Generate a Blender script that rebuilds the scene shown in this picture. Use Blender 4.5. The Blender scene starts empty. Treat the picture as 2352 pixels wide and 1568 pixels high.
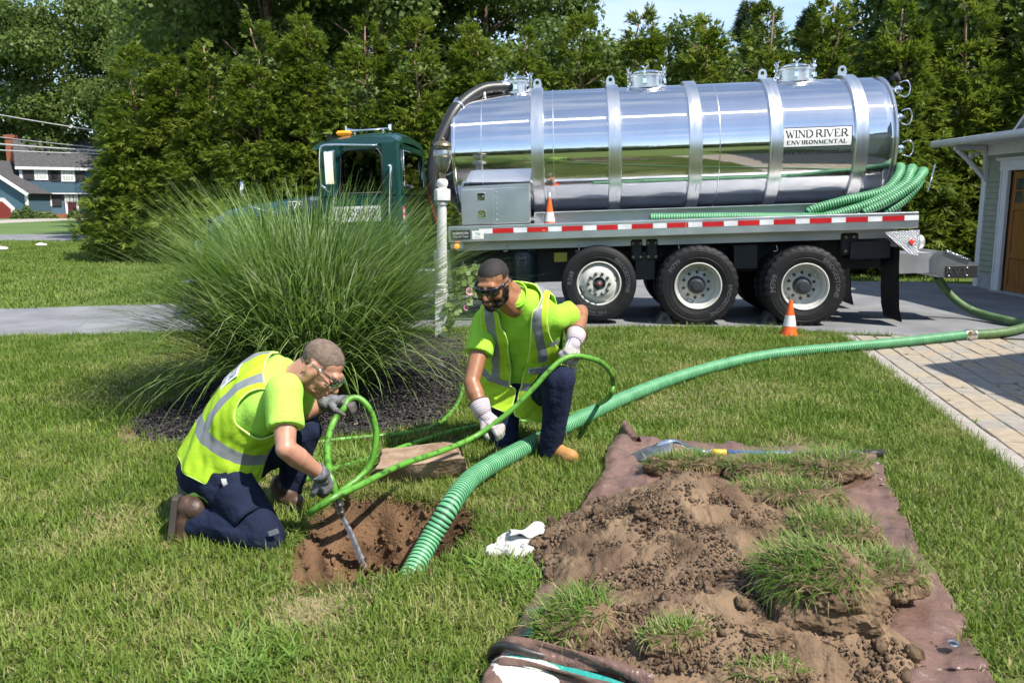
import bpy, bmesh, math, random
import numpy as np
from mathutils import Vector, Matrix, noise
random.seed(7); RNG = np.random.default_rng(11)
SC = bpy.context.scene; COL = SC.collection
R = math.radians; PI = math.pi

# ------------------------------------------------------------- camera, sky, sun, exposure
CAM_H = 1.58; CAM_T = math.atan(319/1937)
cd = bpy.data.cameras.new('camera'); cam = bpy.data.objects.new('camera', cd); COL.objects.link(cam)
cam.location = (0, 0, CAM_H); cam.rotation_euler = (PI/2 - CAM_T, 0, 0)
cd.sensor_width = 36; cd.lens = 1937/2352*36; cd.clip_start = 0.05; cd.clip_end = 600
cd.dof.use_dof = True; cd.dof.focus_distance = 5.0; cd.dof.aperture_fstop = 6.3
SC.camera = cam

SUN = Vector((0.46, -0.38, 0.80)).normalized()          # direction towards the sun
W = bpy.data.worlds.new('World'); SC.world = W; W.use_nodes = True
nt = W.node_tree; nt.nodes.clear()
out = nt.nodes.new('ShaderNodeOutputWorld'); bg = nt.nodes.new('ShaderNodeBackground')
sky = nt.nodes.new('ShaderNodeTexSky'); sky.sky_type = 'NISHITA'; sky.sun_disc = False
sky.sun_elevation = math.asin(SUN.z); sky.sun_rotation = math.atan2(SUN.x, SUN.y)
sky.air_density = 1.0; sky.dust_density = 0.4; sky.ozone_density = 2.2
tc = nt.nodes.new('ShaderNodeTexCoord')
mp = nt.nodes.new('ShaderNodeMapping'); mp.inputs['Scale'].default_value = (1.0, 1.0, 3.2)
nz = nt.nodes.new('ShaderNodeTexNoise'); nz.inputs['Scale'].default_value = 2.6; nz.inputs['Detail'].default_value = 9; nz.inputs['Roughness'].default_value = 0.58
cr = nt.nodes.new('ShaderNodeValToRGB'); cr.color_ramp.elements[0].position = 0.50; cr.color_ramp.elements[1].position = 0.80
cr.color_ramp.elements[0].color = (0.08, 0.08, 0.08, 1); cr.color_ramp.elements[1].color = (0.8, 0.8, 0.8, 1)
mx = nt.nodes.new('ShaderNodeMix'); mx.data_type = 'RGBA'
mx.inputs[7].default_value = (5.6, 5.9, 6.3, 1)
nt.links.new(tc.outputs['Generated'], mp.inputs[0]); nt.links.new(mp.outputs[0], nz.inputs['Vector'])
nt.links.new(nz.outputs['Fac'], cr.inputs[0]); nt.links.new(cr.outputs[0], mx.inputs[0])
nt.links.new(sky.outputs[0], mx.inputs[6]); nt.links.new(mx.outputs[2], bg.inputs[0])
bg.inputs[1].default_value = 0.14
nt.links.new(bg.outputs[0], out.inputs[0])
sl = bpy.data.lights.new('sun', 'SUN'); sl.energy = 5.0; sl.angle = R(0.53); sl.color = (1, 0.94, 0.83)
so = bpy.data.objects.new('sun', sl); COL.objects.link(so); so.location = (12, -6, 25)
so.rotation_euler = (-SUN).to_track_quat('-Z', 'Y').to_euler()
SC.view_settings.view_transform = 'Standard'; SC.view_settings.look = 'None'
SC.view_settings.exposure = 0.72; SC.view_settings.gamma = 1.0; SC.view_settings.use_curve_mapping = False
SC.cycles.max_bounces = 8; SC.cycles.transparent_max_bounces = 12; SC.cycles.transmission_bounces = 6
SC.cycles.caustics_reflective = False; SC.cycles.caustics_refractive = False
SC.cycles.use_denoising = True

# ------------------------------------------------------------- measuring helpers (photo laid out at 2352 x 1568)
def ray(u, v):
    x = (u-1176)/1937; y = -(v-784)/1937
    return Vector((x, math.cos(CAM_T) + y*math.sin(CAM_T), -math.sin(CAM_T) + y*math.cos(CAM_T)))
def at(u, v, z=0.0):
    r = ray(u, v); return Vector((0, 0, CAM_H)) + r*((z-CAM_H)/r.z)
def atY(u, v, Y):
    r = ray(u, v); return Vector((0, 0, CAM_H)) + r*(Y/r.y)
def poly_at(pts): return [(p.x, p.y) for p in (at(u, v) for u, v in pts)]

# ------------------------------------------------------------- materials
MATS = {}
def mat(name, col, rough=0.6, metal=0.0, var=0.12, vscale=6.0, col2=None, bump=0.0, bscale=60.0, spec=0.5, detail=4,
        trans=0.0, sheen=0.0, coat=0.0, aniso=0.0, obj=False, stretch=None, ramp=(0.35, 0.68), rvar=0.0):
    """procedural surface: base colour broken up by noise (optionally towards col2) plus fine bump"""
    if name in MATS: return MATS[name]
    m = bpy.data.materials.new(name); m.use_nodes = True; n = m.node_tree; b = n.nodes['Principled BSDF']
    b.inputs['Roughness'].default_value = rough; b.inputs['Metallic'].default_value = metal
    b.inputs['Specular IOR Level'].default_value = spec
    if coat: b.inputs['Coat Weight'].default_value = coat; b.inputs['Coat Roughness'].default_value = 0.06
    if sheen: b.inputs['Sheen Weight'].default_value = sheen
    if aniso: b.inputs['Anisotropic'].default_value = aniso
    if obj:
        g = n.nodes.new('ShaderNodeTexCoord'); src = g.outputs['Object']
    else:
        g = n.nodes.new('ShaderNodeNewGeometry'); src = g.outputs['Position']
    if stretch:
        mpp = n.nodes.new('ShaderNodeMapping'); mpp.inputs['Scale'].default_value = stretch
        n.links.new(src, mpp.inputs[0]); src = mpp.outputs[0]
    nz = n.nodes.new('ShaderNodeTexNoise'); nz.inputs['Scale'].default_value = vscale; nz.inputs['Detail'].default_value = detail
    n.links.new(src, nz.inputs['Vector'])
    r = n.nodes.new('ShaderNodeValToRGB'); r.color_ramp.elements[0].position = ramp[0]; r.color_ramp.elements[1].position = ramp[1]
    c = Vector(col[:3])
    c2 = Vector(col2[:3]) if col2 else c*(1-var)
    c1 = c if col2 else c*(1+var)
    r.color_ramp.elements[0].color = (*c2, 1); r.color_ramp.elements[1].color = (*c1, 1)
    n.links.new(nz.outputs['Fac'], r.inputs[0]); n.links.new(r.outputs[0], b.inputs['Base Color'])
    if rvar:
        mr = n.nodes.new('ShaderNodeMapRange'); mr.inputs[3].default_value = max(0, rough-rvar); mr.inputs[4].default_value = rough+rvar
        n.links.new(nz.outputs['Fac'], mr.inputs[0]); n.links.new(mr.outputs[0], b.inputs['Roughness'])
    if bump:
        nb = n.nodes.new('ShaderNodeTexNoise'); nb.inputs['Scale'].default_value = bscale; nb.inputs['Detail'].default_value = 5
        n.links.new(src, nb.inputs['Vector'])
        bp = n.nodes.new('ShaderNodeBump'); bp.inputs['Strength'].default_value = min(1, bump); bp.inputs['Distance'].default_value = 0.6/bscale
        n.links.new(nb.outputs['Fac'], bp.inputs['Height']); n.links.new(bp.outputs[0], b.inputs['Normal'])
    if trans:
        t = n.nodes.new('ShaderNodeBsdfTranslucent'); a = n.nodes.new('ShaderNodeMixShader'); a.inputs[0].default_value = trans
        n.links.new(r.outputs[0], t.inputs[0]); o = n.nodes['Material Output']
        n.links.new(b.outputs[0], a.inputs[1]); n.links.new(t.outputs[0], a.inputs[2]); n.links.new(a.outputs[0], o.inputs[0])
    MATS[name] = m; return m
def glass(name, col=(1, 1, 1), rough=0.0, alpha=0.25):
    """thin pane: mostly see-through with a clear reflection"""
    if name in MATS: return MATS[name]
    m = bpy.data.materials.new(name); m.use_nodes = True; n = m.node_tree; n.nodes.remove(n.nodes['Principled BSDF'])
    o = n.nodes['Material Output']; t = n.nodes.new('ShaderNodeBsdfTransparent'); t.inputs[0].default_value = (*col, 1)
    gl = n.nodes.new('ShaderNodeBsdfGlossy'); gl.inputs['Roughness'].default_value = rough
    fr = n.nodes.new('ShaderNodeFresnel'); fr.inputs[0].default_value = 1.5
    md = n.nodes.new('ShaderNodeMath'); md.operation = 'ADD'; md.inputs[1].default_value = alpha
    a = n.nodes.new('ShaderNodeMixShader'); n.links.new(fr.outputs[0], md.inputs[0]); n.links.new(md.outputs[0], a.inputs[0])
    n.links.new(t.outputs[0], a.inputs[1]); n.links.new(gl.outputs[0], a.inputs[2]); n.links.new(a.outputs[0], o.inputs[0])
    MATS[name] = m; return m
def emit(name, col, s):
    if name in MATS: return MATS[name]
    m = mat(name, col, 0.3); b = m.node_tree.nodes['Principled BSDF']
    b.inputs['Emission Color'].default_value = (*col, 1); b.inputs['Emission Strength'].default_value = s
    return m

# ------------------------------------------------------------- mesh builder
def frames(P):
    P = [Vector(p) for p in P]; n = len(P); T = []
    for i in range(n):
        a = P[max(0, i-1)]; b = P[min(n-1, i+1)]; d = b-a
        T.append(d.normalized() if d.length > 1e-9 else Vector((0, 0, 1)))
    ref = Vector((0, 0, 1)) if abs(T[0].z) < 0.9 else Vector((1, 0, 0))
    N = [(ref - T[0]*ref.dot(T[0])).normalized()]
    for i in range(1, n):
        v = N[-1] - T[i]*N[-1].dot(T[i]); N.append(v.normalized() if v.length > 1e-9 else N[-1])
    return P, T, N, [T[i].cross(N[i]) for i in range(n)]
def smooth_path(pts, n=8):
    """Catmull-Rom through the points"""
    P = [Vector(p) for p in pts]; P = [P[0]*2-P[1]] + P + [P[-1]*2-P[-2]]; o = []
    for i in range(1, len(P)-2):
        for k in range(n):
            t = k/n; a, b, c, d = P[i-1:i+3]
            o.append(0.5*((2*b) + (c-a)*t + (2*a-5*b+4*c-d)*t*t + (3*b-a-3*c+d)*t**3))
    o.append(P[-2]); return o
def resample(P, step):
    P = [Vector(p) for p in P]; L = [0]
    for a, b in zip(P, P[1:]): L.append(L[-1] + (b-a).length)
    n = max(2, int(L[-1]/step)); o = []; j = 0
    for i in range(n+1):
        s = L[-1]*i/n
        while j < len(P)-2 and L[j+1] < s: j += 1
        t = (s-L[j])/max(1e-9, L[j+1]-L[j]); o.append(P[j].lerp(P[j+1], min(1, t)))
    return o
class MB:
    def __init__(s): s.v = []; s.f = []; s.m = []; s.sm = []
    def add(s, V, F, mi=0, sm=True):
        b = len(s.v); s.v += [tuple(p) for p in V]
        for f in F: s.f.append([b+i for i in f]); s.m.append(mi); s.sm.append(sm)
        return s
    def box(s, c, d, mi=0, M=None, bev=0.0):
        x, y, z = d[0]/2, d[1]/2, d[2]/2; c = Vector(c)
        if not bev:
            V = [Vector((a*x, b*y, e*z)) for a in (-1, 1) for b in (-1, 1) for e in (-1, 1)]
            F = [(0, 1, 3, 2), (4, 6, 7, 5), (0, 4, 5, 1), (2, 3, 7, 6), (0, 2, 6, 4), (1, 5, 7, 3)]
        else:
            bev = min(bev, x*.9, y*.9, z*.9); V = []; F = []; idx = {}
            for a in (-1, 1):
                for b in (-1, 1):
                    for e in (-1, 1):
                        for ax in range(3):
                            q = [a*(x-bev), b*(y-bev), e*(z-bev)]; q[ax] += (a, b, e)[ax]*bev
                            idx[(a, b, e, ax)] = len(V); V.append(Vector(q))
            for ax in range(3):
                o1, o2 = [(1, 2), (0, 2), (0, 1)][ax]
                for sg in (-1, 1):
                    q = []
                    for p, r in ((-1, -1), (1, -1), (1, 1), (-1, 1)):
                        k = [0, 0, 0]; k[ax] = sg; k[o1] = p; k[o2] = r; q.append(idx[(*k, ax)])
                    F.append(q)
            for ax in range(3):
                o1, o2 = [(1, 2), (0, 2), (0, 1)][ax]
                for p in (-1, 1):
                    for r in (-1, 1):
                        k0 = [0]*3; k1 = [0]*3; k0[ax] = -1; k1[ax] = 1; k0[o1] = k1[o1] = p; k0[o2] = k1[o2] = r
                        F.append([idx[(*k0, o1)], idx[(*k1, o1)], idx[(*k1, o2)], idx[(*k0, o2)]])
            for a in (-1, 1):
                for b in (-1, 1):
                    for e in (-1, 1): F.append([idx[(a, b, e, q)] for q in range(3)])
        V = [(M @ p if M else p) + c for p in V]
        return s.add(V, F, mi, False)
    def tube(s, P, r, n=8, mi=0, cap=True, sm=True, flat=1.0, mfun=None):
        P, T, N, B = frames(P); V = []; F = []
        for i, p in enumerate(P):
            q = r[i] if hasattr(r, '__len__') else r
            for k in range(n):
                a = 2*PI*k/n; V.append(p + N[i]*(math.cos(a)*q) + B[i]*(math.sin(a)*q*flat))
        b = len(s.v); s.v += [tuple(p) for p in V]
        for i in range(len(P)-1):
            for k in range(n):
                k2 = (k+1) % n; s.f.append([b+i*n+k, b+i*n+k2, b+(i+1)*n+k2, b+(i+1)*n+k]); s.m.append(mfun(i) if mfun else mi); s.sm.append(sm)
        if cap:
            s.f.append([b+k for k in reversed(range(n))]); s.m.append(mi); s.sm.append(False)
            s.f.append([b+(len(P)-1)*n+k for k in range(n)]); s.m.append(mi); s.sm.append(False)
        return s
    def bar(s, a, b, r, n=8, mi=0): return s.tube([a, b], r, n, mi)
    def lathe(s, prof, n=24, mi=0, M=None, sm=True, mfun=None, a0=0, a1=2*PI):
        full = abs(a1-a0-2*PI) < 1e-6; nn = n if full else n+1; b = len(s.v)
        for (r, z) in prof:
            for k in range(nn):
                a = a0+(a1-a0)*k/n; p = Vector((r*math.cos(a), r*math.sin(a), z)); s.v.append(tuple(M @ p if M else p))
        for i in range(len(prof)-1):
            for k in range(n):
                k2 = (k+1) % nn; s.f.append([b+i*nn+k, b+i*nn+k2, b+(i+1)*nn+k2, b+(i+1)*nn+k]); s.m.append(mfun(i) if mfun else mi); s.sm.append(sm)
        return s
    def prism(s, poly, h, M=None, mi=0):
        """polygon in xy, from z=0 to z=h, then transformed"""
        n = len(poly); V = [Vector((x, y, 0)) for x, y in poly] + [Vector((x, y, h)) for x, y in poly]
        if M: V = [M @ p for p in V]
        F = [list(reversed(range(n))), list(range(n, 2*n))] + [[i, (i+1) % n, n+(i+1) % n, n+i] for i in range(n)]
        return s.add(V, F, mi, False)
    def grid(s, P, mi=0, cu=False, cv=False, sm=True, mfun=None):
        nu = len(P); nv = len(P[0]); b = len(s.v)
        for row in P: s.v += [tuple(p) for p in row]
        for i in range(nu if cu else nu-1):
            for j in range(nv if cv else nv-1):
                i2 = (i+1) % nu; j2 = (j+1) % nv
                s.f.append([b+i*nv+j, b+i2*nv+j, b+i2*nv+j2, b+i*nv+j2]); s.m.append(mfun(i, j) if mfun else mi); s.sm.append(sm)
        return s
    def ell(s, c, r, M=None, n=16, k=10, mi=0):
        c = Vector(c); V = []; F = []
        if not hasattr(r, '__len__'): r = (r, r, r)
        for i in range(k+1):
            t = PI*i/k
            for j in range(n):
                a = 2*PI*j/n; p = Vector((r[0]*math.sin(t)*math.cos(a), r[1]*math.sin(t)*math.sin(a), r[2]*math.cos(t)))
                V.append((M @ p if M else p) + c)
        for i in range(k):
            for j in range(n): F.append([i*n+j, (i+1)*n+j, (i+1)*n+(j+1) % n, i*n+(j+1) % n])
        return s.add(V, F, mi)
    def cone(s, a, b, ra, rb, n=14, mi=0):
        """tapered capsule"""
        a = Vector(a); b = Vector(b); d = (b-a).normalized(); P = []; Q = []
        for t in (-0.98, -0.8, -0.45): P.append(a + d*ra*t); Q.append(ra*math.sqrt(1-t*t))
        P += [a, b]; Q += [ra, rb]
        for t in (0.45, 0.8, 0.98): P.append(b + d*rb*t); Q.append(rb*math.sqrt(1-t*t))
        return s.tube(P, Q, n, mi)
    def mesh(s, name, mats, smooth=None):
        me = bpy.data.meshes.new(name); me.from_pydata(s.v, [], s.f)
        if not isinstance(mats, (list, tuple)): mats = [mats]
        for m in mats: me.materials.append(m)
        if len(mats) > 1: me.polygons.foreach_set('material_index', s.m)
        me.polygons.foreach_set('use_smooth', s.sm)
        if smooth is not None:
            me.polygons.foreach_set('use_smooth', [True]*len(s.f)); me.set_sharp_from_angle(angle=R(smooth))
        me.update(); return me
    def build(s, name, mats, parent=None, smooth=None, loc=None, rot=None):
        o = bpy.data.objects.new(name, s.mesh(name, mats, smooth)); COL.objects.link(o)
        if parent is not None: o.parent = parent
        if loc is not None: o.location = loc
        if rot is not None: o.rotation_euler = rot
        return o
def tag(o, label=None, cat=None, group=None, kind=None):
    if label: o['label'] = label
    if cat: o['category'] = cat
    if group: o['group'] = group
    if kind: o['kind'] = kind
    return o
def thing(name, label, cat, loc=(0, 0, 0), rotz=0.0, group=None):
    o = bpy.data.objects.new(name, None); COL.objects.link(o); o.empty_display_size = 0.1
    o.location = loc; o.rotation_euler = (0, 0, rotz); return tag(o, label, cat, group)
def link(o, name, parent=None, loc=None, rot=None, scale=None):
    """another object sharing the mesh of o"""
    c = bpy.data.objects.new(name, o if isinstance(o, bpy.types.Mesh) else o.data); COL.objects.link(c)
    if parent is not None: c.parent = parent
    if loc is not None: c.location = loc
    if rot is not None: c.rotation_euler = rot
    if scale is not None: c.scale = scale if hasattr(scale, '__len__') else (scale,)*3
    return c
def copy_tree(o, parent=None):
    c = o.copy(); COL.objects.link(c)
    if parent is not None: c.parent = parent
    for ch in list(o.children): copy_tree(ch, c)
    return c
def text_mesh(txt, size, depth=0.0, sx=1.0, spacing=1.0):
    """lettering as a mesh lying in xy, centred"""
    cu = bpy.data.curves.new('lettering', 'FONT'); cu.body = txt; cu.size = size; cu.extrude = depth
    cu.align_x = 'CENTER'; cu.align_y = 'CENTER'; cu.resolution_u = 2; cu.space_character = spacing
    o = bpy.data.objects.new('lettering', cu); COL.objects.link(o)
    dg = bpy.context.evaluated_depsgraph_get(); me = bpy.data.meshes.new_from_object(o.evaluated_get(dg))
    bpy.data.objects.remove(o); bpy.data.curves.remove(cu)
    if sx != 1: me.transform(Matrix.Diagonal((sx, 1, 1, 1)))
    return me
def text(txt, size, m, parent, M, depth=0.0, sx=1.0, name='lettering', warp=None, spacing=1.0):
    me = text_mesh(txt, size, depth, sx, spacing)
    if warp:
        for v in me.vertices: v.co = warp(v.co)
    else: me.transform(M)
    me.materials.clear(); me.materials.append(m)
    o = bpy.data.objects.new(name, me); COL.objects.link(o); o.parent = parent; return o
def inside(x, y, poly):
    """numpy even-odd test"""
    c = np.zeros(len(x), bool); n = len(poly)
    for i in range(n):
        x1, y1 = poly[i]; x2, y2 = poly[(i+1) % n]
        if y1 == y2: continue
        k = ((y1 > y) != (y2 > y)) & (x < (x2-x1)*(y-y1)/(y2-y1)+x1); c ^= k
    return c
def inpoly(x, y, poly): return bool(inside(np.array([x]), np.array([y]), poly)[0])
def shell(name, mb, voxel, m, parent=None, smooth_it=6, fold=None):
    """melt overlapping shapes into one continuous surface"""
    me = mb.mesh(name, m); o = bpy.data.objects.new(name, me); COL.objects.link(o)
    md = o.modifiers.new('r', 'REMESH'); md.mode = 'VOXEL'; md.voxel_size = voxel; md.use_smooth_shade = True
    if smooth_it:
        s = o.modifiers.new('s', 'SMOOTH'); s.factor = 0.5; s.iterations = smooth_it
    dg = bpy.context.evaluated_depsgraph_get(); ev = o.evaluated_get(dg); me2 = bpy.data.meshes.new_from_object(ev)
    o.modifiers.clear(); o.data = me2; bpy.data.meshes.remove(me); me2.name = name
    me2.materials.clear()
    for q in (m if isinstance(m, (list, tuple)) else [m]): me2.materials.append(q)
    if fold:
        co = [v.co + v.normal*fold(v.co, v.normal) for v in me2.vertices]
        for v, c in zip(me2.vertices, co): v.co = c
    me2.polygons.foreach_set('use_smooth', [True]*len(me2.polygons)); me2.update()
    if parent is not None: o.parent = parent
    return o
# ============================================================= THE GROUND
PIT = poly_at([(652,1332),(662,1285),(690,1235),(706,1190),(745,1160),(800,1146),(870,1140),(960,1152),(1040,1166),(1098,1178),(1094,1225),(1050,1275),(985,1308),(930,1328),(850,1334),(760,1346),(700,1352)])
MULCH = poly_at([(296,975),(318,1005),(345,1022),(440,1024),(560,1030),(720,1014),(870,1004),(960,994),(1020,972),(1056,930),(1070,880),(1076,820),(1070,775),(1030,764),(960,772),(800,800),(600,840),(470,890),(400,925),(340,955)])
TARP = poly_at([(1428,1014),(1398,1042),(1385,1092),(1352,1150),(1300,1245),(1252,1335),(1170,1490),(1128,1560),(1100,1640),(2310,1640),(2262,1560),(2200,1420),(2112,1280),(2040,1125),(2015,1068),(1985,1062),(1740,1040)])
DRIVE = [(-70,8.2),(-12,9.35),(-6,9.87),(-4,10.12),(0,10.62),(3.3,10.62),(3.93,10.1),(6.0,9.72),(9.2,9.0),(9.2,16.2),(8.2,16.9),(6.8,17.0),(4.5,17.5),(2.2,17.6),(0.2,16.6),(-2,15.0),(-5,13.25),(-7.6,12.55),(-14,11.9),(-70,11.2)]
PA, PB = Vector((3.93,10.04,0)), Vector((2.93,4.7,0))
PD = (PB-PA).normalized(); PN = Vector((-PD.y, PD.x, 0)); PN = PN if PN.x > 0 else -PN
PAVE = [(3.93,10.06),(2.93,4.7),(2.6,3.0),(7.2,3.0),(9.2,9.0),(6.0,9.74)]
BLOCK = poly_at([(848,1115),(1070,1105),(1065,1010),(870,1030)])
GARAGE_X = 8.72

def pdist(x, y, poly):
    P = np.array(poly); d = np.full(len(x), 1e9)
    for i in range(len(P)):
        a = P[i]; b = P[(i+1) % len(P)]; e = b-a; L = (e**2).sum()
        t = np.clip(((x-a[0])*e[0]+(y-a[1])*e[1])/L, 0, 1)
        d = np.minimum(d, np.hypot(x-a[0]-t*e[0], y-a[1]-t*e[1]))
    return d
def pit_z(x, y):
    i = inside(x, y, PIT); d = pdist(x, y, PIT)
    t = np.clip(d/0.30, 0, 1); s = t*t*(3-2*t)*0.55 + t*0.45
    return np.where(i, -0.60*s, 0.0)

m_lawn = mat('lawn_soil', (0.070,0.130,0.026), 0.95, col2=(0.115,0.135,0.040), vscale=3.2, bump=0.9, bscale=55, detail=8, ramp=(0.3,0.72), spec=0.1)
def soil_mat(name, c1, c2, sc=9.0, bump=1.0, bs=60):
    return mat(name, c1, 0.92, col2=c2, vscale=sc, detail=9, bump=bump, bscale=bs, spec=0.15, ramp=(0.32,0.66))
m_soil = soil_mat('pit_soil', (0.185,0.108,0.060), (0.062,0.036,0.021), 5)
# lawn: fine near the pit, coarse elsewhere
gx0, gx1, gy0, gy1 = -1.4, 0.2, 3.05, 4.75; st = 0.02
b = MB(); nx = int(round((gx1-gx0)/st)); ny = int(round((gy1-gy0)/st))
XX, YY = np.meshgrid(np.linspace(gx0, gx1, nx+1), np.linspace(gy0, gy1, ny+1), indexing='ij')
zz = pit_z(XX.ravel(), YY.ravel()).reshape(XX.shape)
P = []
for i in range(nx+1):
    row = []
    for j in range(ny+1):
        x, y, z = XX[i, j], YY[i, j], zz[i, j]
        if z < -0.01:
            q = Vector((x*7, y*7, z*7)); w = min(1, -z/0.08)
            n1 = noise.fractal(q, 0.9, 2.1, 4); n2 = abs(noise.noise(q*3.7))
            z += w*(0.050*n1 - 0.03*n2); x += w*0.030*noise.noise(q*1.3+Vector((9,0,0))); y += w*0.030*noise.noise(q*1.3+Vector((0,9,0)))
        row.append((x, y, z))
    P.append(row)
b.grid(P, mfun=lambda i, j: 1 if zz[i, j] < -0.004 or zz[i+1, j+1] < -0.004 else 0)
def patch(b, x0, x1, y0, y1, z=0.0, mi=0): b.add([(x0,y0,z),(x1,y0,z),(x1,y1,z),(x0,y1,z)], [(0,1,2,3)], mi, False)
patch(b, -250, 250, -200, gy0); patch(b, -250, gx0, gy0, gy1); patch(b, gx1, 250, gy0, gy1); patch(b, -250, 250, gy1, 34.9)
patch(b, -250, 250, 34.9, 330)
tag(b.build('lawn', [m_lawn, m_soil]), kind='structure')
def grow_poly(P, k):
    cx = sum(p[0] for p in P)/len(P); cy = sum(p[1] for p in P)/len(P); return [(cx+(x-cx)*k, cy+(y-cy)*k) for x, y in P]
PIT_CLEAR = grow_poly(PIT, 1.05); BLOCK_CLEAR = grow_poly(BLOCK, 1.12)

# crumbs and roots of soil on the pit walls
m_clod = soil_mat('clod_soil', (0.165,0.112,0.072), (0.06,0.039,0.026), 18)
def clod_mesh(seed, rough=0.35, sub=2):
    bm = bmesh.new(); bmesh.ops.create_icosphere(bm, subdivisions=sub, radius=1.0)
    for v in bm.verts: v.co *= 1 + rough*noise.noise(v.co*1.6+Vector((seed*7.1, 0, 0))) + 0.15*noise.noise(v.co*4+Vector((seed, 3, 0)))
    me = bpy.data.meshes.new('clod'); bm.to_mesh(me); bm.free(); me.materials.append(m_clod); return me
CLODS = [clod_mesh(i) for i in range(4)]
SM_CLODS = [clod_mesh(i+10, 0.4, 1) for i in range(4)]
def scatter_merge(name, meshes, items, m):
    """many tiny pieces as one mesh; items = (which, matrix)"""
    V = []; F = []; base = 0
    data = []
    for me in meshes:
        vv = np.empty(len(me.vertices)*3); me.vertices.foreach_get('co', vv); data.append((vv.reshape(-1, 3), [list(p.vertices) for p in me.polygons]))
    for k, M in items:
        vv, ff = data[k]; A = np.array(M)[:3]
        V.append(vv @ A[:, :3].T + A[:, 3]); F += [[base+i for i in f] for f in ff]; base += len(vv)
    me = bpy.data.meshes.new(name); me.from_pydata(np.concatenate(V).tolist(), [], F); me.materials.append(m)
    me.polygons.foreach_set('use_smooth', [True]*len(F)); me.update()
    o = bpy.data.objects.new(name, me); COL.objects.link(o); return o
def rnd_rot(): return Matrix.Rotation(random.uniform(0, 6.28), 4, 'Z') @ Matrix.Rotation(random.uniform(0, 3.14), 4, 'X') @ Matrix.Rotation(random.uniform(0, 3.14), 4, 'Y')
def T(x, y, z): return Matrix.Translation((x, y, z))
def S3(a, b=None, c=None): return Matrix.Diagonal((a, b or a, c or a, 1))
it = []
while len(it) < 1500:
    x = random.uniform(-1.15, 0.0); y = random.uniform(3.2, 4.6)
    z = float(pit_z(np.array([x]), np.array([y]))[0])
    edge = float(pdist(np.array([x]), np.array([y]), PIT)[0])
    if z < -0.01 or edge < 0.05:
        s = random.choice((0.006, 0.008, 0.010, 0.014, 0.02)) * random.uniform(0.7, 1.2)
        it.append((random.randrange(4), T(x, y, z+0.003) @ rnd_rot() @ S3(s, s*random.uniform(.6, 1), s*random.uniform(.5, 1))))
WORN = poly_at([(655,1392),(690,1372),(735,1378),(770,1362),(800,1372),(785,1400),(740,1418),(715,1440),(668,1432)])
tag(scatter_merge('pit_soil_crumbs', SM_CLODS, it, m_soil), kind='stuff')

def sheet(name, poly, z, m, kind='structure'):
    bm = bmesh.new(); f = bm.faces.new([bm.verts.new((x, y, z)) for x, y in poly]); f.normal_update()
    if f.normal.z < 0: f.normal_flip()
    bmesh.ops.triangulate(bm, faces=[f]); me = bpy.data.meshes.new(name); bm.to_mesh(me); bm.free(); me.materials.append(m)
    o = bpy.data.objects.new(name, me); COL.objects.link(o); return tag(o, kind=kind)
m_asph = mat('asphalt', (0.225,0.23,0.245), 0.85, col2=(0.155,0.158,0.17), vscale=1.6, detail=12, bump=0.7, bscale=160, spec=0.3)
m_conc = mat('drive_concrete', (0.40,0.37,0.33), 0.9, col2=(0.30,0.28,0.25), vscale=0.8, detail=8, bump=0.3, bscale=40)
sheet('driveway', DRIVE, 0.012, m_asph)
sheet('street', [(-250,35.2),(250,33.0),(250,41.0),(-250,43.6)], 0.012, m_asph)
sheet('neighbour_driveway', [(-38.5,43.5),(-29.2,43.4),(-34.5,52),(-38.2,58),(-40.5,84.0),(-46.5,84.2),(-46,58)], 0.016, m_conc)

# pavers
m_lawn2 = mat('far_lawn', (0.10,0.165,0.035), 0.9, col2=(0.065,0.12,0.025), vscale=.25)
sheet('far_lawn', [(-250,43.8),(250,41.2),(250,300),(-250,300)], 0.008, m_lawn2)
patio = sheet('paver_patio', [(3.93,10.06),(2.93,4.7),(2.6,3.0),(6.2,3.0),(6.2,7.6),(9.2,9.0),(6.0,9.74)], 0.004, soil_mat('joint_sand', (0.10,0.085,0.06), (0.05,0.045,0.035), 12))
PAVM = [mat('paver_%d' % i, c, 0.88, col2=[q*0.78 for q in c], vscale=14, detail=10, bump=0.5, bscale=130, spec=0.25) for i, c in
        enumerate([(0.35,0.295,0.230),(0.315,0.285,0.245),(0.36,0.30,0.225),(0.30,0.275,0.245),(0.335,0.30,0.25)])]
m_pavb = mat('paver_border', (0.36,0.33,0.30), 0.9, col2=(0.28,0.255,0.235), vscale=14, detail=10, bump=0.5, bscale=130, spec=0.25)
pav = []
n = 0.0; row = 0
def put_paver(n0, w, s0, L, m, rowi):
    c = PA + PD*(s0+L/2) + PN*(n0+w/2)
    if not inpoly(c.x, c.y, [(3.94,9.93),(2.87,4.3),(2.6,3.05),(6.1,3.05),(6.1,7.8),(9.1,8.9),(6.0,9.62)]): return
    pav.append((c, w, L, m))
s0 = 0.0
while s0 < 7.2: put_paver(0.015, 0.155, s0, 0.30, m_pavb, -1); s0 += 0.305
n = 0.178
while n < 6.2:
    s0 = random.uniform(-0.3, 0)-2.0
    while s0 < 8.5:
        L = random.choice((0.17, 0.25, 0.25, 0.33)); put_paver(n, 0.196, s0, L, random.choice(PAVM), row); s0 += L+0.006
    n += 0.203; row += 1
pav.sort(key=lambda q: (q[0].x/q[0].y > 0.66 or q[0].y < 4.4, q[0].length))
ang = math.atan2(PD.y, PD.x); rest = MB(); cache = {}
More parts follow.
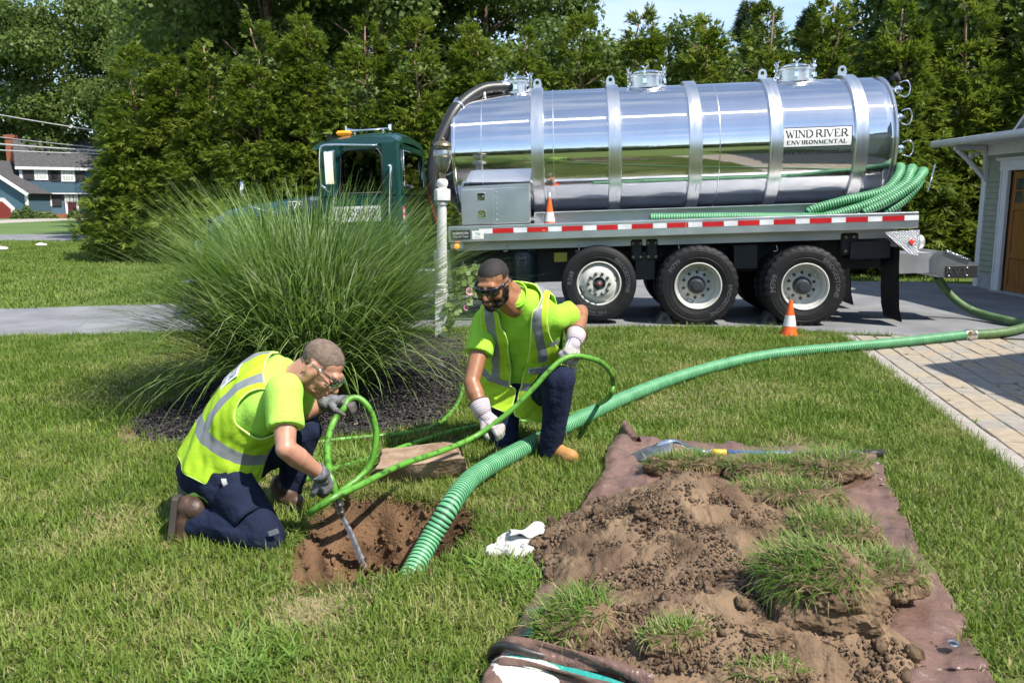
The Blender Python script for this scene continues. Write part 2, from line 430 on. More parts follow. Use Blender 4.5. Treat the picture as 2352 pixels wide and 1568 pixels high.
for i, (c, w, L, m) in enumerate(pav):
    dz = random.uniform(-0.004, 0.004); Mr = Matrix.Rotation(ang+random.uniform(-0.012, 0.012), 4, 'Z')
    if i < 300:
        k = (round(w, 3), round(L, 3), m.name)
        if k not in cache: cache[k] = MB().box((0, 0, 0), (L-0.004, w-0.004, 0.05), bev=0.006).mesh('paver', m)
        o = link(cache[k], 'paver', patio); o.matrix_local = T(c.x, c.y, -0.006+dz) @ Mr @ Matrix.Rotation(random.uniform(-.008, .008), 4, 'X')
    else: rest.box((c.x, c.y, -0.006+dz), (L-0.004, w-0.004, 0.05), PAVM.index(m) if m in PAVM else 0, M=Mr.to_3x3())
tag(rest.build('paver_field', PAVM, patio), kind='stuff')

# mulch
m_mulch = mat('mulch', (0.040,0.034,0.032), 0.85, col2=(0.016,0.014,0.014), vscale=30, detail=6, bump=0.8, bscale=40)
m_chip = mat('mulch_chip', (0.072,0.062,0.060), 0.75, col2=(0.018,0.016,0.016), vscale=40, detail=3)
m_chip2 = mat('mulch_chip_pale', (0.24,0.18,0.12), 0.8)
sheet('mulch_bed', MULCH, 0.014, m_mulch)
b = MB(); cnt = 0
xs = [p[0] for p in MULCH]; ys = [p[1] for p in MULCH]
while cnt < 9000:
    x = random.uniform(min(xs), max(xs)); y = random.uniform(min(ys), max(ys))
    if y > 7.6 and random.random() < 0.6: continue
    if not inpoly(x, y, MULCH) and random.random() < 0.96: continue
    if not inpoly(x, y, MULCH) and pdist(np.array([x]), np.array([y]), MULCH)[0] > 0.12: continue
    L = random.uniform(0.02, 0.065); w = random.uniform(0.006, 0.014); h = random.uniform(0.004, 0.01)
    M = Matrix.Rotation(random.uniform(0, 6.28), 3, 'Z') @ Matrix.Rotation(random.gauss(0, 0.35), 3, 'Y') @ Matrix.Rotation(random.gauss(0, 0.5), 3, 'X')
    b.box((x, y, 0.018+random.random()**2*0.03), (L, w, h), 1 if random.random() < 0.012 else 0, M); cnt += 1
tag(b.build('mulch_chips', [m_chip, m_chip2]), kind='stuff')
sheet('worn_patch', WORN, 0.008, soil_mat('dry_thatch', (0.26,0.21,0.12), (0.13,0.12,0.05), 22))
BARE = poly_at([(262,985),(300,972),(345,958),(372,970),(360,1000),(345,1020),(300,1024),(270,1010)])
sheet('bare_soil', BARE, 0.009, soil_mat('dry_soil', (0.30,0.21,0.14), (0.16,0.11,0.07), 10))
# ============================================================= GRASS (instanced tufts)
def grass_mat(name, a, bcol, straw, sc=2.2, trans=0.35, iv=0.34):
    m = bpy.data.materials.new(name); m.use_nodes = True; n = m.node_tree; b = n.nodes['Principled BSDF']
    b.inputs['Roughness'].default_value = 0.55; b.inputs['Specular IOR Level'].default_value = 0.35
    g = n.nodes.new('ShaderNodeNewGeometry'); nz = n.nodes.new('ShaderNodeTexNoise'); nz.inputs['Scale'].default_value = sc; nz.inputs['Detail'].default_value = 6
    n.links.new(g.outputs['Position'], nz.inputs['Vector'])
    r = n.nodes.new('ShaderNodeValToRGB'); e = r.color_ramp.elements
    e[0].position = 0.36; e[0].color = (*a, 1); e[1].position = 0.60; e[1].color = (*bcol, 1)
    k = e.new(0.76); k.color = (*straw, 1)
    oi = n.nodes.new('ShaderNodeNewGeometry'); ad = n.nodes.new('ShaderNodeMath'); ad.operation = 'MULTIPLY_ADD'; ad.inputs[1].default_value = iv; 
    sb = n.nodes.new('ShaderNodeMath'); sb.operation = 'SUBTRACT'; sb.inputs[1].default_value = iv/2
    n.links.new(oi.outputs['Random Per Island'], ad.inputs[0]); n.links.new(nz.outputs['Fac'], sb.inputs[0]); n.links.new(sb.outputs[0], ad.inputs[2])
    n.links.new(ad.outputs[0], r.inputs[0]); n.links.new(r.outputs[0], b.inputs['Base Color'])
    t = n.nodes.new('ShaderNodeBsdfTranslucent'); a_ = n.nodes.new('ShaderNodeMixShader'); a_.inputs[0].default_value = trans
    n.links.new(r.outputs[0], t.inputs[0]); o = n.nodes['Material Output']
    n.links.new(b.outputs[0], a_.inputs[1]); n.links.new(t.outputs[0], a_.inputs[2]); n.links.new(a_.outputs[0], o.inputs[0]); return m
m_gr = grass_mat('grass_blade', (0.104,0.178,0.018), (0.175,0.250,0.038), (0.32,0.325,0.11))
m_grf = grass_mat('grass_far', (0.105,0.172,0.020), (0.162,0.235,0.038), (0.25,0.27,0.08), 0.7, 0.35, 0.06)
m_straw = mat('grass_straw', (0.42,0.36,0.19), 0.8, col2=(0.26,0.22,0.10), vscale=20, trans=0.25)
m_broad = grass_mat('crabgrass_blade', (0.13,0.24,0.035), (0.19,0.31,0.06), (0.22,0.33,0.08), 3, 0.4)
def blade(b, x, y, h, w, az, lean, curl, mi, seg=3, z0=0.0):
    dx, dy = math.cos(az), math.sin(az); px, py = -dy, dx; V = []
    for i in range(seg+1):
        t = i/seg; a = lean + curl*t; q = h*t
        rx = q*math.sin(a); rz = q*math.cos(a)
        ww = w*(1-t**1.6)*0.5 if i < seg else 0
        if i < seg: V += [(x+dx*rx+px*ww, y+dy*rx+py*ww, z0+rz), (x+dx*rx-px*ww, y+dy*rx-py*ww, z0+rz)]
        else: V.append((x+dx*rx, y+dy*rx, z0+rz))
    F = [(2*i, 2*i+1, 2*i+3, 2*i+2) for i in range(seg-1)] + [(2*seg-2, 2*seg-1, 2*seg)]
    b.add(V, F, mi)
def tuft(nb, rad, h0, h1, w, lean, straw=0.12, broad=0.0, seg=3, mm=None):
    b = MB()
    for i in range(nb):
        a = random.uniform(0, 6.28); r = rad*math.sqrt(random.random()); q = random.random()
        if q < straw: blade(b, r*math.cos(a), r*math.sin(a), random.uniform(h0, h1)*0.8, w*0.8, random.uniform(0, 6.28), random.uniform(0.5, 1.35), 0.2, 1, 2)
        elif q < straw+broad: blade(b, r*math.cos(a)*.4, r*math.sin(a)*.4, random.uniform(h0, h1)*1.1, w*2.6, random.uniform(0, 6.28), random.uniform(0.5, 1.2), 0.35, 2, seg)
        else: blade(b, r*math.cos(a), r*math.sin(a), random.uniform(h0, h1), w*random.uniform(.7, 1.3), random.uniform(0, 6.28), abs(random.gauss(0, lean)), random.gauss(0.45, 0.35), 0, seg)
    return b.mesh('grass_tuft', [mm or m_gr, m_straw, m_broad])
def instance_cloud(name, meshes, pts, rots, scales, which, kind='stuff'):
    """one object: geometry-node instances of small meshes on given points"""
    me = bpy.data.meshes.new(name); n = len(pts)
    me.vertices.add(n); me.vertices.foreach_set('co', np.asarray(pts, np.float32).ravel())
    a = me.attributes.new('rot', 'FLOAT_VECTOR', 'POINT'); a.data.foreach_set('vector', np.asarray(rots, np.float32).ravel())
    a = me.attributes.new('scl', 'FLOAT_VECTOR', 'POINT'); a.data.foreach_set('vector', np.asarray(scales, np.float32).ravel())
    a = me.attributes.new('which', 'INT', 'POINT'); a.data.foreach_set('value', np.asarray(which, np.int32))
    o = bpy.data.objects.new(name, me); COL.objects.link(o)
    ng = bpy.data.node_groups.new(name, 'GeometryNodeTree')
    ng.interface.new_socket('Geometry', in_out='INPUT', socket_type='NodeSocketGeometry'); ng.interface.new_socket('Geometry', in_out='OUTPUT', socket_type='NodeSocketGeometry')
    gi = ng.nodes.new('NodeGroupInput'); go = ng.nodes.new('NodeGroupOutput'); jo = ng.nodes.new('GeometryNodeJoinGeometry')
    ar = ng.nodes.new('GeometryNodeInputNamedAttribute'); ar.data_type = 'FLOAT_VECTOR'; ar.inputs[0].default_value = 'rot'
    asx = ng.nodes.new('GeometryNodeInputNamedAttribute'); asx.data_type = 'FLOAT_VECTOR'; asx.inputs[0].default_value = 'scl'
    aw = ng.nodes.new('GeometryNodeInputNamedAttribute'); aw.data_type = 'INT'; aw.inputs[0].default_value = 'which'
    for k, q in enumerate(meshes):
        src = bpy.data.objects.new('grass_tuft_source', q)           # not linked to the scene: only the instances stand in it
        oi = ng.nodes.new('GeometryNodeObjectInfo'); oi.inputs[0].default_value = src; oi.inputs['As Instance'].default_value = True
        cmpn = ng.nodes.new('FunctionNodeCompare'); cmpn.data_type = 'INT'; cmpn.operation = 'EQUAL'; cmpn.inputs[3].default_value = k
        ng.links.new(aw.outputs[0], cmpn.inputs[2])
        ip = ng.nodes.new('GeometryNodeInstanceOnPoints')
        ng.links.new(gi.outputs[0], ip.inputs['Points']); ng.links.new(cmpn.outputs[0], ip.inputs['Selection']); ng.links.new(oi.outputs['Geometry'], ip.inputs['Instance'])
        ng.links.new(ar.outputs[0], ip.inputs['Rotation']); ng.links.new(asx.outputs[0], ip.inputs['Scale']); ng.links.new(ip.outputs[0], jo.inputs[0])
    ng.links.new(jo.outputs[0], go.inputs[0])
    md = o.modifiers.new('grass', 'NODES'); md.node_group = ng
    return tag(o, kind=kind)
NEAR = [tuft(13, 0.055, 0.035, 0.078, 0.0058, 0.62, 0.15) for _ in range(4)] + [tuft(11, 0.06, 0.025, 0.06, 0.005, 0.85, 0.55) for _ in range(2)] + [tuft(10, 0.06, 0.05, 0.10, 0.0048, 0.7, 0.05, 0.45) for _ in range(2)]
MIDT = [tuft(16, 0.09, 0.04, 0.08, 0.0075, 0.5, 0.12) for _ in range(3)] + [tuft(14, 0.09, 0.03, 0.07, 0.0075, 0.8, 0.45)]
FART = [tuft(12, 0.22, 0.05, 0.09, 0.022, 0.5, 0.02, seg=2, mm=m_grf) for _ in range(3)]
def lawn_points(n, x0, x1, y0, y1, wedge=0.64):
    x = RNG.uniform(x0, x1, n); y = RNG.uniform(y0, y1, n)
    k = np.abs(x) < wedge*y+0.9
    for P_ in (PIT_CLEAR, MULCH, TARP, BLOCK_CLEAR): k &= ~inside(x, y, P_)
    k &= ~inside(x, y, DRIVE); k &= ~inside(x, y, [(3.93+.02,10.06),(2.93+.02,4.7),(2.6,3.0),(9,3.0),(9.2,9.0),(6.0,9.74)])
    k &= ~inside(x, y, BARE) | (RNG.random(n) < .12)
    k &= ~((x > 8.6) & (y > 9) & (y < 17))
    return x[k], y[k]
def grow(name, meshes, x, y, kinds, s0=0.8, s1=1.25, z=0.0):
    n = len(x); rz = RNG.uniform(0, 6.28, n); s = RNG.uniform(s0, s1, n)
    return instance_cloud(name, meshes, np.stack([x, y, np.full(n, z)], 1), np.stack([RNG.normal(0, .10, n), RNG.normal(0, .10, n), rz], 1), np.stack([s, s, s*RNG.uniform(.8, 1.2, n)], 1), kinds)
def nfield(x, y, sc, seed=0.0): return np.array([noise.noise(Vector((a*sc+seed, b*sc-seed, seed))) for a, b in zip(x, y)])
def kinds_near(x, y):
    f1 = nfield(x, y, 1.3, 3.1); f2 = nfield(x, y, 1.1, 8.7); r = RNG.random(len(x)); k = RNG.integers(0, 4, len(x))
    # worn and seeding patches
    px = pdist(x, y, WORN); k = np.where((f1+0.6*((px < 0.10) | inside(x, y, WORN))+r*0.5-.25 > 0.30), 4+RNG.integers(0, 2, len(x)), k)
    cr_ = np.exp(-(((x-0.05)/0.45)**2+((y-3.35)/0.28)**2)) + np.exp(-(((x-0.75)/0.4)**2+((y-5.6)/0.25)**2)) + np.exp(-(((x+0.9)/0.25)**2+((y-2.75)/0.25)**2))+ np.exp(-(((x+1.0)/0.5)**2+((y-5.0)/0.3)**2))
    k = np.where(f2*0.8+cr_+r*0.4 > 0.75, 6+RNG.integers(0, 2, len(x)), k); return k
x, y = lawn_points(42000, -4.2, 4.2, 2.2, 5.6); k = np.ones(len(x), bool)
k &= ~(inside(x, y, WORN) & (RNG.random(len(x)) < 0.42))
x, y = x[k], y[k]
grow('grass', NEAR, x, y, kinds_near(x, y), 0.75, 1.3)
x, y = lawn_points(42000, -8, 7, 5.6, 10.9)
f = nfield(x, y, 0.9, 5.5)+RNG.random(len(x))*.5-.25
grow('grass', MIDT, x, y, np.where(f > 0.28, 3, RNG.integers(0, 3, len(x))), 0.7, 1.25)
x, y = lawn_points(36000, -24, 9, 10.9, 35.0); grow('grass', FART, x, y, RNG.integers(0, 3, len(x)), 0.7, 1.2)
xw, yw = [], []
for (c, w, L, m) in pav[:240]:
    if random.random() < .22:
        s_ = random.choice((-1, 1)); t_ = random.uniform(-.4, .4)
        q = c + PD*(L/2*s_) + PN*(w*t_) if random.random() < .6 else c + PN*(w/2*s_) + PD*(L*t_)
        xw.append(q.x); yw.append(q.y)
WEED = [tuft(12, 0.022, 0.012, 0.03, 0.004, 1.1, 0.35, .3) for _ in range(2)]
grow('paver_weeds', WEED, np.array(xw), np.array(yw), RNG.integers(0, 2, len(xw)), .7, 1.5, .015)
# longer grass at the edges of pit and drive
def along(poly, n, sp, closed=True):
    P_ = [Vector((*p, 0)) for p in poly]; P_ = P_+[P_[0]] if closed else P_; q = []
    L = [(b_-a_).length for a_, b_ in zip(P_, P_[1:])]; tot = sum(L)
    for _ in range(n):
        s = random.uniform(0, tot); i = 0
        while s > L[i]: s -= L[i]; i += 1
        p = P_[i].lerp(P_[i+1], s/L[i]); q.append((p.x+random.gauss(0, sp), p.y+random.gauss(0, sp)))
    return np.array(q)
EDGE = [tuft(9, 0.03, 0.06, 0.13, 0.004, 0.75, 0.25) for _ in range(3)]
q = np.concatenate([along(PIT_CLEAR[3:10], 150, 0.015, False), along(PIT_CLEAR, 90, 0.02), along(MULCH, 420, 0.03), along([(3.93,10.06),(2.93,4.7)], 420, 0.02, False), along([(-6,9.85),(-4,10.1),(0,10.6),(3.3,10.6),(3.93,10.08)], 500, 0.02, False), along(BLOCK_CLEAR, 60, 0.02)])
grow('grass', EDGE, q[:, 0], q[:, 1], RNG.integers(0, 3, len(q)), 0.6, 1.1)
# ============================================================= TREES
def leaf_mat(name, c1, c2, c3, sc=0.9, trans=0.3, rough=0.5):
    m = bpy.data.materials.new(name); m.use_nodes = True; n = m.node_tree; b = n.nodes['Principled BSDF']
    b.inputs['Roughness'].default_value = rough; b.inputs['Specular IOR Level'].default_value = 0.4
    g = n.nodes.new('ShaderNodeNewGeometry'); nz = n.nodes.new('ShaderNodeTexNoise'); nz.inputs['Scale'].default_value = sc; nz.inputs['Detail'].default_value = 8
    n.links.new(g.outputs['Position'], nz.inputs['Vector'])
    ri = n.nodes.new('ShaderNodeMath'); ri.operation = 'MULTIPLY_ADD'; ri.inputs[1].default_value = 0.30
    sb = n.nodes.new('ShaderNodeMath'); sb.operation = 'SUBTRACT'; sb.inputs[1].default_value = 0.15
    n.links.new(g.outputs['Random Per Island'], ri.inputs[0]); n.links.new(nz.outputs['Fac'], sb.inputs[0]); n.links.new(sb.outputs[0], ri.inputs[2])
    r = n.nodes.new('ShaderNodeValToRGB'); e = r.color_ramp.elements
    e[0].position = 0.33; e[0].color = (*c1, 1); e[1].position = 0.55; e[1].color = (*c2, 1); k = e.new(0.75); k.color = (*c3, 1)
    n.links.new(ri.outputs[0], r.inputs[0]); n.links.new(r.outputs[0], b.inputs['Base Color'])
    t = n.nodes.new('ShaderNodeBsdfTranslucent'); a = n.nodes.new('ShaderNodeMixShader'); a.inputs[0].default_value = trans
    n.links.new(r.outputs[0], t.inputs[0]); o = n.nodes['Material Output']
    n.links.new(b.outputs[0], a.inputs[1]); n.links.new(t.outputs[0], a.inputs[2]); n.links.new(a.outputs[0], o.inputs[0]); return m
m_arb = leaf_mat('arborvitae_leaf', (0.092,0.148,0.013), (0.162,0.224,0.023), (0.25,0.295,0.043), 1.3, 0.45)
m_oak = leaf_mat('oak_leaf', (0.070,0.122,0.020), (0.122,0.180,0.034), (0.180,0.235,0.056), 0.5, 0.45)
m_pine = leaf_mat('pine_needle', (0.035,0.075,0.035), (0.055,0.105,0.045), (0.085,0.135,0.055), 0.7, 0.15)
m_bark = mat('bark', (0.14,0.10,0.07), 0.9, col2=(0.07,0.05,0.035), vscale=14, bump=0.8, bscale=30)
m_bark2 = mat('bark_warm', (0.30,0.19,0.11), 0.9, col2=(0.17,0.11,0.07), vscale=10, bump=0.5, bscale=30)
def np_mesh(name, V, F, m):
    me = bpy.data.meshes.new(name); V = np.asarray(V, np.float32); F = np.asarray(F, np.int32)
    me.vertices.add(len(V)); me.vertices.foreach_set('co', V.ravel()); k = F.shape[1]
    me.loops.add(F.size); me.loops.foreach_set('vertex_index', F.ravel())
    me.polygons.add(len(F)); me.polygons.foreach_set('loop_start', np.arange(0, F.size, k, dtype=np.int32)); me.polygons.foreach_set('loop_total', np.full(len(F), k, np.int32))
    me.materials.append(m); me.update(calc_edges=True); me.validate(); return me
def unit(a): return a/np.maximum(1e-9, np.linalg.norm(a, axis=1, keepdims=True))
def spray_field(P, D, Nn, size, leaflets, fan, width):
    """flat fan-shaped sprays: P positions, D outward directions, Nn plane normals"""
    n = len(P); D = unit(D); Sd = unit(np.cross(Nn, D)); V = []; 
    for k in range(leaflets):
        t = (k+0.5)/leaflets; a = (t-0.5)*fan; L = size*(1-0.45*abs(2*t-1))*RNG.uniform(.75, 1.2, n)
        st = P + D*(size*0.30*(1-abs(2*t-1)))[:, None] * RNG.uniform(0, 1, n)[:, None]
        d = D*math.cos(a) + Sd*math.sin(a); d = unit(d + RNG.normal(0, .16, (n, 3)) + np.array([0, 0, -0.22]))
        s = unit(np.cross(d, Nn + RNG.normal(0, .35, (n, 3))))
        w = (width*RNG.uniform(.7, 1.3, n))[:, None]
        V.append(np.stack([st, st+d*(L*0.55)[:, None]+s*w, st+d*L[:, None], st+d*(L*0.55)[:, None]-s*w], 1))
    V = np.stack(V, 1).reshape(-1, 3); F = np.arange(len(V)).reshape(-1, 4); return V, F
def arbor_mesh(seed, H=6.0, Rb=1.55, n=6500):
    rs = np.random.default_rng(seed)
    t = 1-np.sqrt(rs.random(n)*0.995+0.0); t = np.clip(t*1.02, 0, 1)
    # whorled boughs give clumps with dark gaps between
    nb = 260; bh = 1-np.sqrt(rs.random(nb)); ba = rs.uniform(0, 6.28, nb); bl = rs.uniform(0.72, 1.12, nb)
    pick = rs.integers(0, nb, n); h = bh[pick]; az = ba[pick]+rs.normal(0, 0.20, n)*(1.0/(0.35+1-h)).clip(0, 2)
    env = Rb*np.where(h < 0.12, 0.82+h*1.5, ((1-h)/0.88)**0.74)*bl[pick] + .10*(h > .8)
    f = np.sqrt(rs.uniform(0.16, 1.0, n)); r = env*f + 0.03
    z = 0.12 + h*H*0.985 + (f-0.6)*0.30*(1-h) + rs.normal(0, 0.10, n)
    z = np.maximum(z, 0.05)
    P = np.stack([r*np.cos(az), r*np.sin(az), z], 1)
    D = np.stack([np.cos(az), np.sin(az), rs.normal(0.15, 0.3, n)], 1) + rs.normal(0, .38, (n, 3)); D[:, 2] += h**3*0.9
    Nn = unit(np.cross(D, np.stack([-np.sin(az), np.cos(az), np.zeros(n)], 1)) + rs.normal(0, .55, (n, 3)))
    V, F = spray_field(P, D, Nn, rs.uniform(0.18, 0.31, n)*(1-0.3*h), 10, 1.7, 0.0155); 
    return np_mesh('crown', V, F, m_arb)
def trunk_mesh(H, r0, m, limbs=0, spread=1.0, seed=0, h0=0.3):
    rnd = random.Random(seed); b = MB()
    P = [(rnd.gauss(0, .012)*H*(i/8), rnd.gauss(0, .012)*H*(i/8), H*i/8) for i in range(9)]
    b.tube(P, [r0*(1-0.85*i/8)+0.01 for i in range(9)], 8)
    for i in range(limbs):
        k = rnd.uniform(h0, 0.92); p = Vector(P[int(k*8)]); a = rnd.uniform(0, 6.28); L = spread*(1.05-k)*rnd.uniform(.7, 1.1)+0.3
        q = [p + Vector((math.cos(a)*L*t, math.sin(a)*L*t, L*0.55*t**0.8+rnd.gauss(0, .04)*L)) for t in (0, .33, .66, 1)]
        b.tube(q, [r0*0.42*(1-k*.6)*(1-.8*t)+0.006 for t in (0, .33, .66, 1)], 6)
    return b.mesh('trunk', m)
ARB = [(arbor_mesh(21), trunk_mesh(5.80, 0.045, m_bark2, 26, 1.0, 1, 0.1)), (arbor_mesh(22, 6, 1.4), trunk_mesh(5.80, 0.045, m_bark2, 26, 1.0, 2, 0.1)), (arbor_mesh(23, 6, 1.65), trunk_mesh(5.80, 0.045, m_bark2, 26, 1.0, 3, 0.1))]
def plant_tree(name, pair, label, cat, loc, rz, sc, group, sz=None):
    t = thing(name, label, cat, loc, rz, group); t.scale = (sc, sc, sz or sc)
    link(pair[0], 'crown', t); link(pair[1], 'trunk', t); return t
hl = ['arborvitae at the far left end of the hedge row, next to the street lawn',
 'second arborvitae in from the left end of the hedge row',
 'third arborvitae of the hedge, behind the left edge of the ornamental grass',
 'fourth arborvitae of the hedge, behind the round mirror on the truck hood',
 'arborvitae rising behind the hood of the green truck',
 'arborvitae rising behind the windshield of the green cab',
 'arborvitae rising behind the roof of the green cab',
 'arborvitae behind the black hose at the front of the tank',
 'arborvitae behind the small front hatch of the tank',
 'arborvitae behind the second lifting ring of the tank',
 'arborvitae behind the middle hatch of the tank',
 'arborvitae just right of the middle tank hatch',
 'arborvitae behind the fourth band of the tank',
 'arborvitae behind the rear hatch of the tank',
 'arborvitae behind the rear end of the tank',
 'arborvitae between the tank and the garage roof',
 'arborvitae half hidden behind the garage corner',
 'arborvitae behind the garage gable at the right edge']
A0, A1 = Vector((-10.55, 23.6, 0)), Vector((12.6, 18.4, 0))
hh = [5.75, 5.6, 5.85, 6.15, 6.35, 6.15, 6.05, 6.0, 5.75, 6.0, 6.15, 5.9, 5.95, 6.15, 5.9, 6.5, 6.3, 6.2]
for i, L in enumerate(hl):
    p = A0.lerp(A1, i/(len(hl)-1)) + Vector((random.gauss(0, .12), random.gauss(0, .22), 0))
    plant_tree('arborvitae', ARB[i % 3], L, 'tree', p, random.uniform(0, 6.28), random.uniform(0.95, 1.1), 'tall arborvitae hedge behind the truck', hh[i]/6.05)
# broadleaf trees
def oak_mesh(seed, H, Rc, n, leaf, base=0.28, lobes=26):
    rs = np.random.default_rng(seed); C = []
    for i in range(lobes):
        z = H*(base + (1-base)*rs.random()**0.8*0.93); e = Rc*math.sin(PI*min(1, max(.12, (z/H-base*0.6)/(1.05-base*0.6))))**0.7
        a = rs.uniform(0, 6.28); r = e*math.sqrt(rs.uniform(.15, 1))*0.85; C.append((r*math.cos(a), r*math.sin(a), z, Rc*rs.uniform(.24, .42)))
    C = np.array(C); k = rs.integers(0, lobes, n); d = unit(rs.normal(0, 1, (n, 3))); q = rs.uniform(0.25, 1.0, n)**0.5
    P = C[k, :3] + d*(C[k, 3]*q)[:, None]*np.array([1.15, 1.15, 0.75])
    sub = unit(rs.normal(0, 1, (n, 3))); P += sub*rs.uniform(0, .25, n)[:, None]
    Nn = unit(d + rs.normal(0, .8, (n, 3)) + np.array([0, 0, .5])); D = unit(np.cross(Nn, rs.normal(0, 1, (n, 3)))); Sd = np.cross(Nn, D)
    L = (leaf*rs.uniform(.6, 1.3, n))[:, None]; w = L*0.42
    V = np.stack([P-D*L*.5, P+Sd*w, P+D*L*.55, P-Sd*w], 1).reshape(-1, 3); return np_mesh('crown', V, np.arange(len(V)).reshape(-1, 4), m_oak)
OAK = [(oak_mesh(31, 13, 4.6, 34000, 0.20), trunk_mesh(11.5, 0.26, m_bark, 16, 3.9, 4)),
       (oak_mesh(32, 15, 4.2, 34000, 0.20, 0.2, 32), trunk_mesh(13.5, 0.28, m_bark, 18, 3.5, 5)),
       (oak_mesh(33, 9, 3.2, 22000, 0.17, 0.15, 24), trunk_mesh(8, 0.16, m_bark, 14, 2.5, 6))]
def pine_mesh(seed, H, Rb, n):
    rs = np.random.default_rng(seed); nb = 90; bh = 0.22+0.78*rs.random(nb); ba = rs.uniform(0, 6.28, nb); bl = Rb*(1.06-bh)*rs.uniform(.8, 1.25, nb)*1.2
    k = rs.integers(0, nb, n); f = rs.uniform(.3, 1, n); r = bl[k]*f; az = ba[k]+rs.normal(0, .10, n)/(.3+f)
    z = H*bh[k] + r*0.22 + rs.normal(0, .12, n); P = np.stack([r*np.cos(az), r*np.sin(az), z], 1)
    D = np.stack([np.cos(az), np.sin(az), np.full(n, .5)], 1) + rs.normal(0, .5, (n, 3)); Nn = unit(rs.normal(0, 1, (n, 3)))
    V, F = spray_field(P, D, Nn, rs.uniform(.22, .36, n), 7, 3.2, 0.016); return np_mesh('crown', V, F, m_pine)
PINE = (pine_mesh(41, 11, 2.6, 5200), trunk_mesh(10.9, 0.17, m_bark, 20, 2.4, 9, 0.2))
og = 'broadleaf trees of the wood behind the hedge'
for lab, k, x, y, sc in [
 ('tall dark oak towering behind the left end of the hedge', 1, -9.2, 33.5, 1.12), ('broad bright leafed oak over the third hedge tree', 0, -12.6, 39, 1.18),
 ('leafy oak behind the hedge left of the cab roof', 1, -4.6, 32, 0.98), ('oak leaning over the hedge behind the black tank hose', 0, -1.0, 34, 0.92),
 ('oak with thin top just left of the open sky', 1, -6.8, 41, 1.15), ('small round oak behind the front hatch of the tank', 2, 1.9, 29.5, 0.88),
 ('small oak behind the middle hatch under the open sky', 2, 5.4, 30.5, 0.89), ('loose topped oak behind the fourth tank band', 2, 8.2, 31.0, 0.86),
 ('low oak under the open sky behind the rear hatch', 2, 11.4, 32.5, 0.86), ('tall oak rising over the rear end of the tank', 1, 14.6, 28.5, 0.86),
 ('tall dark oak above the garage roof', 0, 14.8, 25.0, 0.98), ('oak at the far right edge behind the garage gable', 1, 19.5, 29, 1.0),
 ('oak just right of the open sky with a ragged crown', 0, 17.2, 34.0, 1.05)]:
    plant_tree('oak_tree', OAK[k], lab, 'tree', (x, y, 0), random.uniform(0, 6.28), sc, og)
for lab, x, y, sc in [('blue green pine standing in the gap of sky, left of the rear hatch', 9.6, 36, 0.86), ('second pine in the gap of sky, right of the taller pine', 12.4, 37, 0.86), ('pine with a bare top behind the rear of the tank', 13.3, 29.8, 0.80)]:
    plant_tree('pine_tree', PINE, lab, 'tree', (x, y, 0), random.uniform(0, 6.28), sc, 'pines in the wood behind the hedge')
for lab, k, x, y, sc in [('huge oak at the left edge behind the blue garage wing', 1, -60, 100, 1.75), ('huge oak behind the brick chimney of the blue house', 0, -51, 97, 1.8),
 ('huge oak behind the roof ridge of the blue house', 1, -43, 99, 1.8), ('huge oak at the right end of the blue house', 0, -35.5, 95, 1.75), ('oak hanging its branches in front of the blue house roof', 0, -27.3, 66, 0.98),
 ('dark oak standing between the blue house and the hedge', 1, -24.0, 72, 1.25), ('tall oak between the blue house and the hedge, farther back', 0, -20, 88, 1.9), ('oak whose crown overhangs the utility wires', 1, -19.5, 52, 1.05),
 ('oak behind the wires near the top left corner', 0, -27.8, 82, 1.95), ('bright oak just left of the hedge end', 0, -14.5, 46, 0.95), ('oak with drooping boughs left of the first hedge tree', 1, -16.5, 60, 1.2)]:
    plant_tree('oak_tree', OAK[k], lab, 'tree', (x, y, 0), random.uniform(0, 6.28), sc, 'big oaks of the wood beyond the street')
# far wood closing the view, seen also as the dark band mirrored in the tank
def wood_band(pts, n, leaf, h0, h1, depth):
    V = []
    L = [(Vector(b)-Vector(a)).length for a, b in zip(pts, pts[1:])]; tot = sum(L)
    s = RNG.uniform(0, tot, n); x = np.empty(n); y = np.empty(n); acc = 0
    for (a, b), l in zip(zip(pts, pts[1:]), L):
        k = (s >= acc) & (s <= acc+l); t = (s[k]-acc)/l; x[k] = a[0]+(b[0]-a[0])*t; y[k] = a[1]+(b[1]-a[1])*t; acc += l
    hh = np.array([h0+(h1-h0)*(0.5+0.9*noise.noise(Vector((a*0.09, b*0.09, 0)))+0.4*noise.noise(Vector((a*0.35, b*0.35, 5)))) for a, b in zip(x, y)])
    z = hh*RNG.random(n)**0.75; x += RNG.normal(0, depth, n); y += RNG.normal(0, depth, n)
    P = np.stack([x, y, z], 1); Nn = unit(RNG.normal(0, 1, (n, 3))+np.array([0, 0, .4])); D = unit(np.cross(Nn, RNG.normal(0, 1, (n, 3)))); Sd = np.cross(Nn, D)
    l = (leaf*RNG.uniform(.5, 1.3, n))[:, None]
    return np.stack([P-D*l, P+Sd*l*.7, P+D*l, P-Sd*l*.7], 1).reshape(-1, 3)
V = np.concatenate([wood_band([(-100,112),(-40,106),(0,70),(34,62),(70,50)], 42000, 0.55, 6, 12, 2.2), wood_band([(-75,-38),(-20,-46),(30,-44),(80,-30)], 15000, 0.8, 4, 9, 2.0)])
o = bpy.data.objects.new('far_woods', np_mesh('far_woods', V, np.arange(len(V)).reshape(-1, 4), m_oak)); COL.objects.link(o); tag(o, kind='stuff')
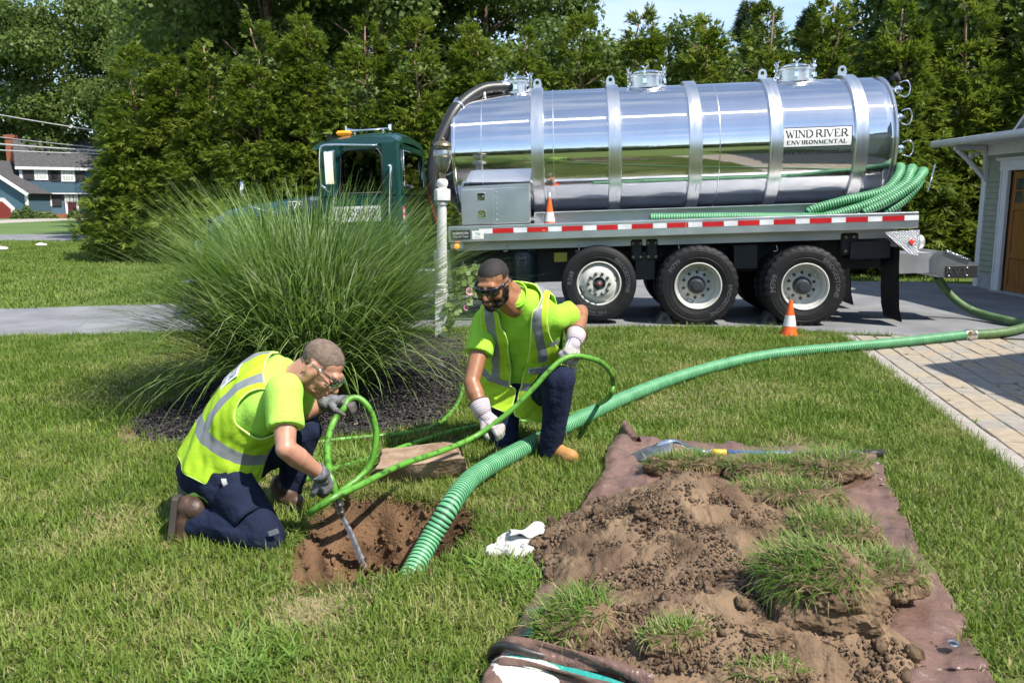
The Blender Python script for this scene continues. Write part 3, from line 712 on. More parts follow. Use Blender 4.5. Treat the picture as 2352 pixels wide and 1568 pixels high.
# ============================================================= THE TANK TRUCK
TR0 = Vector((3.72, 10.72, 0.0)); TYAW = -0.06; TILT = 0.033
truck = thing('vacuum_truck', 'green truck with long mirror polished steel tank on a three axle bed', 'truck', TR0, TYAW)
TEX = Vector((math.cos(TYAW), math.sin(TYAW), 0)); TEY = Vector((-math.sin(TYAW), math.cos(TYAW), 0))
def tl(u, v, c):
    """photo pixel -> truck body coordinates on the plane y=c"""
    r = ray(u, v); o = Vector((0, 0, CAM_H)) - TR0; t = (c - o.dot(TEY))/r.dot(TEY); p = o + r*t
    x, z = p.dot(TEX), p.z; return Vector((x*math.cos(TILT)+z*math.sin(TILT), c, -x*math.sin(TILT)+z*math.cos(TILT)))
TR = (0, -TILT, 0)
def part(b, name, m, smooth=None, parent=None):
    return b.build(name, m, parent or truck, smooth, rot=None if parent else TR)
def steel(name, base, rough, aniso=0.0, bump=0.0, bs=4.0, stretch=None):
    return mat(name, (base, base, base*1.01), rough, 1.0, 0.04, 3, bump=bump, bscale=bs, aniso=aniso, obj=True, stretch=stretch, rvar=rough*0.3)
m_mirror = steel('polished_steel', 0.80, 0.055, bump=0.012, bs=2.2, stretch=(1, .5, .5))
def brushed_mirror():
    m = m_mirror; n = m.node_tree; b = n.nodes['Principled BSDF']; o = n.nodes['Material Output']
    q = n.nodes.new('ShaderNodeBsdfAnisotropic'); q.inputs['Color'].default_value = (.8,.81,.83,1); q.inputs['Roughness'].default_value = .32; q.inputs['Anisotropy'].default_value = .93; q.inputs['Rotation'].default_value = .0
    t = n.nodes.new('ShaderNodeTangent'); t.direction_type = 'RADIAL'; t.axis = 'X'; n.links.new(t.outputs[0], q.inputs['Tangent'])
    a = n.nodes.new('ShaderNodeMixShader'); a.inputs[0].default_value = .22; n.links.new(b.outputs[0], a.inputs[1]); n.links.new(q.outputs[0], a.inputs[2]); n.links.new(a.outputs[0], o.inputs[0])
brushed_mirror()
m_alu = steel('brushed_aluminium', 0.72, 0.30, bump=0.05, bs=60, stretch=(6, 1, 1))
m_alu2 = steel('sheet_aluminium', 0.74, 0.34, bump=0.03, bs=30)
m_chrome = steel('chrome', 0.85, 0.06)
m_dull = steel('dull_aluminium', 0.60, 0.5, bump=0.1, bs=40)
m_black = mat('black_chassis', (0.018,0.018,0.020), 0.55, bump=0.2, bscale=30)
m_rubber = mat('tyre_rubber', (0.014,0.014,0.015), 0.6, col2=(0.008,0.008,0.009), vscale=8, bump=0.15, bscale=60, spec=.3)
m_rlet = mat('tyre_lettering', (0.10,0.10,0.105), 0.6)
m_green = mat('truck_green_paint', (0.003,0.042,0.036), 0.30, coat=0.5, var=0.08, obj=True)
m_wheelw = mat('wheel_white_paint', (0.60,0.60,0.56), 0.35, col2=(0.50,0.50,0.46), vscale=9, coat=0.3, obj=True)
m_red = mat('red_tape', (0.48,0.010,0.016), 0.35, coat=0.5); m_wht = mat('white_tape', (0.72,0.73,0.76), 0.35, coat=0.4)
m_white = mat('white_paint', (0.78,0.78,0.76), 0.45, var=0.05); m_ink = mat('black_ink', (0.012,0.012,0.014), 0.5)
m_glass = glass('window_glass', (0.55, 0.66, 0.62), 0.0, 0.06)
def diamond_mat():
    m = bpy.data.materials.new('diamond_plate'); m.use_nodes = True; n = m.node_tree; b = n.nodes['Principled BSDF']
    b.inputs['Base Color'].default_value = (0.62, 0.63, 0.66, 1); b.inputs['Metallic'].default_value = 1; b.inputs['Roughness'].default_value = 0.26
    g = n.nodes.new('ShaderNodeTexCoord'); hs = []
    for a in (1, -1):
        w = n.nodes.new('ShaderNodeTexWave'); w.wave_type = 'BANDS'; w.bands_direction = 'DIAGONAL'; w.inputs['Scale'].default_value = 17
        mp = n.nodes.new('ShaderNodeMapping'); mp.inputs['Scale'].default_value = (a, 1, 1); n.links.new(g.outputs['Object'], mp.inputs[0]); n.links.new(mp.outputs[0], w.inputs[0]); hs.append(w)
    mu = n.nodes.new('ShaderNodeMath'); mu.operation = 'MULTIPLY'; n.links.new(hs[0].outputs['Fac'], mu.inputs[0]); n.links.new(hs[1].outputs['Fac'], mu.inputs[1])
    bp = n.nodes.new('ShaderNodeBump'); bp.inputs['Strength'].default_value = 0.8; bp.inputs['Distance'].default_value = 0.012
    n.links.new(mu.outputs[0], bp.inputs['Height']); n.links.new(bp.outputs[0], b.inputs['Normal']); return m
m_diam = diamond_mat()
# ---- tank
TY, TZ, TRD = 1.22, 2.36, 0.855
MX = Matrix.Translation((0, TY, TZ)) @ Matrix.Rotation(PI/2, 4, 'Y')       # lathe axis z -> x
b = MB(); b.lathe([(0.0,-4.76),(0.30,-4.735),(0.55,-4.66),(0.70,-4.57),(0.775,-4.49)], 72, 0, MX)
b.lathe([(0.775,-4.49),(0.80,-4.488),(0.822,-4.47),(0.822,-4.44),(0.815,-4.43)], 72, 0, MX)
b.lathe([(0.815,-4.43),(0.832,-4.1),(0.845,-3.75),(TRD,-3.4),(TRD,-2.4),(TRD,-1.2),(TRD,0),(TRD,1.12)], 72, 0, MX)
b.lathe([(TRD,1.12),(0.85,1.17),(0.83,1.215),(0.80,1.24)], 72, 0, MX); b.lathe([(0.80,1.24),(0.70,1.32),(0.55,1.39),(0.30,1.45),(0,1.47)], 72, 0, MX)
tank = part(b, 'tank', m_mirror)
def ring_band(x, w, h, r=TRD):
    return MB().lathe([(r-.01,x-w/2),(r+h*.8,x-w/2),(r+h,x-w/2+.008),(r+h,x+w/2-.008),(r+h*.8,x+w/2),(r-.01,x+w/2)], 96, 0, MX, False)
for i, x in enumerate((-3.34, -2.33, -1.29, -0.265, 0.80)):
    bd = part(ring_band(x, 0.165, 0.045, TRD-(0.003 if i == 0 else 0)), 'tank_band', m_alu, 40)
    if i != 2:
        b = MB(); Ml = T(x, TY+.012, TZ+TRD+.04) @ Matrix.Rotation(PI/2, 4, 'X')
        pts = [(math.cos(a)*.055, .075+math.sin(a)*.055) for a in [PI*k/10 for k in range(11)]]
        ho = [(math.cos(a)*.026, .075+math.sin(a)*.026) for a in [2*PI*k/14 for k in range(14)]]
        outl = [(.085, -.01)]+pts+[(-.085, -.01)]
        for z0, z1 in ((0, .024),):
            n_ = 28
            def op(a):
                p = Vector((math.cos(a), math.sin(a)))
                return (p.x*.055, .075+p.y*.055) if p.y >= 0 else ((.055+.03*-p.y)*(p.x if abs(p.x) > .5 else p.x), .075+p.y*.085)
            P = []
            for zz_ in (z0, z1): P.append([Ml @ Vector((op(2*PI*k/n_)[0], op(2*PI*k/n_)[1], zz_)) for k in range(n_)])
            Q = [[Ml @ Vector((math.cos(2*PI*k/n_)*.026, .075+math.sin(2*PI*k/n_)*.026, zz_)) for k in range(n_)] for zz_ in (z1, z0)]
            b.grid([P[0], P[1], Q[0], Q[1], P[0]], 0, False, True, False)
        b.build('lifting_lug', m_alu, bd)
for x in (-4.08, -3.13, -0.98): part(ring_band(x, 0.012, 0.005, TRD if x > -3.4 else 0.831), 'weld_seam', m_alu)
part(MB().lathe([(0.80,1.235),(0.845,1.238),(0.852,1.26),(0.80,1.263)], 72, 0, MX, False), 'tank_rim', m_alu)
def hatch(x, r, name='hatch'):
    z0 = TZ+TRD-0.03; M = T(x, TY, z0); b = MB()
    b.lathe([(r,-.04),(r,.15),(r+.022,.15),(r+.022,.172),(r-.01,.172)], 40, 0, M); b.lathe([(r+.05,-.008),(r+.05,.022),(r,.026)], 40, 0, M)
    h = part(b, name, m_alu2, 35)
    MB().lathe([(r+.02,.174),(r+.022,.19),(r*.93,.20),(r*.7,.228),(r*.35,.246),(0,.25)], 40, 0, M).build('hatch_lid', m_mirror, h, 35)
    for k in range(6):
        a = 2*PI*k/6+.35; c = Vector((math.cos(a), math.sin(a), 0)); t_ = Vector((-c.y, c.x, 0)); p = Vector((x, TY, z0)) + c*(r+.04); b = MB()
        b.bar(p+Vector((0,0,.05)), p+Vector((0,0,.25)), .011); b.box(p+Vector((0,0,.075)), (.05,.05,.06), M=Matrix.Rotation(a,3,'Z')); b.box(p+Vector((0,0,.19))-c*.01, (.07,.03,.03), M=Matrix.Rotation(a,3,'Z'))
        b.bar(p+Vector((0,0,.235)), p+t_*.05+Vector((0,0,.275)), .009, 6); b.bar(p+Vector((0,0,.235)), p-t_*.05+Vector((0,0,.275)), .009, 6); b.ell(p+Vector((0,0,.232)), .018, n=8, k=5)
        b.build('hatch_clamp', m_chrome, h)
    return h
hatch(-1.835, 0.235); hatch(0.17, 0.235); fh = hatch(-3.60, 0.145)
# vacuum line from the front hatch
hp = [tl(1212,203,1.2), tl(1180,201,1.18), tl(1150,201,1.12), tl(1110,206,1.0), tl(1072,228,0.85), tl(1045,256,0.68), tl(1021,300,0.55), tl(1001,350,0.45), tl(993,400,0.42), tl(996,450,0.45), tl(1004,500,0.5), tl(1012,548,0.55)]
hs_ = resample(smooth_path(hp[1:], 8), 0.03)
m_bh = mat('black_hose_rubber', (0.022,0.022,0.024), 0.42, bump=0.12, bscale=50)
vh = part(MB().tube(hs_, 0.082, 18), 'vacuum_line', m_bh)
P_, T_, N_, B_ = frames(hs_)
b = MB(); b.grid([[P_[i] + (N_[i]*math.cos(a) + B_[i]*math.sin(a))*0.0835 for a in (ph-.14, ph, ph+.14)] for i in range(len(P_)) for ph in [1.25+2.4*math.sin(i*0.045+.5)]])
b.build('red_stripe', mat('red_stripe_paint', (0.55,0.045,0.025), 0.5), vh)
for i in (int(len(hs_)*.33), int(len(hs_)*.56)):
    MB().tube([P_[i]-T_[i]*.02, P_[i]+T_[i]*.02], .089, 18).build('hose_clamp', m_black if i > len(hs_)*.4 else m_alu, vh)
b = MB(); b.tube(smooth_path([tl(1150,201,1.13), tl(1175,200,1.18), tl(1198,207,1.21), tl(1205,222,1.22)], 5), [.088]*8+[.10]*8, 18); b.build('hose_elbow', m_alu, vh)
b = MB(); b.tube([tl(1112,228,.95), tl(1112,212,.95)], .03, 10); part(b, 'vent_nipple', m_alu)
# rear sight valves and lamp
for (u, v) in ((2062,206),(2066,270),(2069,342)):
    c = tl(u, v, 0.98); c.x = max(c.x, 1.34); b = MB(); b.ell(c, (.05,.05,.055), n=12, k=8); b.tube([c-Vector((.12,0,0)), c+Vector((.06,0,0))], .028, 10)
    b.tube(smooth_path([c+Vector((.0,-.05,.08)), c+Vector((.10,-.06,.10)), c+Vector((.14,-.06,0)), c+Vector((.10,-.06,-.10)), c+Vector((0,-.05,-.08))], 5), .009, 6); part(b, 'sight_valve', m_chrome)
c = tl(2046,182,1.1); part(MB().tube([c, c+Vector((.08,-.06,.03))], [.03,.06], 12).bar(c, c+Vector((-.05,.03,-.10)), .012), 'work_lamp', m_black)
# company board on the tank side
def onto(r=TRD+.006, x0=0, zc=0):
    """flat lettering wrapped round the tank side"""
    a0 = math.asin((zc-TZ)/TRD)
    def w(co):
        a = a0 + co.y/TRD; rr = r + co.z; return Vector((x0+co.x, TY - math.cos(a)*rr, TZ + math.sin(a)*rr))
    return w
s0, s1 = tl(1789,295,0.40), tl(1949,330,0.40); s2 = tl(1789,341,0.40)
sw = s1.x-s0.x; zc = (s0.z+s2.z)/2; sh = (s0.z-s2.z); xc = (s0.x+s1.x)/2+.035; zc += 0.0
w1 = onto(TRD+.004, xc, zc); w2 = onto(TRD+.006, xc, zc); w3 = onto(TRD+.0085, xc, zc)
def wpanel(w, W_, H_, n=10): return [[w(Vector((-W_/2+W_*i/n, -H_/2+H_*j/n, 0))) for j in range(n+1)] for i in range(n+1)]
bd = part(MB().grid(wpanel(w1, sw, sh)), 'company_board', m_ink); MB().grid(wpanel(w2, sw-.022, sh-.022)).build('board_face', m_white, bd)
# serif capitals: strokes with feet
SERIF = {'W': 'a0,1 .28,0 b.28,0 .52,.78 a.46,.78 .74,0 b.74,0 1,1|s0,1 s1,1 s.48,1', 'I': 'a.2,0 .2,1|s.2,0 s.2,1', 'N': 'b.1,0 .1,1 a.1,1 .8,0 b.8,0 .8,1|s.1,0 s.1,1 s.8,1',
 'D': 'a.12,0 .12,1 b.12,1 .5,1 a.5,1 .82,.72 a.82,.72 .82,.28 a.82,.28 .5,0 b.5,0 .12,0|', 'R': 'a.12,0 .12,1 b.12,1 .5,1 a.5,1 .68,.87 a.68,.87 .68,.64 a.68,.64 .5,.5 b.5,.5 .12,.5 a.42,.5 .8,0|s.12,0 s.8,0',
 'V': 'a0,1 .4,0 b.4,0 .8,1|s0,1 s.8,1', 'E': 'a.12,0 .12,1 b.12,1 .66,1 b.12,.52 .52,.52 b.12,0 .7,0 b.66,1 .66,.84 b.7,0 .7,.18|', 'O': 'a.1,.35 .1,.65 a.1,.65 .3,.96 b.3,.96 .62,.96 a.62,.96 .82,.65 a.82,.65 .82,.35 a.82,.35 .62,.04 b.62,.04 .3,.04 a.3,.04 .1,.35|',
 'M': 'b.1,0 .1,1 a.1,1 .48,.1 b.48,.1 .86,1 a.86,1 .86,0|s.1,0 s.86,0', 'T': 'a.4,0 .4,1 b0,1 .8,1 b0,1 0,.82 b.8,1 .8,.82|s.4,0', 'A': 'b.02,0 .42,1 a.42,1 .82,0 b.18,.36 .66,.36|s.02,0 s.82,0', 'L': 'a.12,0 .12,1 b.12,0 .66,0 b.66,0 .66,.2|s.12,1'}
SW = {'W': 1.02, 'I': .4, 'N': .92, 'M': .98, 'E': .8, 'L': .74}
def serif_mesh(txt, h, track=1.0, thick=.15, thin=.065):
    b = MB(); x = 0.0
    for ch in txt:
        if ch == ' ': x += .30; continue
        st, ft = SERIF[ch].split('|'); tok = st.replace('a', ' a').replace('b', ' b').split(); i = 0
        seq = st.split()
        for j in range(0, len(seq), 2):
            k = seq[j][0]; p = Vector([float(q) for q in seq[j][1:].split(',')]); q = Vector([float(q) for q in seq[j+1].lstrip('ab').split(',')])
            w = (thick if k == 'a' else thin)/2; d = (q-p).normalized(); nn = Vector((-d.y, d.x)); p -= d*.02; q += d*.02
            b.add([((x+c.x)*h, c.y*h, 0) for c in (p+nn*w, p-nn*w, q-nn*w, q+nn*w)], [(0, 1, 2, 3)], 0, False)
        for s in ft.split():
            p = [float(q) for q in s[1:].split(',')]; e = .05 if p[1] < .5 else -.05
            b.add([((x+c[0])*h, c[1]*h, 0) for c in ((p[0]-.17, p[1]), (p[0]+.17, p[1]), (p[0]+.17, p[1]+e), (p[0]-.17, p[1]+e))], [(0, 1, 2, 3)], 0, False)
        x += SW.get(ch, .9)*track + .06
    L = (x-.06)*h; b.v = [(vx-L/2, vy-h/2, vz) for vx, vy, vz in b.v]; return b, L
def serif(txt, width, h, m, parent, fn, track=1.0, bold=1.0):
    b, L = serif_mesh(txt, h, track, .15*bold, .065*bold); k = width/L
    b.v = [tuple(fn(Vector((x*k, y, 0)))) for x, y, z in b.v]; return b.build('lettering', m, parent)
serif('WIND RIVER', sw*0.88, sh*0.36, m_ink, bd, lambda c: w3(c+Vector((0, sh*0.17, 0))), bold=1.15)
serif('ENVIRONMENTAL', sw*0.86, sh*0.19, m_ink, bd, lambda c: w3(c-Vector((0, sh*0.25, 0))), 1.1, 1.3)
uo = text('www.wrenvironmental.com', 0.092, m_ink, truck, None, warp=onto(TRD+.004, xc+.0, zc-sh/2-.062), sx=sw/1.05*1.0); uo.rotation_euler = TR
# ---- bed
RX0, RX1 = -4.51, 1.41
b = MB().box(((RX0+RX1)/2, .022, 1.32), (RX1-RX0, .044, .20), bev=.008); b.box(((RX0+RX1)/2, .05, 1.415), (RX1-RX0-.01, .09, .016)); b.box((-1.47, -.002, 1.32), (.008, .01, .19))
b.box((RX0+.02, 1.22, 1.32), (.04, 2.36, .19)); b.box((RX1-.02, 1.22, 1.32), (.04, 2.36, .19)); b.box(((RX0+RX1)/2, 2.42, 1.32), (RX1-RX0, .04, .2))
rail = part(b, 'bed_rail', m_alu2)
x = -4.11; k = 0; tp = {}
while x < 1.30:
    L = (0.175, 0.27)[k % 2]
    if k % 2 not in tp: tp[k % 2] = MB().box((0, 0, 0), (L-.002, .004, .062)).mesh('reflective_tape', (m_wht, m_red)[k % 2])
    o = link(tp[k % 2], 'reflective_tape', rail, (x+L/2, -.003, 1.348)); x += L; k += 1
# plates
def plate(u0, v0, u1, v1, name, m, parent, c=0.0, out=.006):
    a, d = tl(u0, v0, c), tl(u1, v1, c); return MB().box(((a.x+d.x)/2, c-out/2-.001, (a.z+d.z)/2), (abs(d.x-a.x), out, abs(a.z-d.z)), bev=.002).build(name, m, parent), ((a.x+d.x)/2, c-out-.003, (a.z+d.z)/2), abs(d.x-a.x), abs(a.z-d.z)
def txt_on(txt, size, m, parent, c, dz=0, dx=0, sx=1.0, spacing=1.0): return text(txt, size, m, parent, T(c[0]+dx, c[1], c[2]+dz) @ Matrix.Rotation(PI/2, 4, 'X'), sx=sx, spacing=spacing)
o, c, w_, h_ = plate(1035,529,1081,550, 'maker_plate', m_black, rail)
txt_on('ROBINSON', .045, m_wht, o, c, .018, sx=.9); txt_on('Vacuum Tanks', .036, m_wht, o, c, -.022, sx=.95)
o, c, w_, h_ = plate(1084,531,1111,549, 'dealer_plate', m_white, rail); txt_on('TSI', .05, mat('teal_ink', (.05,.25,.24), .5), o, c, .012); txt_on('Toll Free', .02, m_ink, o, c, -.03)
b = MB().box(((RX0+RX1)/2, .23, 1.27), (RX1-RX0-.1, .38, .02)); b.box(((RX0+RX1)/2+.1, 1.22, 1.48), (RX1-RX0-.5, 1.55, .04)); part(b, 'bed_floor', m_diam)
part(MB().box((-1.03, .43, 1.41), (4.75, .03, .28)).box((-1.03, .50, 1.556), (4.75, .34, .012)), 'tread_plate', m_diam)
part(MB().box((-1.6, .30, 1.155), (5.7, .03, .13)).box((-1.6, .34, 1.22), (5.7, .1, .012)), 'sub_frame', m_dull)
for u in (1165, 1330, 1560, 1620, 1785): c = tl(u, 575, .26); part(MB().tube(smooth_path([c+Vector((-.01,0,.07)), c+Vector((0,-.01,0)), c+Vector((-.05,0,-.01))], 4), .008, 6), 'tie_hook', m_dull)
# toolbox
tb = part(MB().box((-3.89, .235, 1.665), (.88, .43, .46), bev=.008), 'tool_box', m_alu2)
b = MB(); P0 = [(-4.33, 1.897), (-3.45, 1.897), (-3.45, 1.94), (-4.27, 1.925)]; b.prism([(x_, z_) for x_, z_ in P0], .42, T(0, .445, 0) @ Matrix.Rotation(PI/2, 4, 'X')); b.build('box_lid', m_alu2, tb)
dr = MB().box((-4.115, .014, 1.665), (.415, .012, .43), bev=.004).build('box_door', m_alu2, tb)
for z in (1.79, 1.565):
    b = MB().box((-4.07, .004, z), (.10, .014, .10), bev=.006); b.box((-4.07, -.008, z-.01), (.062, .012, .028), bev=.004); b.box((-4.07, -.006, z+.018), (.02, .016, .03)); b.build('box_latch', m_chrome, tb)
for k in range(6): MB().ell((-3.875, .016, 1.49+k*.07), (.009, .006, .009), n=8, k=4).build('rivet', m_chrome, tb)
# gusset, lamps, flaps
g = [tl(2030,533,0), tl(2112,527,0), tl(2109,586,0), tl(2086,583,0)]
b = MB(); b.prism([(p.x, p.z) for p in reversed(g)], .012, T(0, .0, 0) @ Matrix.Rotation(PI/2, 4, 'X')); gs = part(b, 'gusset_plate', m_diam)
c = tl(2093,555,0); MB().lathe([(.036,0),(.036,.012),(.028,.012)], 20, 0, T(c.x,-.012,c.z) @ Matrix.Rotation(PI/2,4,'X')).build('lamp_bezel', m_black, gs)
MB().lathe([(.03,.004),(.028,.016),(.018,.024),(0,.027)], 20, 0, T(c.x,-.012,c.z) @ Matrix.Rotation(PI/2,4,'X')).build('tail_lamp', emit('red_lamp', (.9,.03,.015), 0.7), gs)
c = tl(1049,566,.0); ml = part(MB().box((c.x, .03, c.z+.01), (.17, .03, .075), bev=.02), 'lamp_bracket', m_alu2)
MB().lathe([(.035,0),(.032,.018),(.02,.026),(0,.028)], 18, 0, T(c.x,.013,c.z) @ Matrix.Rotation(PI/2,4,'X')).build('marker_lamp', emit('amber_lamp', (.95,.26,.02), 0.8), ml)
for y0, sgn in ((.03, 1), (1.85, 1)):
    prof = [(1.19, .98), (1.19, .75), (1.20, .45), (1.215, .2), (1.255, .03)]
    b = MB(); b.grid([[(x_, y, z_) for y in (y0, y0+.6)] for x_, z_ in prof]); b.grid([[(x_+.012, y, z_) for y in (y0+.6, y0)] for x_, z_ in prof])
    b.bar((1.205, y0, .42), (1.205, y0+.6, .42), .006, 6); part(b, 'mud_flap', m_rubber, 40)
part(MB().box((.1, .78, 1.0), (2.4, .08, .32)).box((.1, 1.66, 1.0), (2.4, .08, .32)).box((-4.4, .78, .98), (7.0, .08, .28)).box((-4.4, 1.66, .98), (7.0, .08, .28)).box((1.3, 1.2, .95), (.25, 1.0, .3)).box((.9, .35, .95), (.5, .3, .22)), 'chassis_frame', m_black)
part(MB().box((-1.4, 1.22, .86), (5.6, .8, .40)).box((-3.4, .9, .86), (1.2, .5, .5)).box((-1.96, .5, .82), (.25, .45, .36)).box((-.66, .5, .9), (.3, .45, .3)), 'running_gear', m_black)
for x in (-2.07, -1.87, .66):
    b = MB().box((x, .28, 1.03), (.22 if x > 0 else .15, .05, .28), bev=.02)
    h = part(b, 'spring_hanger', m_black)
    for ix in (-.05, .05):
        for iz in (-.09, .09): MB().lathe([(.022,0),(.02,.012),(0,.014)], 8, 0, T(x+ix, .255, 1.03+iz) @ Matrix.Rotation(PI/2,4,'X')).build('hanger_bolt', mat('zinc_bolt', (.45,.38,.2), .45, .8), h)
# pump side kit below the bed
c = tl(1205,612,.42); part(MB().lathe([(0,-.24),(.12,-.235),(.165,-.2),(.17,-.19),(.17,.17),(.15,.21),(.06,.225),(.06,.3),(0,.3)], 28, 0, T(c.x, .45, c.z)), 'oil_separator', mat('separator_paint', (.012,.028,.034), .45, coat=.3), 35)
lp = MB().box((c.x-.01, .272, c.z+.12), (.12,.01,.06)).build('separator_plate', m_black, truck); lp.rotation_euler = TR; txt_on('NVE', .055, mat('grey_print', (.25,.28,.30), .5), lp, (c.x-.01,.262,c.z+.12))
b = MB(); c = tl(1085,612,.45); b.tube([c+Vector((-.25,0,0)), c+Vector((.22,0,0))], .075, 16); b.tube([c+Vector((.2,0,0)), c+Vector((.32,.05,-.05)), c+Vector((.34,.1,-.3))], .07, 14); part(b, 'intake_pipe', m_black, 40)
for dx in (-.12, .05): part(MB().tube([c+Vector((dx-.02,0,0)), c+Vector((dx+.02,0,0))], .081, 16), 'pipe_clamp', m_chrome)
b = MB(); c = tl(1080,655,.5); b.tube([c+Vector((-.3,.1,.02)), c+Vector((.4,.1,.02))], .17, 20); b.tube(smooth_path([c+Vector((.0,-.05,.1)), c+Vector((.15,-.14,.0)), c+Vector((.2,-.1,-.2))], 5), .035, 10); b.tube(smooth_path([c+Vector((-.15,-.05,.1)), c+Vector((-.05,-.16,-.05)), c+Vector((.1,-.1,-.22))], 5), .02, 8); b.box(c+Vector((.05,.1,.2)), (.5,.3,.12)); part(b, 'vacuum_pump', mat('pump_paint', (.03,.032,.036), .35, .3), 40)
b = MB(); c = tl(1072,700,.25); b.tube([c+Vector((-.35,0,0)), c+Vector((.5,0,0))], .06, 14); part(b, 'exhaust_pipe', mat('exhaust_dark', (.03,.035,.05), .4, .4), 40)
part(MB().box((-4.62, .28, .86), (.22, .4, .5), bev=.01).box((-4.9,.25,.7),(.35,.36,.35), bev=.02), 'step_box', m_alu2)
o = MB().box((-4.60, .074, .95), (.10, .006, .16)).build('warning_sticker', m_white, truck); o.rotation_euler = TR
MB().box((-4.60, .069, 1.0), (.10, .004, .05)).build('sticker_band', m_red, o)
o = MB().box((-3.07, .255, .97), (.17, .01, .12)).build('data_sticker', mat('sticker_yellow', (.35,.30,.03), .6), truck); o.rotation_euler = TR
# ---- wheels
def lathe_y(x, y, z): return T(x, y, z) @ Matrix.Rotation(PI/2, 4, 'X')            # lathe axis +z -> -y (towards the photographer)
def tyre_mesh(Rt, wd, drive):
    b = MB(); h = wd/2; s = 0.285/0.52*Rt
    prof = [(s-.012,-h*.72),(s+.01,-h*.80),(s+.05,-h*.97),(Rt*.80,-h*1.0),(Rt*.90,-h*.97),(Rt-.03,-h*.90),(Rt-.008,-h*.82)]
    n_ = 96
    full = prof+[(Rt,-h*.7),(Rt,-.04),(Rt-.014,-.035),(Rt-.014,-.02),(Rt,-.015),(Rt,.015),(Rt-.014,.02),(Rt-.014,.035),(Rt,.04),(Rt,h*.7)]+[(r_, -z_) for r_, z_ in reversed(prof)]
    P = []
    for k in range(n_):
        a = 2*PI*k/n_; gap = drive and (k % 3 == 0); row = []
        for r_, z_ in full:
            q = r_ - (.018 if gap and abs(z_) > h*.35 and r_ > Rt-.035 else 0); row.append(Vector((q*math.cos(a), q*math.sin(a), z_)))
        P.append(row)
    b.grid(P, 0, True, False); 
    for r_ in (Rt*.70, Rt*.86): b.lathe([(r_-.006,h*.985),(r_,h*1.012),(r_+.006,h*.985)], 64)
    return b.mesh('tyre', m_rubber, 35)
TY_D, TY_S = tyre_mesh(.52, .27, True), tyre_mesh(.485, .27, False)
def rim_rear():
    b = MB(); b.lathe([(.285,.095),(.300,.115),(.303,.128),(.292,.132),(.284,.118),(.262,.06),(.248,-.02),(.238,-.06),(.205,-.075),(.170,-.068),(.12,-.055),(.10,-.055)], 56); return b.mesh('rim', m_wheelw, 45)
def rim_front():
    b = MB(); b.lathe([(.272,.09),(.285,.11),(.288,.122),(.276,.126),(.268,.112),(.255,.085),(.246,.075),(.225,.095),(.20,.125),(.175,.145),(.15,.150),(.085,.150),(.083,.135)], 56); return b.mesh('rim', m_wheelw, 45)
RIM_R, RIM_F = rim_rear(), rim_front()
HUB_R = MB().lathe([(.115,-.06),(.112,.02),(.098,.045),(.062,.06),(.06,.075),(0,.078)], 28).mesh('hub', mat('hub_dark', (.03,.034,.042), .5), 35)
HUB_F = MB().lathe([(.085,.12),(.080,.135),(.05,.125),(.046,.165),(.03,.185),(0,.19)], 24).mesh('hub', mat('hub_grey', (.07,.072,.078), .4, .3), 35)
CAPR = MB().lathe([(.024,.188),(.02,.196),(0,.198)], 14).mesh('hub_cap', mat('hub_red', (.35,.09,.08), .5))
m_nut = mat('lug_nut_steel', (.11,.095,.085), .5, .5)
NUT = MB().lathe([(.020,0),(.020,.014),(.0135,.016),(.0135,.034),(0,.036)], 8).mesh('lug_nut', m_nut)
HOLE = MB().lathe([(0,-.02),(.022,-.02),(.030,.004),(.034,.006)], 18).mesh('hand_hole_shade', m_black)  # black dish stands in for the shade inside a hand hole
def wheel(x, y, z, front=False, face=1, rot=0.0, tilt=False, letters=None):
    w = bpy.data.objects.new('wheel', None); COL.objects.link(w); w.parent = truck; w.empty_display_size = .1
    w.matrix_local = T(x, y+.135*face, z) @ Matrix.Rotation(PI/2 if face > 0 else -PI/2, 4, 'X') @ Matrix.Rotation(rot, 4, 'Z')
    link(TY_S if front else TY_D, 'tyre', w); link(RIM_F if front else RIM_R, 'rim', w); link(HUB_F if front else HUB_R, 'hub', w)
    if front: link(CAPR, 'hub_cap', w)
    rr, zz_ = (.135, .150) if front else (.168, -.068)
    for k in range(10): a = 2*PI*k/10; link(NUT, 'lug_nut', w, (rr*math.cos(a), rr*math.sin(a), zz_))
    for k in (0, 1):
        a = .35+PI*k
        o = link(HOLE, 'hand_hole_shade', w); r_ = .222
        if front: o.matrix_local = T(r_*math.cos(a), r_*math.sin(a), .100) @ Matrix.Rotation(a, 4, 'Z') @ Matrix.Rotation(.85, 4, 'Y') @ S3(.75, 1.5, 1)
        else: o.matrix_local = T(r_*math.cos(a), r_*math.sin(a), -.066) @ Matrix.Rotation(a, 4, 'Z') @ Matrix.Rotation(-.45, 4, 'Y') @ S3(.7, 1.4, 1)
    for s, ang_, size, flip in (letters or []):
        me = text_mesh(s, size, .002)
        rc = .405 if not front else .375
        for v in me.vertices: a = ang_ - v.co.x/rc; q = rc+v.co.y; v.co = Vector((q*math.cos(a), q*math.sin(a), .1345+v.co.z))
        me.materials.clear(); me.materials.append(m_rlet); o = bpy.data.objects.new('lettering', me); COL.objects.link(o); o.parent = w
    return w
wheel(-2.60, .0, .545, True, 1, 0.0, letters=[('BRIDGESTONE', .35, .075, 0), ('R268', 2.95, .085, 0), ('STEEL RADIAL', -1.7, .05, 0)])
wheel(-1.33, .0, .52, False, 1, .9, letters=[('BRIDGESTONE', -1.45, .075, 0), ('M799', 1.55, .085, 0)])
wheel(0.02, .0, .52, False, 1, .3, letters=[('BRIDGESTONE', .05, .085, 0), ('M799', 2.75, .1, 0)])
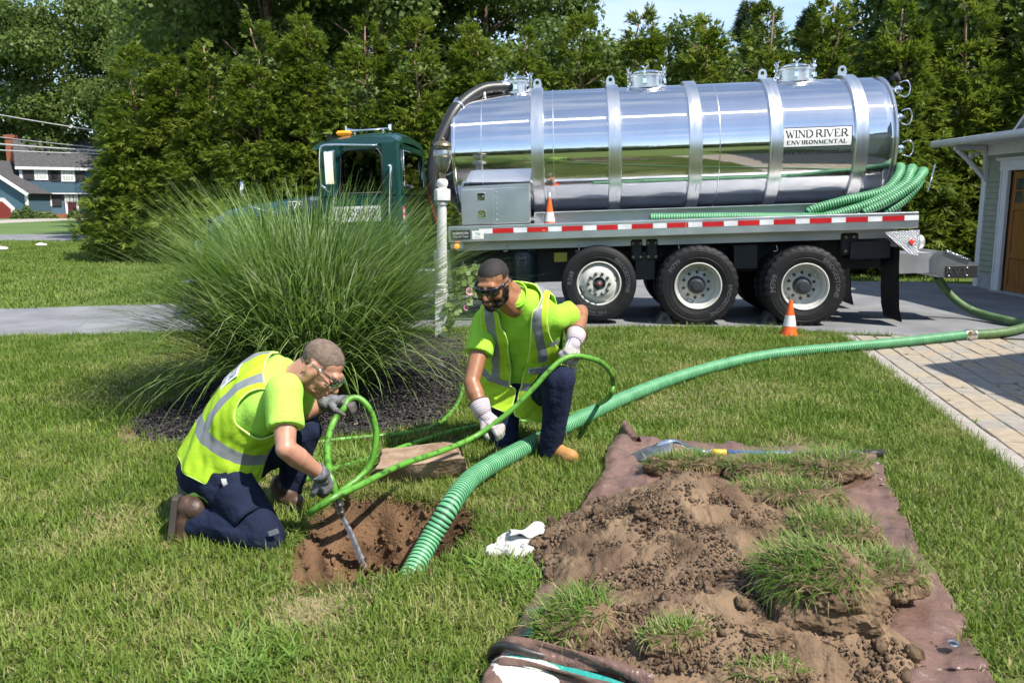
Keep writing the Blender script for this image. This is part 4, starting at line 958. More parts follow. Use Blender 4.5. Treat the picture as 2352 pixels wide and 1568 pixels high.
for x in (-1.33, .02): wheel(x, .34, .52); wheel(x, 1.84, .52, face=-1); wheel(x, 2.16, .52, face=-1)
wheel(-2.6, 2.16, .545, True, -1); wheel(-7.05, .1, .50, True); wheel(-7.05, 2.05, .50, True, -1)
for x, z in ((-2.6,.545),(-1.33,.52),(.02,.52),(-7.05,.5)):
    b = MB().tube([(x,.2,z),(x,2.2,z)], .07, 12)
    if x > -2: b.ell((x,1.22,z), .22)
    o = b.build('axle', m_black, truck)
# ---- hose box behind the bed
def xz(u, v, c=.45): p = tl(u, v, c); return (p.x, p.z)
nf = [xz(2152,637), xz(2151,578), xz(2168,577), xz(2229,600), xz(2246,604), xz(2245,637)]
b = MB(); b.prism(list(reversed(nf)), .75, T(0, 1.2, 0) @ Matrix.Rotation(PI/2, 4, 'X')); hb = part(b, 'hose_box', m_alu2)
a_, d_ = tl(2150,578,.45), tl(2151,637,.45)
MB().box((1.62, .8, (a_.z+d_.z)/2+.02), (.5, .6, .26)).build('box_mount', m_dull, hb)
b = MB()
for i in range(9):
    for j in range(6): b.box((a_.x-.004, .52+i*.075, d_.z+.05+j*.045), (.01, .05, .016))
b.build('box_grille', m_dull, hb)
p0, p1 = tl(2172,577,.45), tl(2228,599,.45); b = MB(); b.tube([p0+Vector((0,-.01,.006)), p1+Vector((0,-.01,.006))], .018, 6); b.build('box_edge', m_diam, hb)
a_, d_ = tl(2172,611,.45), tl(2244,637,.45)
pl = MB().box(((a_.x+d_.x)/2, .443, (a_.z+d_.z)/2), (d_.x-a_.x, .012, a_.z-d_.z), bev=.003).build('name_plate', m_black, hb)
txt_on('RVT', .13, mat('plate_relief', (.055,.058,.062), .4), hb, ((a_.x+d_.x)/2-.06, .432, (a_.z+d_.z)/2), sx=1.25)
for dx in (.04, d_.x-a_.x-.14):
    for dz in (.03, a_.z-d_.z-.03): MB().ell((a_.x+dx, .435, d_.z+dz), .013, n=8, k=5).build('plate_bolt', m_dull, hb)
c = tl(2112,556,.9); part(MB().ell(c, (.07,.07,.1)).tube([c-Vector((.15,0,0)), c], .05, 10), 'outlet_valve', m_dull)
p = [tl(2131,440,.25), tl(2148,378,.5)]; part(MB().tube(p, .009, 6), 'level_rod', m_chrome)
# ---- cab
def cp(u, v, c=.15): p = tl(u, v, c); return p
Y0, Y1 = .15, 2.29
def slab(poly, y0, y1): return MB().prism([(x, z) for x, z in poly], y1-y0, T(0, y1, 0) @ Matrix.Rotation(PI/2, 4, 'X'))
# lower body, roof, pillars: left open where the glass sits
XB, XF = -5.15, -6.28
def rbox(x0, x1, y0, y1, z0, z1, bev): return MB().box(((x0+x1)/2, (y0+y1)/2, (z0+z1)/2), (abs(x1-x0), y1-y0, z1-z0), bev=bev)
b = rbox(XF+.05, XB, Y0, Y1, .75, 1.88, .05); b.box((-5.75, Y0-.004, 1.3), (.92, .01, 1.05), bev=.004)
cabo = part(b, 'cab_body', m_green, 40)
rows = []
for x, z, inset in ((-6.24,2.50,.10),(-6.28,2.545,.07),(-6.22,2.585,.06),(-5.9,2.64,.03),(-5.5,2.665,.02),(-5.22,2.655,.02),(-5.15,2.61,.04),(-5.14,2.52,.05)):
    row = []
    for k in range(15):
        t = k/14; y = Y0+inset+(Y1-Y0-2*inset)*t; e = 1-abs(2*t-1)**6; row.append((x, y, z - (1-e)*.06*(1 if z > 2.51 else .3) + .035*(1-(2*t-1)**2)))
    rows.append(row)
b = MB().grid(rows); b.grid([[(r[0][0], r[0][1], r[0][2]) for r in rows], [(r[0][0], Y0+.01, 2.47) for r in rows]]); b.grid([[(r[-1][0], Y1-.01, 2.47) for r in rows], [(r[-1][0], r[-1][1], r[-1][2]) for r in rows]])
b.box((-5.7, (Y0+Y1)/2, 2.49), (1.06, Y1-Y0-.06, .03))
part(b, 'cab_roof', m_green, 50)
b = MB()
for y in (Y0+.02, Y1-.02):
    s = -1 if y < 1 else 1
    b.prism([(-6.02,1.86),(-5.90,1.86),(-5.90,1.90),(-5.80,2.50),(-6.20,2.50),(-6.24,2.44),(-6.16,2.44)][::-1] if False else [(-6.25,1.86),(-5.95,1.86),(-5.90,2.40),(-5.84,2.50),(-6.14,2.50)], .05, T(0, y+.025, 0) @ Matrix.Rotation(PI/2, 4, 'X'))
    b.prism([(-5.36,1.86),(-5.15,1.86),(-5.15,2.52),(-5.40,2.52),(-5.355,2.44)], .05, T(0, y+.025, 0) @ Matrix.Rotation(PI/2, 4, 'X'))
    b.box((-5.63, y, 2.475), (.56, .05, .07))
b.box((-5.17, .30, 2.2), (.05, .28, .68)); b.box((-5.17, 2.14, 2.2), (.05, .28, .68)); b.box((-5.17, 1.22, 2.49), (.05, 2.0, .07)); b.box((-5.17, 1.22, 1.91), (.05, 2.0, .09))
b.tube([(-5.17, Y0+.035, .8), (-5.17, Y0+.035, 2.52)], .045, 12)
part(b, 'cab_pillars', m_green, 40)
part(MB().box((-5.645, Y0+.035, 2.16), (.56, .006, .56)), 'door_window', m_glass); part(MB().box((-5.645, Y1-.035, 2.16), (.56, .006, .56)), 'door_window', m_glass)
part(MB().box((-5.165, 1.22, 2.2), (.006, 1.6, .52)), 'rear_window', m_glass)
b = MB().box((0, 1.22, 0), (.006, 2.0, .62)); o = part(b, 'windshield', m_glass); o.location = Vector((-6.21, 0, 2.16)); o.rotation_euler = (0, -TILT+.19, 0)
fr = MB(); tr = [(-5.37,1.885),(-5.36,2.36),(-5.40,2.44),(-5.82,2.44),(-5.89,2.38),(-5.945,1.885)]
fr.tube([(x, Y0-.008, z) for x, z in tr+[tr[0]]], .014, 6); part(fr, 'window_seal', m_black)
fr = MB(); q = [(.48,1.97),(1.98,1.97),(1.98,2.43),(.48,2.43),(.48,1.97)]; fr.tube([(-5.138, y, z) for y, z in q], .016, 6); part(fr, 'window_seal', m_chrome)
# inside: dash, wheel, seats
part(MB().box((-6.05, 1.22, 1.86), (.35, 2.0, .16), bev=.04), 'dashboard', m_black)
b = MB(); Ms = T(-5.86, .75, 1.98) @ Matrix.Rotation(-.9, 4, 'Y'); b.tube([Ms @ Vector((.22*math.cos(2*PI*k/20), .22*math.sin(2*PI*k/20), 0)) for k in range(21)], .014, 6); b.tube([Ms @ Vector((0,0,0)), Ms @ Vector((0,0,-.3))], .02, 6); b.tube([Ms @ Vector((-.2,0,0)), Ms @ Vector((.2,0,0))], .015, 6); part(b, 'steering_wheel', m_black)
for y in (.72, 1.72): part(MB().box((-5.42, y, 1.92), (.14, .45, .62), bev=.05).box((-5.42, y, 2.3), (.10, .28, .14), bev=.04), 'seat_back', mat('seat_cloth', (.045,.045,.05), .9))
# hood, fender, bumper
rows = []
for x, zt, hw in ((-6.2,1.93,.80),(-6.6,1.90,.78),(-7.2,1.83,.72),(-7.75,1.75,.64),(-7.95,1.64,.60),(-8.0,1.4,.58),(-8.0,.85,.56)):
    row = [(x, 1.22-hw-.02, .9 if x > -7.9 else min(.85, zt))]
    for k in range(13):
        t = k/12; y = 1.22-hw+2*hw*t; row.append((x, y, zt-.20*abs(2*t-1)**4))
    row.append((x, 1.22+hw+.02, .9 if x > -7.9 else min(.85, zt))); rows.append(row)
hood = part(MB().grid(rows), 'hood', m_green, 40)
part(MB().box((-8.015, 1.22, 1.28), (.03, .95, .7), bev=.01), 'grille', m_chrome); part(MB().box((-8.1, 1.22, .65), (.12, 2.3, .34), bev=.03), 'bumper', m_chrome)
for y in (.14, 2.3):
    Pf = [(-7.05+.62*math.cos(a), .62+.60*math.sin(a)) for a in [PI*(.02+.96*k/12) for k in range(13)]]
    part(MB().grid([[(x, y-.10, z) for x, z in Pf], [(x, y+.4*(1 if y < 1 else -1), z+.02) for x, z in Pf]]), 'fender', m_green, 60)
for y in (.32, 2.12): part(MB().lathe([(.11,0),(.10,.03),(0,.05)], 20, 0, T(-7.95, y, 1.25) @ Matrix.Rotation(-PI/2, 4, 'Y')), 'headlight', m_chrome)
# hood mirror, door mirror, horn, beacon, grab rail
c = cp(556,436,.3); b = MB(); b.lathe([(0,-.03),(.09,-.02),(.10,0),(.095,.012),(0,.014)], 24, 0, T(*c) @ Matrix.Rotation(.5, 4, 'Z') @ Matrix.Rotation(PI/2, 4, 'Y') @ S3(1.15, .8, 1)); hm = part(b, 'hood_mirror', m_chrome, 50)
MB().tube(smooth_path([c+Vector((0,0,-.10)), cp(566,470,.35), cp(600,482,.45), cp(640,490,.5)], 5), .012, 8).build('mirror_stalk', m_chrome, hm)
b = MB(); b.tube(smooth_path([cp(738,425,.02), cp(736,390,.0), cp(736,345,.0), cp(742,335,.0), cp(760,333,.02), cp(800,333,.08), cp(866,334,.12)], 5), .016, 8); b.tube([cp(738,425,.02), cp(760,445,.12)], .014, 8); mm = part(b, 'mirror_arm', m_chrome)
a_, d_ = cp(750,347,-.02), cp(767,425,-.02); MB().box(((a_.x+d_.x)/2, -.02, (a_.z+d_.z)/2), (.17, .05, a_.z-d_.z), M=Matrix.Rotation(-.5, 3, 'Z'), bev=.012).build('door_mirror', m_chrome, mm)
b = MB(); b.tube(smooth_path([cp(892,382,.08), cp(896,380,.1), cp(898,392,.09), cp(897,440,.09), cp(896,500,.09), cp(897,540,.1)], 5), .018, 8); part(b, 'grab_rail', m_chrome)
b = MB(); b.tube([cp(798,301,.75), cp(812,301,.75), cp(830,300,.75), cp(895,295,.75)], [.035,.022,.014,.012], 12); b.box(cp(897,293,.75), (.05,.05,.09), bev=.01); b.box(cp(797,299,.75), (.02,.1,.1)); b.bar(cp(815,302,.75), cp(815,312,.75), .012); b.bar(cp(880,297,.75), cp(880,306,.75), .012); part(b, 'air_horn', m_chrome)
c = cp(790,306,.6); part(MB().box(c, (.20,.12,.06), bev=.025), 'cab_beacon', emit('amber_lens', (.95,.30,.02), .25))
# stickers and lettering on the cab
st = MB().box((-5.140, .33, 1.60), (.008, .14, .20)).build('pink_sticker', mat('pink_print', (.75,.02,.25), .5), truck); st.rotation_euler = TR
for dz in (-.05, .04): MB().box((-5.135, .33, 1.60+dz), (.006, .09, .045)).build('sticker_print', m_white, st)
st = MB().box((-5.140, .33, 1.41), (.008, .14, .17)).build('blue_sticker', mat('blue_print', (.02,.09,.16), .5), truck); st.rotation_euler = TR
text('Electronic\nLogging\nDevice', .03, m_white, st, T(-5.134, .33, 1.41) @ Matrix.Rotation(PI/2, 4, 'Z') @ Matrix.Rotation(PI/2, 4, 'X'))
st = MB().box((-5.140, .33, 1.26), (.008, .14, .12)).build('white_sticker', m_white, truck); st.rotation_euler = TR
ds = MB().box((-5.72, Y0-.012, 1.62), (.62, .006, .20)).build('door_board', mat('door_board_paint', (.62,.64,.62), .5), truck); ds.rotation_euler = TR
serif('WIND RIVER', .52, .10, m_ink, ds, lambda c: Vector((-5.72+c.x, Y0-.017, 1.63+c.y)))
hl_ = MB().box((-6.50, .405, 1.63), (.02, .02, .02)).build('hood_number', m_white, truck); hl_.rotation_euler = TR
text('P79', .15, m_white, hl_, T(-6.62, .395, 1.76) @ Matrix.Rotation(PI/2, 4, 'X')); 
st = MB().box((-6.34, .385, 1.84), (.14, .006, .05)).build('hood_plate', m_white, truck); st.rotation_euler = TR
# ---- corrugated suction hose
m_hose = mat('hose_green', (0.155,0.45,0.215), 0.45, col2=(0.095,0.33,0.15), vscale=9, detail=5, spec=0.5)
m_hosed = mat('hose_green_worn', (0.16,0.27,0.09), 0.5, col2=(0.09,0.17,0.06), vscale=9, detail=5)
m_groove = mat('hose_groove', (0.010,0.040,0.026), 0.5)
def corrugated(b, P, Rr, pitch=.02, n=16, depth=.08, mi=0, gi=1, worn=None, gf=.55):
    P = resample(smooth_path(P, 8), pitch/4); V, T_, N_, B_ = frames(P); rows = []
    fr_ = [0, .88, 1, .88]
    b0 = len(b.v)
    for i, p in enumerate(V):
        q = Rr*(1-depth if i % 4 == 0 else (1-depth*.15 if i % 4 in (1, 3) else 1.0))
        # squeeze the groove towards its ring
        off = T_[i]*((gf-1)*pitch/4*.6 if i % 4 == 1 else (1-gf)*pitch/4*.6 if i % 4 == 3 else 0)
        for k in range(n): a = 2*PI*k/n; b.v.append(tuple(p + off + (N_[i]*math.cos(a) + B_[i]*math.sin(a))*q))
    for i in range(len(V)-1):
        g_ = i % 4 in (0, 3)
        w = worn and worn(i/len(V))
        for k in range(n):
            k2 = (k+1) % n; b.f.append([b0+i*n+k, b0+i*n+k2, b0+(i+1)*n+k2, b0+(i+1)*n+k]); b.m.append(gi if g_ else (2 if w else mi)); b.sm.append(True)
    for i0, rev in ((0, True), (len(V)-1, False)): b.f.append([b0+i0*n+k for k in (reversed(range(n)) if rev else range(n))]); b.m.append(gi); b.sm.append(False)
    return V, T_
strands = [
 [(-3.0,.30,1.34),(-2.0,.28,1.34),(-1.0,.26,1.34),(0,.24,1.36)] + [tl(u, v, c) for u, v, c in ((1863,484,.22),(1933,463,.2),(2000,448,.2),(2037,435,.22),(2062,405,.32),(2068,388,.5),(2066,384,.8),(2050,392,1.1))],
 [(-2.6,.16,1.34),(-1.2,.16,1.34),(.0,.14,1.36),(.35,.12,1.4)] + [tl(u, v, c) for u, v, c in ((1933,489,.12),(2003,466,.12),(2072,428,.2),(2090,398,.34),(2095,387,.6),(2085,390,.95))],
 [(-1.9,.22,1.44),(-.9,.2,1.42),(.3,.16,1.38),(.75,.12,1.40)] + [tl(u, v, c) for u, v, c in ((1985,487,.1),(2037,463,.1),(2093,428,.16),(2116,402,.3),(2120,394,.55),(2105,398,.9))],
 [(-1.0,.34,1.40),(.2,.3,1.38),(.95,.22,1.40)] + [tl(u, v, c) for u, v, c in ((2037,486,.16),(2072,463,.18),(2104,428,.25),(2112,410,.5),(2100,412,.9))]]
Mt = truck_M = Matrix.Translation(TR0) @ Matrix.Rotation(TYAW, 4, 'Z') @ Matrix.Rotation(-TILT, 4, 'Y')
b = MB()
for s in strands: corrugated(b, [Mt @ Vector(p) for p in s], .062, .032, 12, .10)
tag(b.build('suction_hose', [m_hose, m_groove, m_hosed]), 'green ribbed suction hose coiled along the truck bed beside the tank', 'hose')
# ============================================================= BUILDINGS, POST, WIRES
m_trim = mat('white_trim', (0.72,0.72,0.72), 0.5, var=0.05); m_sage = mat('sage_siding', (0.30,0.32,0.25), 0.7, var=0.06, bump=0.15, bscale=40)
m_shing = mat('roof_shingle', (0.085,0.083,0.088), 0.9, col2=(0.045,0.045,0.05), vscale=5, bump=0.5, bscale=30)
m_door = mat('cedar_door', (0.36,0.155,0.035), 0.38, col2=(0.24,0.09,0.018), vscale=5, coat=0.3, stretch=(8, 8, .5))
m_dglass = mat('dark_pane', (0.05,0.06,0.06), 0.05, spec=0.9)
m_found = mat('foundation_concrete', (0.36,0.37,0.37), 0.9, bump=0.3, bscale=40)
GX, GY1, GY0 = GARAGE_X, 15.85, 7.6
DY1, DY0 = 15.02, 12.25           # door opening
gar = thing('garage', 'garage with sage clapboards, white trim and a varnished wood door at the right edge', 'garage', (0, 0, 0))
# far end wall (faces the hedge), body and foundation
b = MB().box((GX+3.07, (GY0+GY1)/2, 1.32), (5.86, GY1-GY0-.02, 2.64)); b.build('wall', m_sage, gar)
MB().box((GX+3.0, (DY1+GY1)/2+.1, .16), (6.0, GY1-DY1-.17, .32)).box((GX+3.0, (GY0+DY0)/2-.1, .16), (6.0, DY0-GY0-.2, .32)).build('foundation', m_found, gar)
def along_wall(y0, y1, z0, z1, x_off, th, name, m, bev=.004): return MB().box((GX-x_off+th/2, (y0+y1)/2, (z0+z1)/2), (th, abs(y1-y0), z1-z0), bev=bev).build(name, m, gar)
z = .33; k = 0
while z < 2.62:
    for (a, c) in ((DY1+.2, GY1-.13), (11.4, DY0-.2)) if z < 2.28 else ((GY0, GY1-.13),):
        b = MB(); x = GX
        b.add([(x-.006,a,z+.105),(x-.006,c,z+.105),(x-.024,c,z),(x-.024,a,z),(x+.01,a,z),(x+.01,c,z),(x+.01,a,z+.105),(x+.01,c,z+.105)], [(0,1,2,3),(3,2,5,4),(0,3,4,6),(1,7,5,2)], 0, False); b.build('clapboard', m_sage, gar)
    z += .1015
along_wall(GY1-.13, GY1+.02, .03, 2.55, .04, .06, 'corner_board', m_trim)
MB().box((GX+.06, GY1+.01, 1.3), (.14, .03, 2.5)).build('corner_board', m_trim, gar)
for (a, c) in ((DY1, DY1+.20), (DY0-.2, DY0)):
    o = along_wall(a, c, .02, 2.15, .05, .06, 'door_casing', m_trim); MB().box((GX-.058, c-.02 if a == DY1 else a+.02, 1.08), (.018, .04, 2.1), bev=.004).build('casing_bead', m_trim, o)
o = along_wall(DY0-.26, DY1+.26, 2.13, 2.32, .055, .07, 'door_header', m_trim); MB().box((GX-.075, (DY0+DY1)/2, 2.335), (.06, DY1-DY0+.66, .035), bev=.008).build('header_cap', m_trim, o); MB().box((GX-.066, (DY0+DY1)/2, 2.31), (.04, DY1-DY0+.58, .02), bev=.006).build('header_cap', m_trim, o)
dr = along_wall(DY0, DY1, .03, 2.13, -.07, .04, 'wood_door', m_door)
wn = (DY1-DY0)/4
for i in range(4):
    yc = DY1-wn*(i+.5)
    for zc, hz in ((1.78, .44), (1.05, .78), (.37, .46)):
        if zc > 1.5:
            MB().box((GX+.064, yc, zc), (.02, wn-.22, hz)).build('door_pane', m_dglass, dr)
            for dy in (-(wn-.2)/2, 0, (wn-.2)/2): MB().box((GX+.056, yc+dy, zc), (.03, .03, hz+.05), bev=.004).build('muntin', m_door, dr)
            for dz in (-hz/2, 0, hz/2): MB().box((GX+.057, yc, zc+dz), (.027, wn-.2, .028), bev=.004).build('muntin', m_door, dr)
        else:
            for k in range(6): MB().box((GX+.067, yc-(wn-.2)/2+(k+.5)*(wn-.2)/6, zc), (.012, (wn-.2)/6-.006, hz), bev=.003).build('door_board', m_door, dr)
    for dy in (-wn/2+.05, wn/2-.05): MB().box((GX+.056, yc+dy, 1.08), (.03, .095, 2.08), bev=.006).build('door_stile', m_door, dr)
    for z_ in (.08, .66, 1.50, 2.06): MB().box((GX+.0555, yc, z_), (.028, wn-.2, .10), bev=.006).build('door_rail', m_door, dr)
MB().box((GX-.02, (DY0+DY1)/2, .015), (.22, DY1-DY0+.3, .03)).build('door_sill', m_found, gar)
# pent roof over the door with gutter and bracket
EX, EZ = GX-.72, 2.62
ro = MB().add([(EX,GY0,EZ+.06),(EX,GY1+.42,EZ+.06),(GX+.35,GY1+.42,EZ+.24),(GX+.35,GY0,EZ+.24),(EX,GY0,EZ+.02),(EX,GY1+.42,EZ+.02),(GX+.35,GY1+.42,EZ+.16),(GX+.35,GY0,EZ+.16)], [(0,3,2,1),(4,5,6,7),(0,1,5,4),(1,2,6,5)], 0, False).build('eave_roof', m_trim, gar)
nrow = 6
for i in range(nrow):
    t0, t1 = i/nrow, (i+1)/nrow; y = GY1+.45; 
    while y > GY0:
        L = random.choice((.26, .3, .34)); x0, x1 = EX-.03+(GX+.38-EX)*t0, EX-.03+(GX+.38-EX)*(t1+.06); z0, z1 = EZ+.072+.18*t0+.012, EZ+.066+.18*(t1+.06)
        if y > 11.2: 
            b = MB(); b.add([(x0,y,z0),(x0,y-L+.006,z0),(x1,y-L+.006,z1),(x1,y,z1),(x0,y,z0-.014),(x0,y-L+.006,z0-.014)], [(0,3,2,1),(0,1,5,4)], 0, False); b.build('shingle', m_shing, ro)
        y -= L
MB().box((GX-.34, (GY0+GY1)/2+.2, EZ+.0), (.70, GY1-GY0+.4, .02)).build('soffit', m_trim, gar)
MB().box((GX-.04, (GY0+GY1)/2, EZ-.10), (.05, GY1-GY0, .2)).build('frieze_board', m_trim, gar)
b = MB(); b.tube([(EX-.05, GY0, EZ+.03), (EX-.05, GY1+.46, EZ+.03)], .062, 10); b.box((EX-.04, (GY0+GY1)/2+.23, EZ+.08), (.12, GY1-GY0+.46, .02), bev=.006); b.build('gutter', m_trim, gar)
for y in (GY1-.10, 11.6):
    b = MB(); b.box((GX-.35, y, EZ-.06), (.62, .09, .09), bev=.01); b.box((GX-.05, y, EZ-.34), (.09, .09, .62), bev=.01)
    b.tube(smooth_path([(GX-.60, y, EZ-.09), (GX-.42, y, EZ-.24), (GX-.22, y, EZ-.44), (GX-.07, y, EZ-.60)], 5), .048, 4); b.ell((GX-.10, y, EZ-.13), .06); b.build('eave_bracket', m_trim, gar)
b = MB(); b.ell((GX-.17, GY1+.02, EZ-.17), .05); b.ell((GX-.25, GY1+.05, EZ-.19), (.05,.05,.06)); b.tube([(GX-.05, GY1+.0, EZ-.14), (GX-.17, GY1+.02, EZ-.15)], .025, 8); b.build('flood_light', m_trim, gar)
# dormer gable over the pent roof
gy = 12.6; half = 2.35; gz = EZ+.17; top = gz+1.95
MB().add([(GX+.2,gy+half,gz),(GX+.2,gy-half,gz),(GX+.2,gy,top),(GX+3,gy+half,gz),(GX+3,gy-half,gz),(GX+3,gy,top)], [(0,2,1),(3,4,5)], 0, False).build('gable_wall', m_sage, gar)
z = gz
while z < top-.1:
    w = half*(1-(z-gz)/(top-gz)); MB().box((GX+.185, gy, z+.05), (.02, 2*w, .098), M=Matrix.Rotation(.12, 3, 'Y')).build('clapboard', m_sage, gar); z += .1015
for s in (1, -1):
    d = Vector((0, -half*s, top-gz)); L = d.length; a = math.atan2(top-gz, half)
    for off, th, wd, nm, m_ in ((.02, .05, .20, 'rake_board', m_trim), (-.06, .10, .06, 'rake_moulding', m_trim)):
        b = MB(); c = Vector((GX+.10+off, gy+half*s/2*1.02, (gz+top)/2-.02+(.10 if wd < .1 else 0))); b.box(c, (th, L+.5, wd), M=Matrix.Rotation(-a*s, 3, 'X'), bev=.006); b.build(nm, m_, gar)
    b = MB(); c = Vector((GX+1.6, gy+half*s/2*1.02, (gz+top)/2+.12)); b.box(c, (3.2, L+.6, .05), M=Matrix.Rotation(-a*s, 3, 'X')); b.build('gable_roof', m_shing, gar)
# main house to the right, outside the frame: mirrored in the tank, shades the pavers
hs = thing('house', 'sage house standing beside the paver patio right of the photograph', 'house')
MB().box((10.2, .8, 1.7), (7.9, 10.8, 3.4)).build('wall', m_sage, hs)
b = MB(); b.prism([(5.95, 3.42), (10.2, 6.2), (14.5, 3.42)], 11.2, T(0, 6.45, 0) @ Matrix.Rotation(PI/2, 4, 'X')); b.build('roof', m_shing, hs)
for y in (-3, 0, 3): 
    w = MB().box((6.23, y, 1.8), (.06, 1.1, 1.5), bev=.01).build('window_frame', m_trim, hs); MB().box((6.20, y, 1.8), (.03, .9, 1.3)).build('window_pane', m_dglass, w)
# ---- the blue house across the street (88 m away, 22 px per metre)
BY = 88.0
def bx(u): return atY(u, 500, BY).x
def bz(v): return atY(90, v, BY).z
m_blue = mat('shaded_blue_clapboard', (0.062,0.120,0.170), 0.7, var=0.06, stretch=(.3,.3,8), vscale=1.5); m_shut = mat('dark_shutter', (0.02,0.016,0.02), 0.6); m_brick = mat('chimney_brick', (0.36,0.11,0.055), 0.85, col2=(0.24,0.075,0.04), vscale=3, bump=.3, bscale=8)  # blue darkened: shade on the house front is put into the colour
m_gdoor = mat('red_garage_door', (0.22,0.025,0.02), 0.6)
bh = thing('blue_house', 'blue two storey house with dark shutters across the street at the left', 'house')
hc = Vector((bx(54), BY, 0)); bh.matrix_world = Matrix.Translation(hc) @ Matrix.Rotation(R(30), 4, 'Z') @ Matrix.Diagonal((1.18, 1, 1, 1)) @ Matrix.Translation(-hc)
x0, x1 = bx(54), bx(192); zE = bz(383); zF = bz(445); zR = bz(331)
MB().box(((x0+x1)/2, BY+4, (zF+zE)/2), (x1-x0, 8, zE-zF)).build('upper_wall', m_blue, bh)
MB().box(((x0+x1)/2+.2, BY+4.3, zF/2), (x1-x0-.4, 7.8, zF)).build('lower_wall', m_blue, bh)
n_ = 13
for i in range(n_): MB().box(((x0+x1)/2, BY-.012, zF+(i+.5)*(zE-zF)/n_), (x1-x0, .03, (zE-zF)/n_-.02), M=Matrix.Rotation(.08,3,'X')).build('clapboard', m_blue, bh)
b = MB(); b.add([(x0-.3,BY-.4,zE-.05),(x1+.3,BY-.4,zE-.05),(x1+.3,BY+4,zR+.9),(x0-.3,BY+4,zR+.9),(x0-.3,BY+8.4,zE-.05),(x1+.3,BY+8.4,zE-.05)], [(0,1,2,3),(3,2,5,4)], 0, False); b.build('roof', m_shing, bh)
MB().box(((x0+x1)/2, BY-.40, zE-.14), (x1-x0+.6, .1, .26)).build('eave_board', m_trim, bh); MB().box((x0+.1, BY-.04, (zF+zE)/2), (.22, .08, zE-zF)).build('corner_board', m_trim, bh)
MB().box(((x0+x1)/2, BY-.05, zF+.04), (x1-x0, .1, .1)).build('band_board', m_trim, bh)
def hwin(u0, v0, u1, v1, y, sh=True):
    a, c, zt, zb = bx(u0), bx(u1), bz(v0), bz(v1); f = MB().box(((a+c)/2, y-.07, (zt+zb)/2), (c-a, .10, zt-zb)).build('window', m_trim, bh)
    MB().box(((a+c)/2, y-.115, (zt+zb)/2), (c-a-.3, .05, zt-zb-.35)).build('window_pane', mat('house_pane', (.42,.46,.44), .15, spec=.8), f)
    MB().box(((a+c)/2, y-.13, (zt+zb)/2), (c-a-.1, .06, .12)).build('sash_rail', m_trim, f)
    for k in (-1, 0, 1): MB().box(((a+c)/2+k*(c-a-.3)/4, y-.135, (zt+zb)/2), (.05, .05, zt-zb-.35)).build('muntin', m_trim, f)
    if sh:
        for s in (a-.42, c+.42): MB().box((s, y-.09, (zt+zb)/2), (.72, .07, zt-zb-.05)).build('shutter', m_shut, bh)
hwin(79,380,102,413,BY); hwin(125,388,149,416,BY); hwin(83,441,105,474,BY+.4); hwin(196,400,204,425,BY)
a, c = bx(128), bx(152); f = MB().box(((a+c)/2, BY+.33, bz(467)), (c-a, .2, bz(441)-bz(493))).build('door_frame', m_trim, bh); dd = MB().box(((a+c)/2, BY+.22, bz(469)), (c-a-.4, .1, bz(444)-bz(493))).build('front_door', mat('maroon_door', (.07,.012,.018), .5), bh)
for i in range(3):
    for j in range(2): MB().box(((a+c)/2-.3+i*.3, BY+.155, bz(456)+.3-j*.45), (.24, .05, .38)).build('door_pane', mat('house_pane', (.42,.46,.44), .15), dd)
MB().box(((a+c)/2, BY-.4, .18), (3.0, 1.8, .36)).build('doorstep', m_brick, bh)
ch = thing('brick_chimney', 'tall red brick chimney at the left end of the blue house', 'chimney', (atY(34, 400, BY+3.4).x, BY+3.4, 0)); cw = .88
MB().box((0, 0, bz(308)/2), (cw, 1.0, bz(308)), bev=.02).build('chimney_stack', m_brick, ch); MB().box((0, 0, bz(309)), (cw+.2, 1.2, .35), bev=.03).build('chimney_crown', m_brick, ch); MB().tube([(0,0,bz(308)), (0,0,bz(301))], .32, 12).build('flue_cap', m_black, ch); MB().box((0, -.3, bz(397)), (cw+.25, .9, .3)).build('chimney_flashing', m_trim, ch)
# garage wing of the blue house
wg = thing('garage_wing', 'blue garage wing with a red door beside the blue house', 'garage')
bx = lambda u: atY(u, 500, BY-2.6).x
gx1 = bx(68); zt = bz(440); P_ = [(gx1-9.5, 0), (gx1, 0), (gx1, zt-.2), (gx1-4.75, zt+3.0), (gx1-9.5, zt-.2)]
b = MB(); b.prism(P_, 8, T(0, BY+5.4, 0) @ Matrix.Rotation(PI/2, 4, 'X')); b.build('wall', m_blue, wg)
for s in (1, -1):
    d = math.atan2(3.2, 4.75); MB().box((gx1-4.75+s*2.6, BY+1.4, zt+1.42), (6.1, 8.6, .16), M=Matrix.Rotation(d*s, 3, 'Y')).build('roof', m_shing, wg); MB().box((gx1-4.75+s*2.55, BY-2.95, zt+1.27), (5.9, .14, .3), M=Matrix.Rotation(d*s, 3, 'Y')).build('rake_board', m_trim, wg)
a, c, zd = gx1-7.2, bx(36), bz(455)
for off, nm, m_ in ((0, 'door_surround', m_trim), (.35, 'garage_door', m_gdoor)):
    q = [(a+off, .02), (c-off, .02), (c-off, zd-1.0-off*.3), (c-1.0-off*.4, zd-off), (a+1.0+off*.4, zd-off), (a+off, zd-1.0-off*.3)]
    b = MB(); b.prism(q, .1+off*.2, T(0, BY-2.58, 0) @ Matrix.Rotation(PI/2, 4, 'X')); b.build(nm, m_, wg)
MB().box((gx1-.1, BY-2.65, zt/2), (.3, .12, zt-.3)).build('corner_board', m_trim, wg)
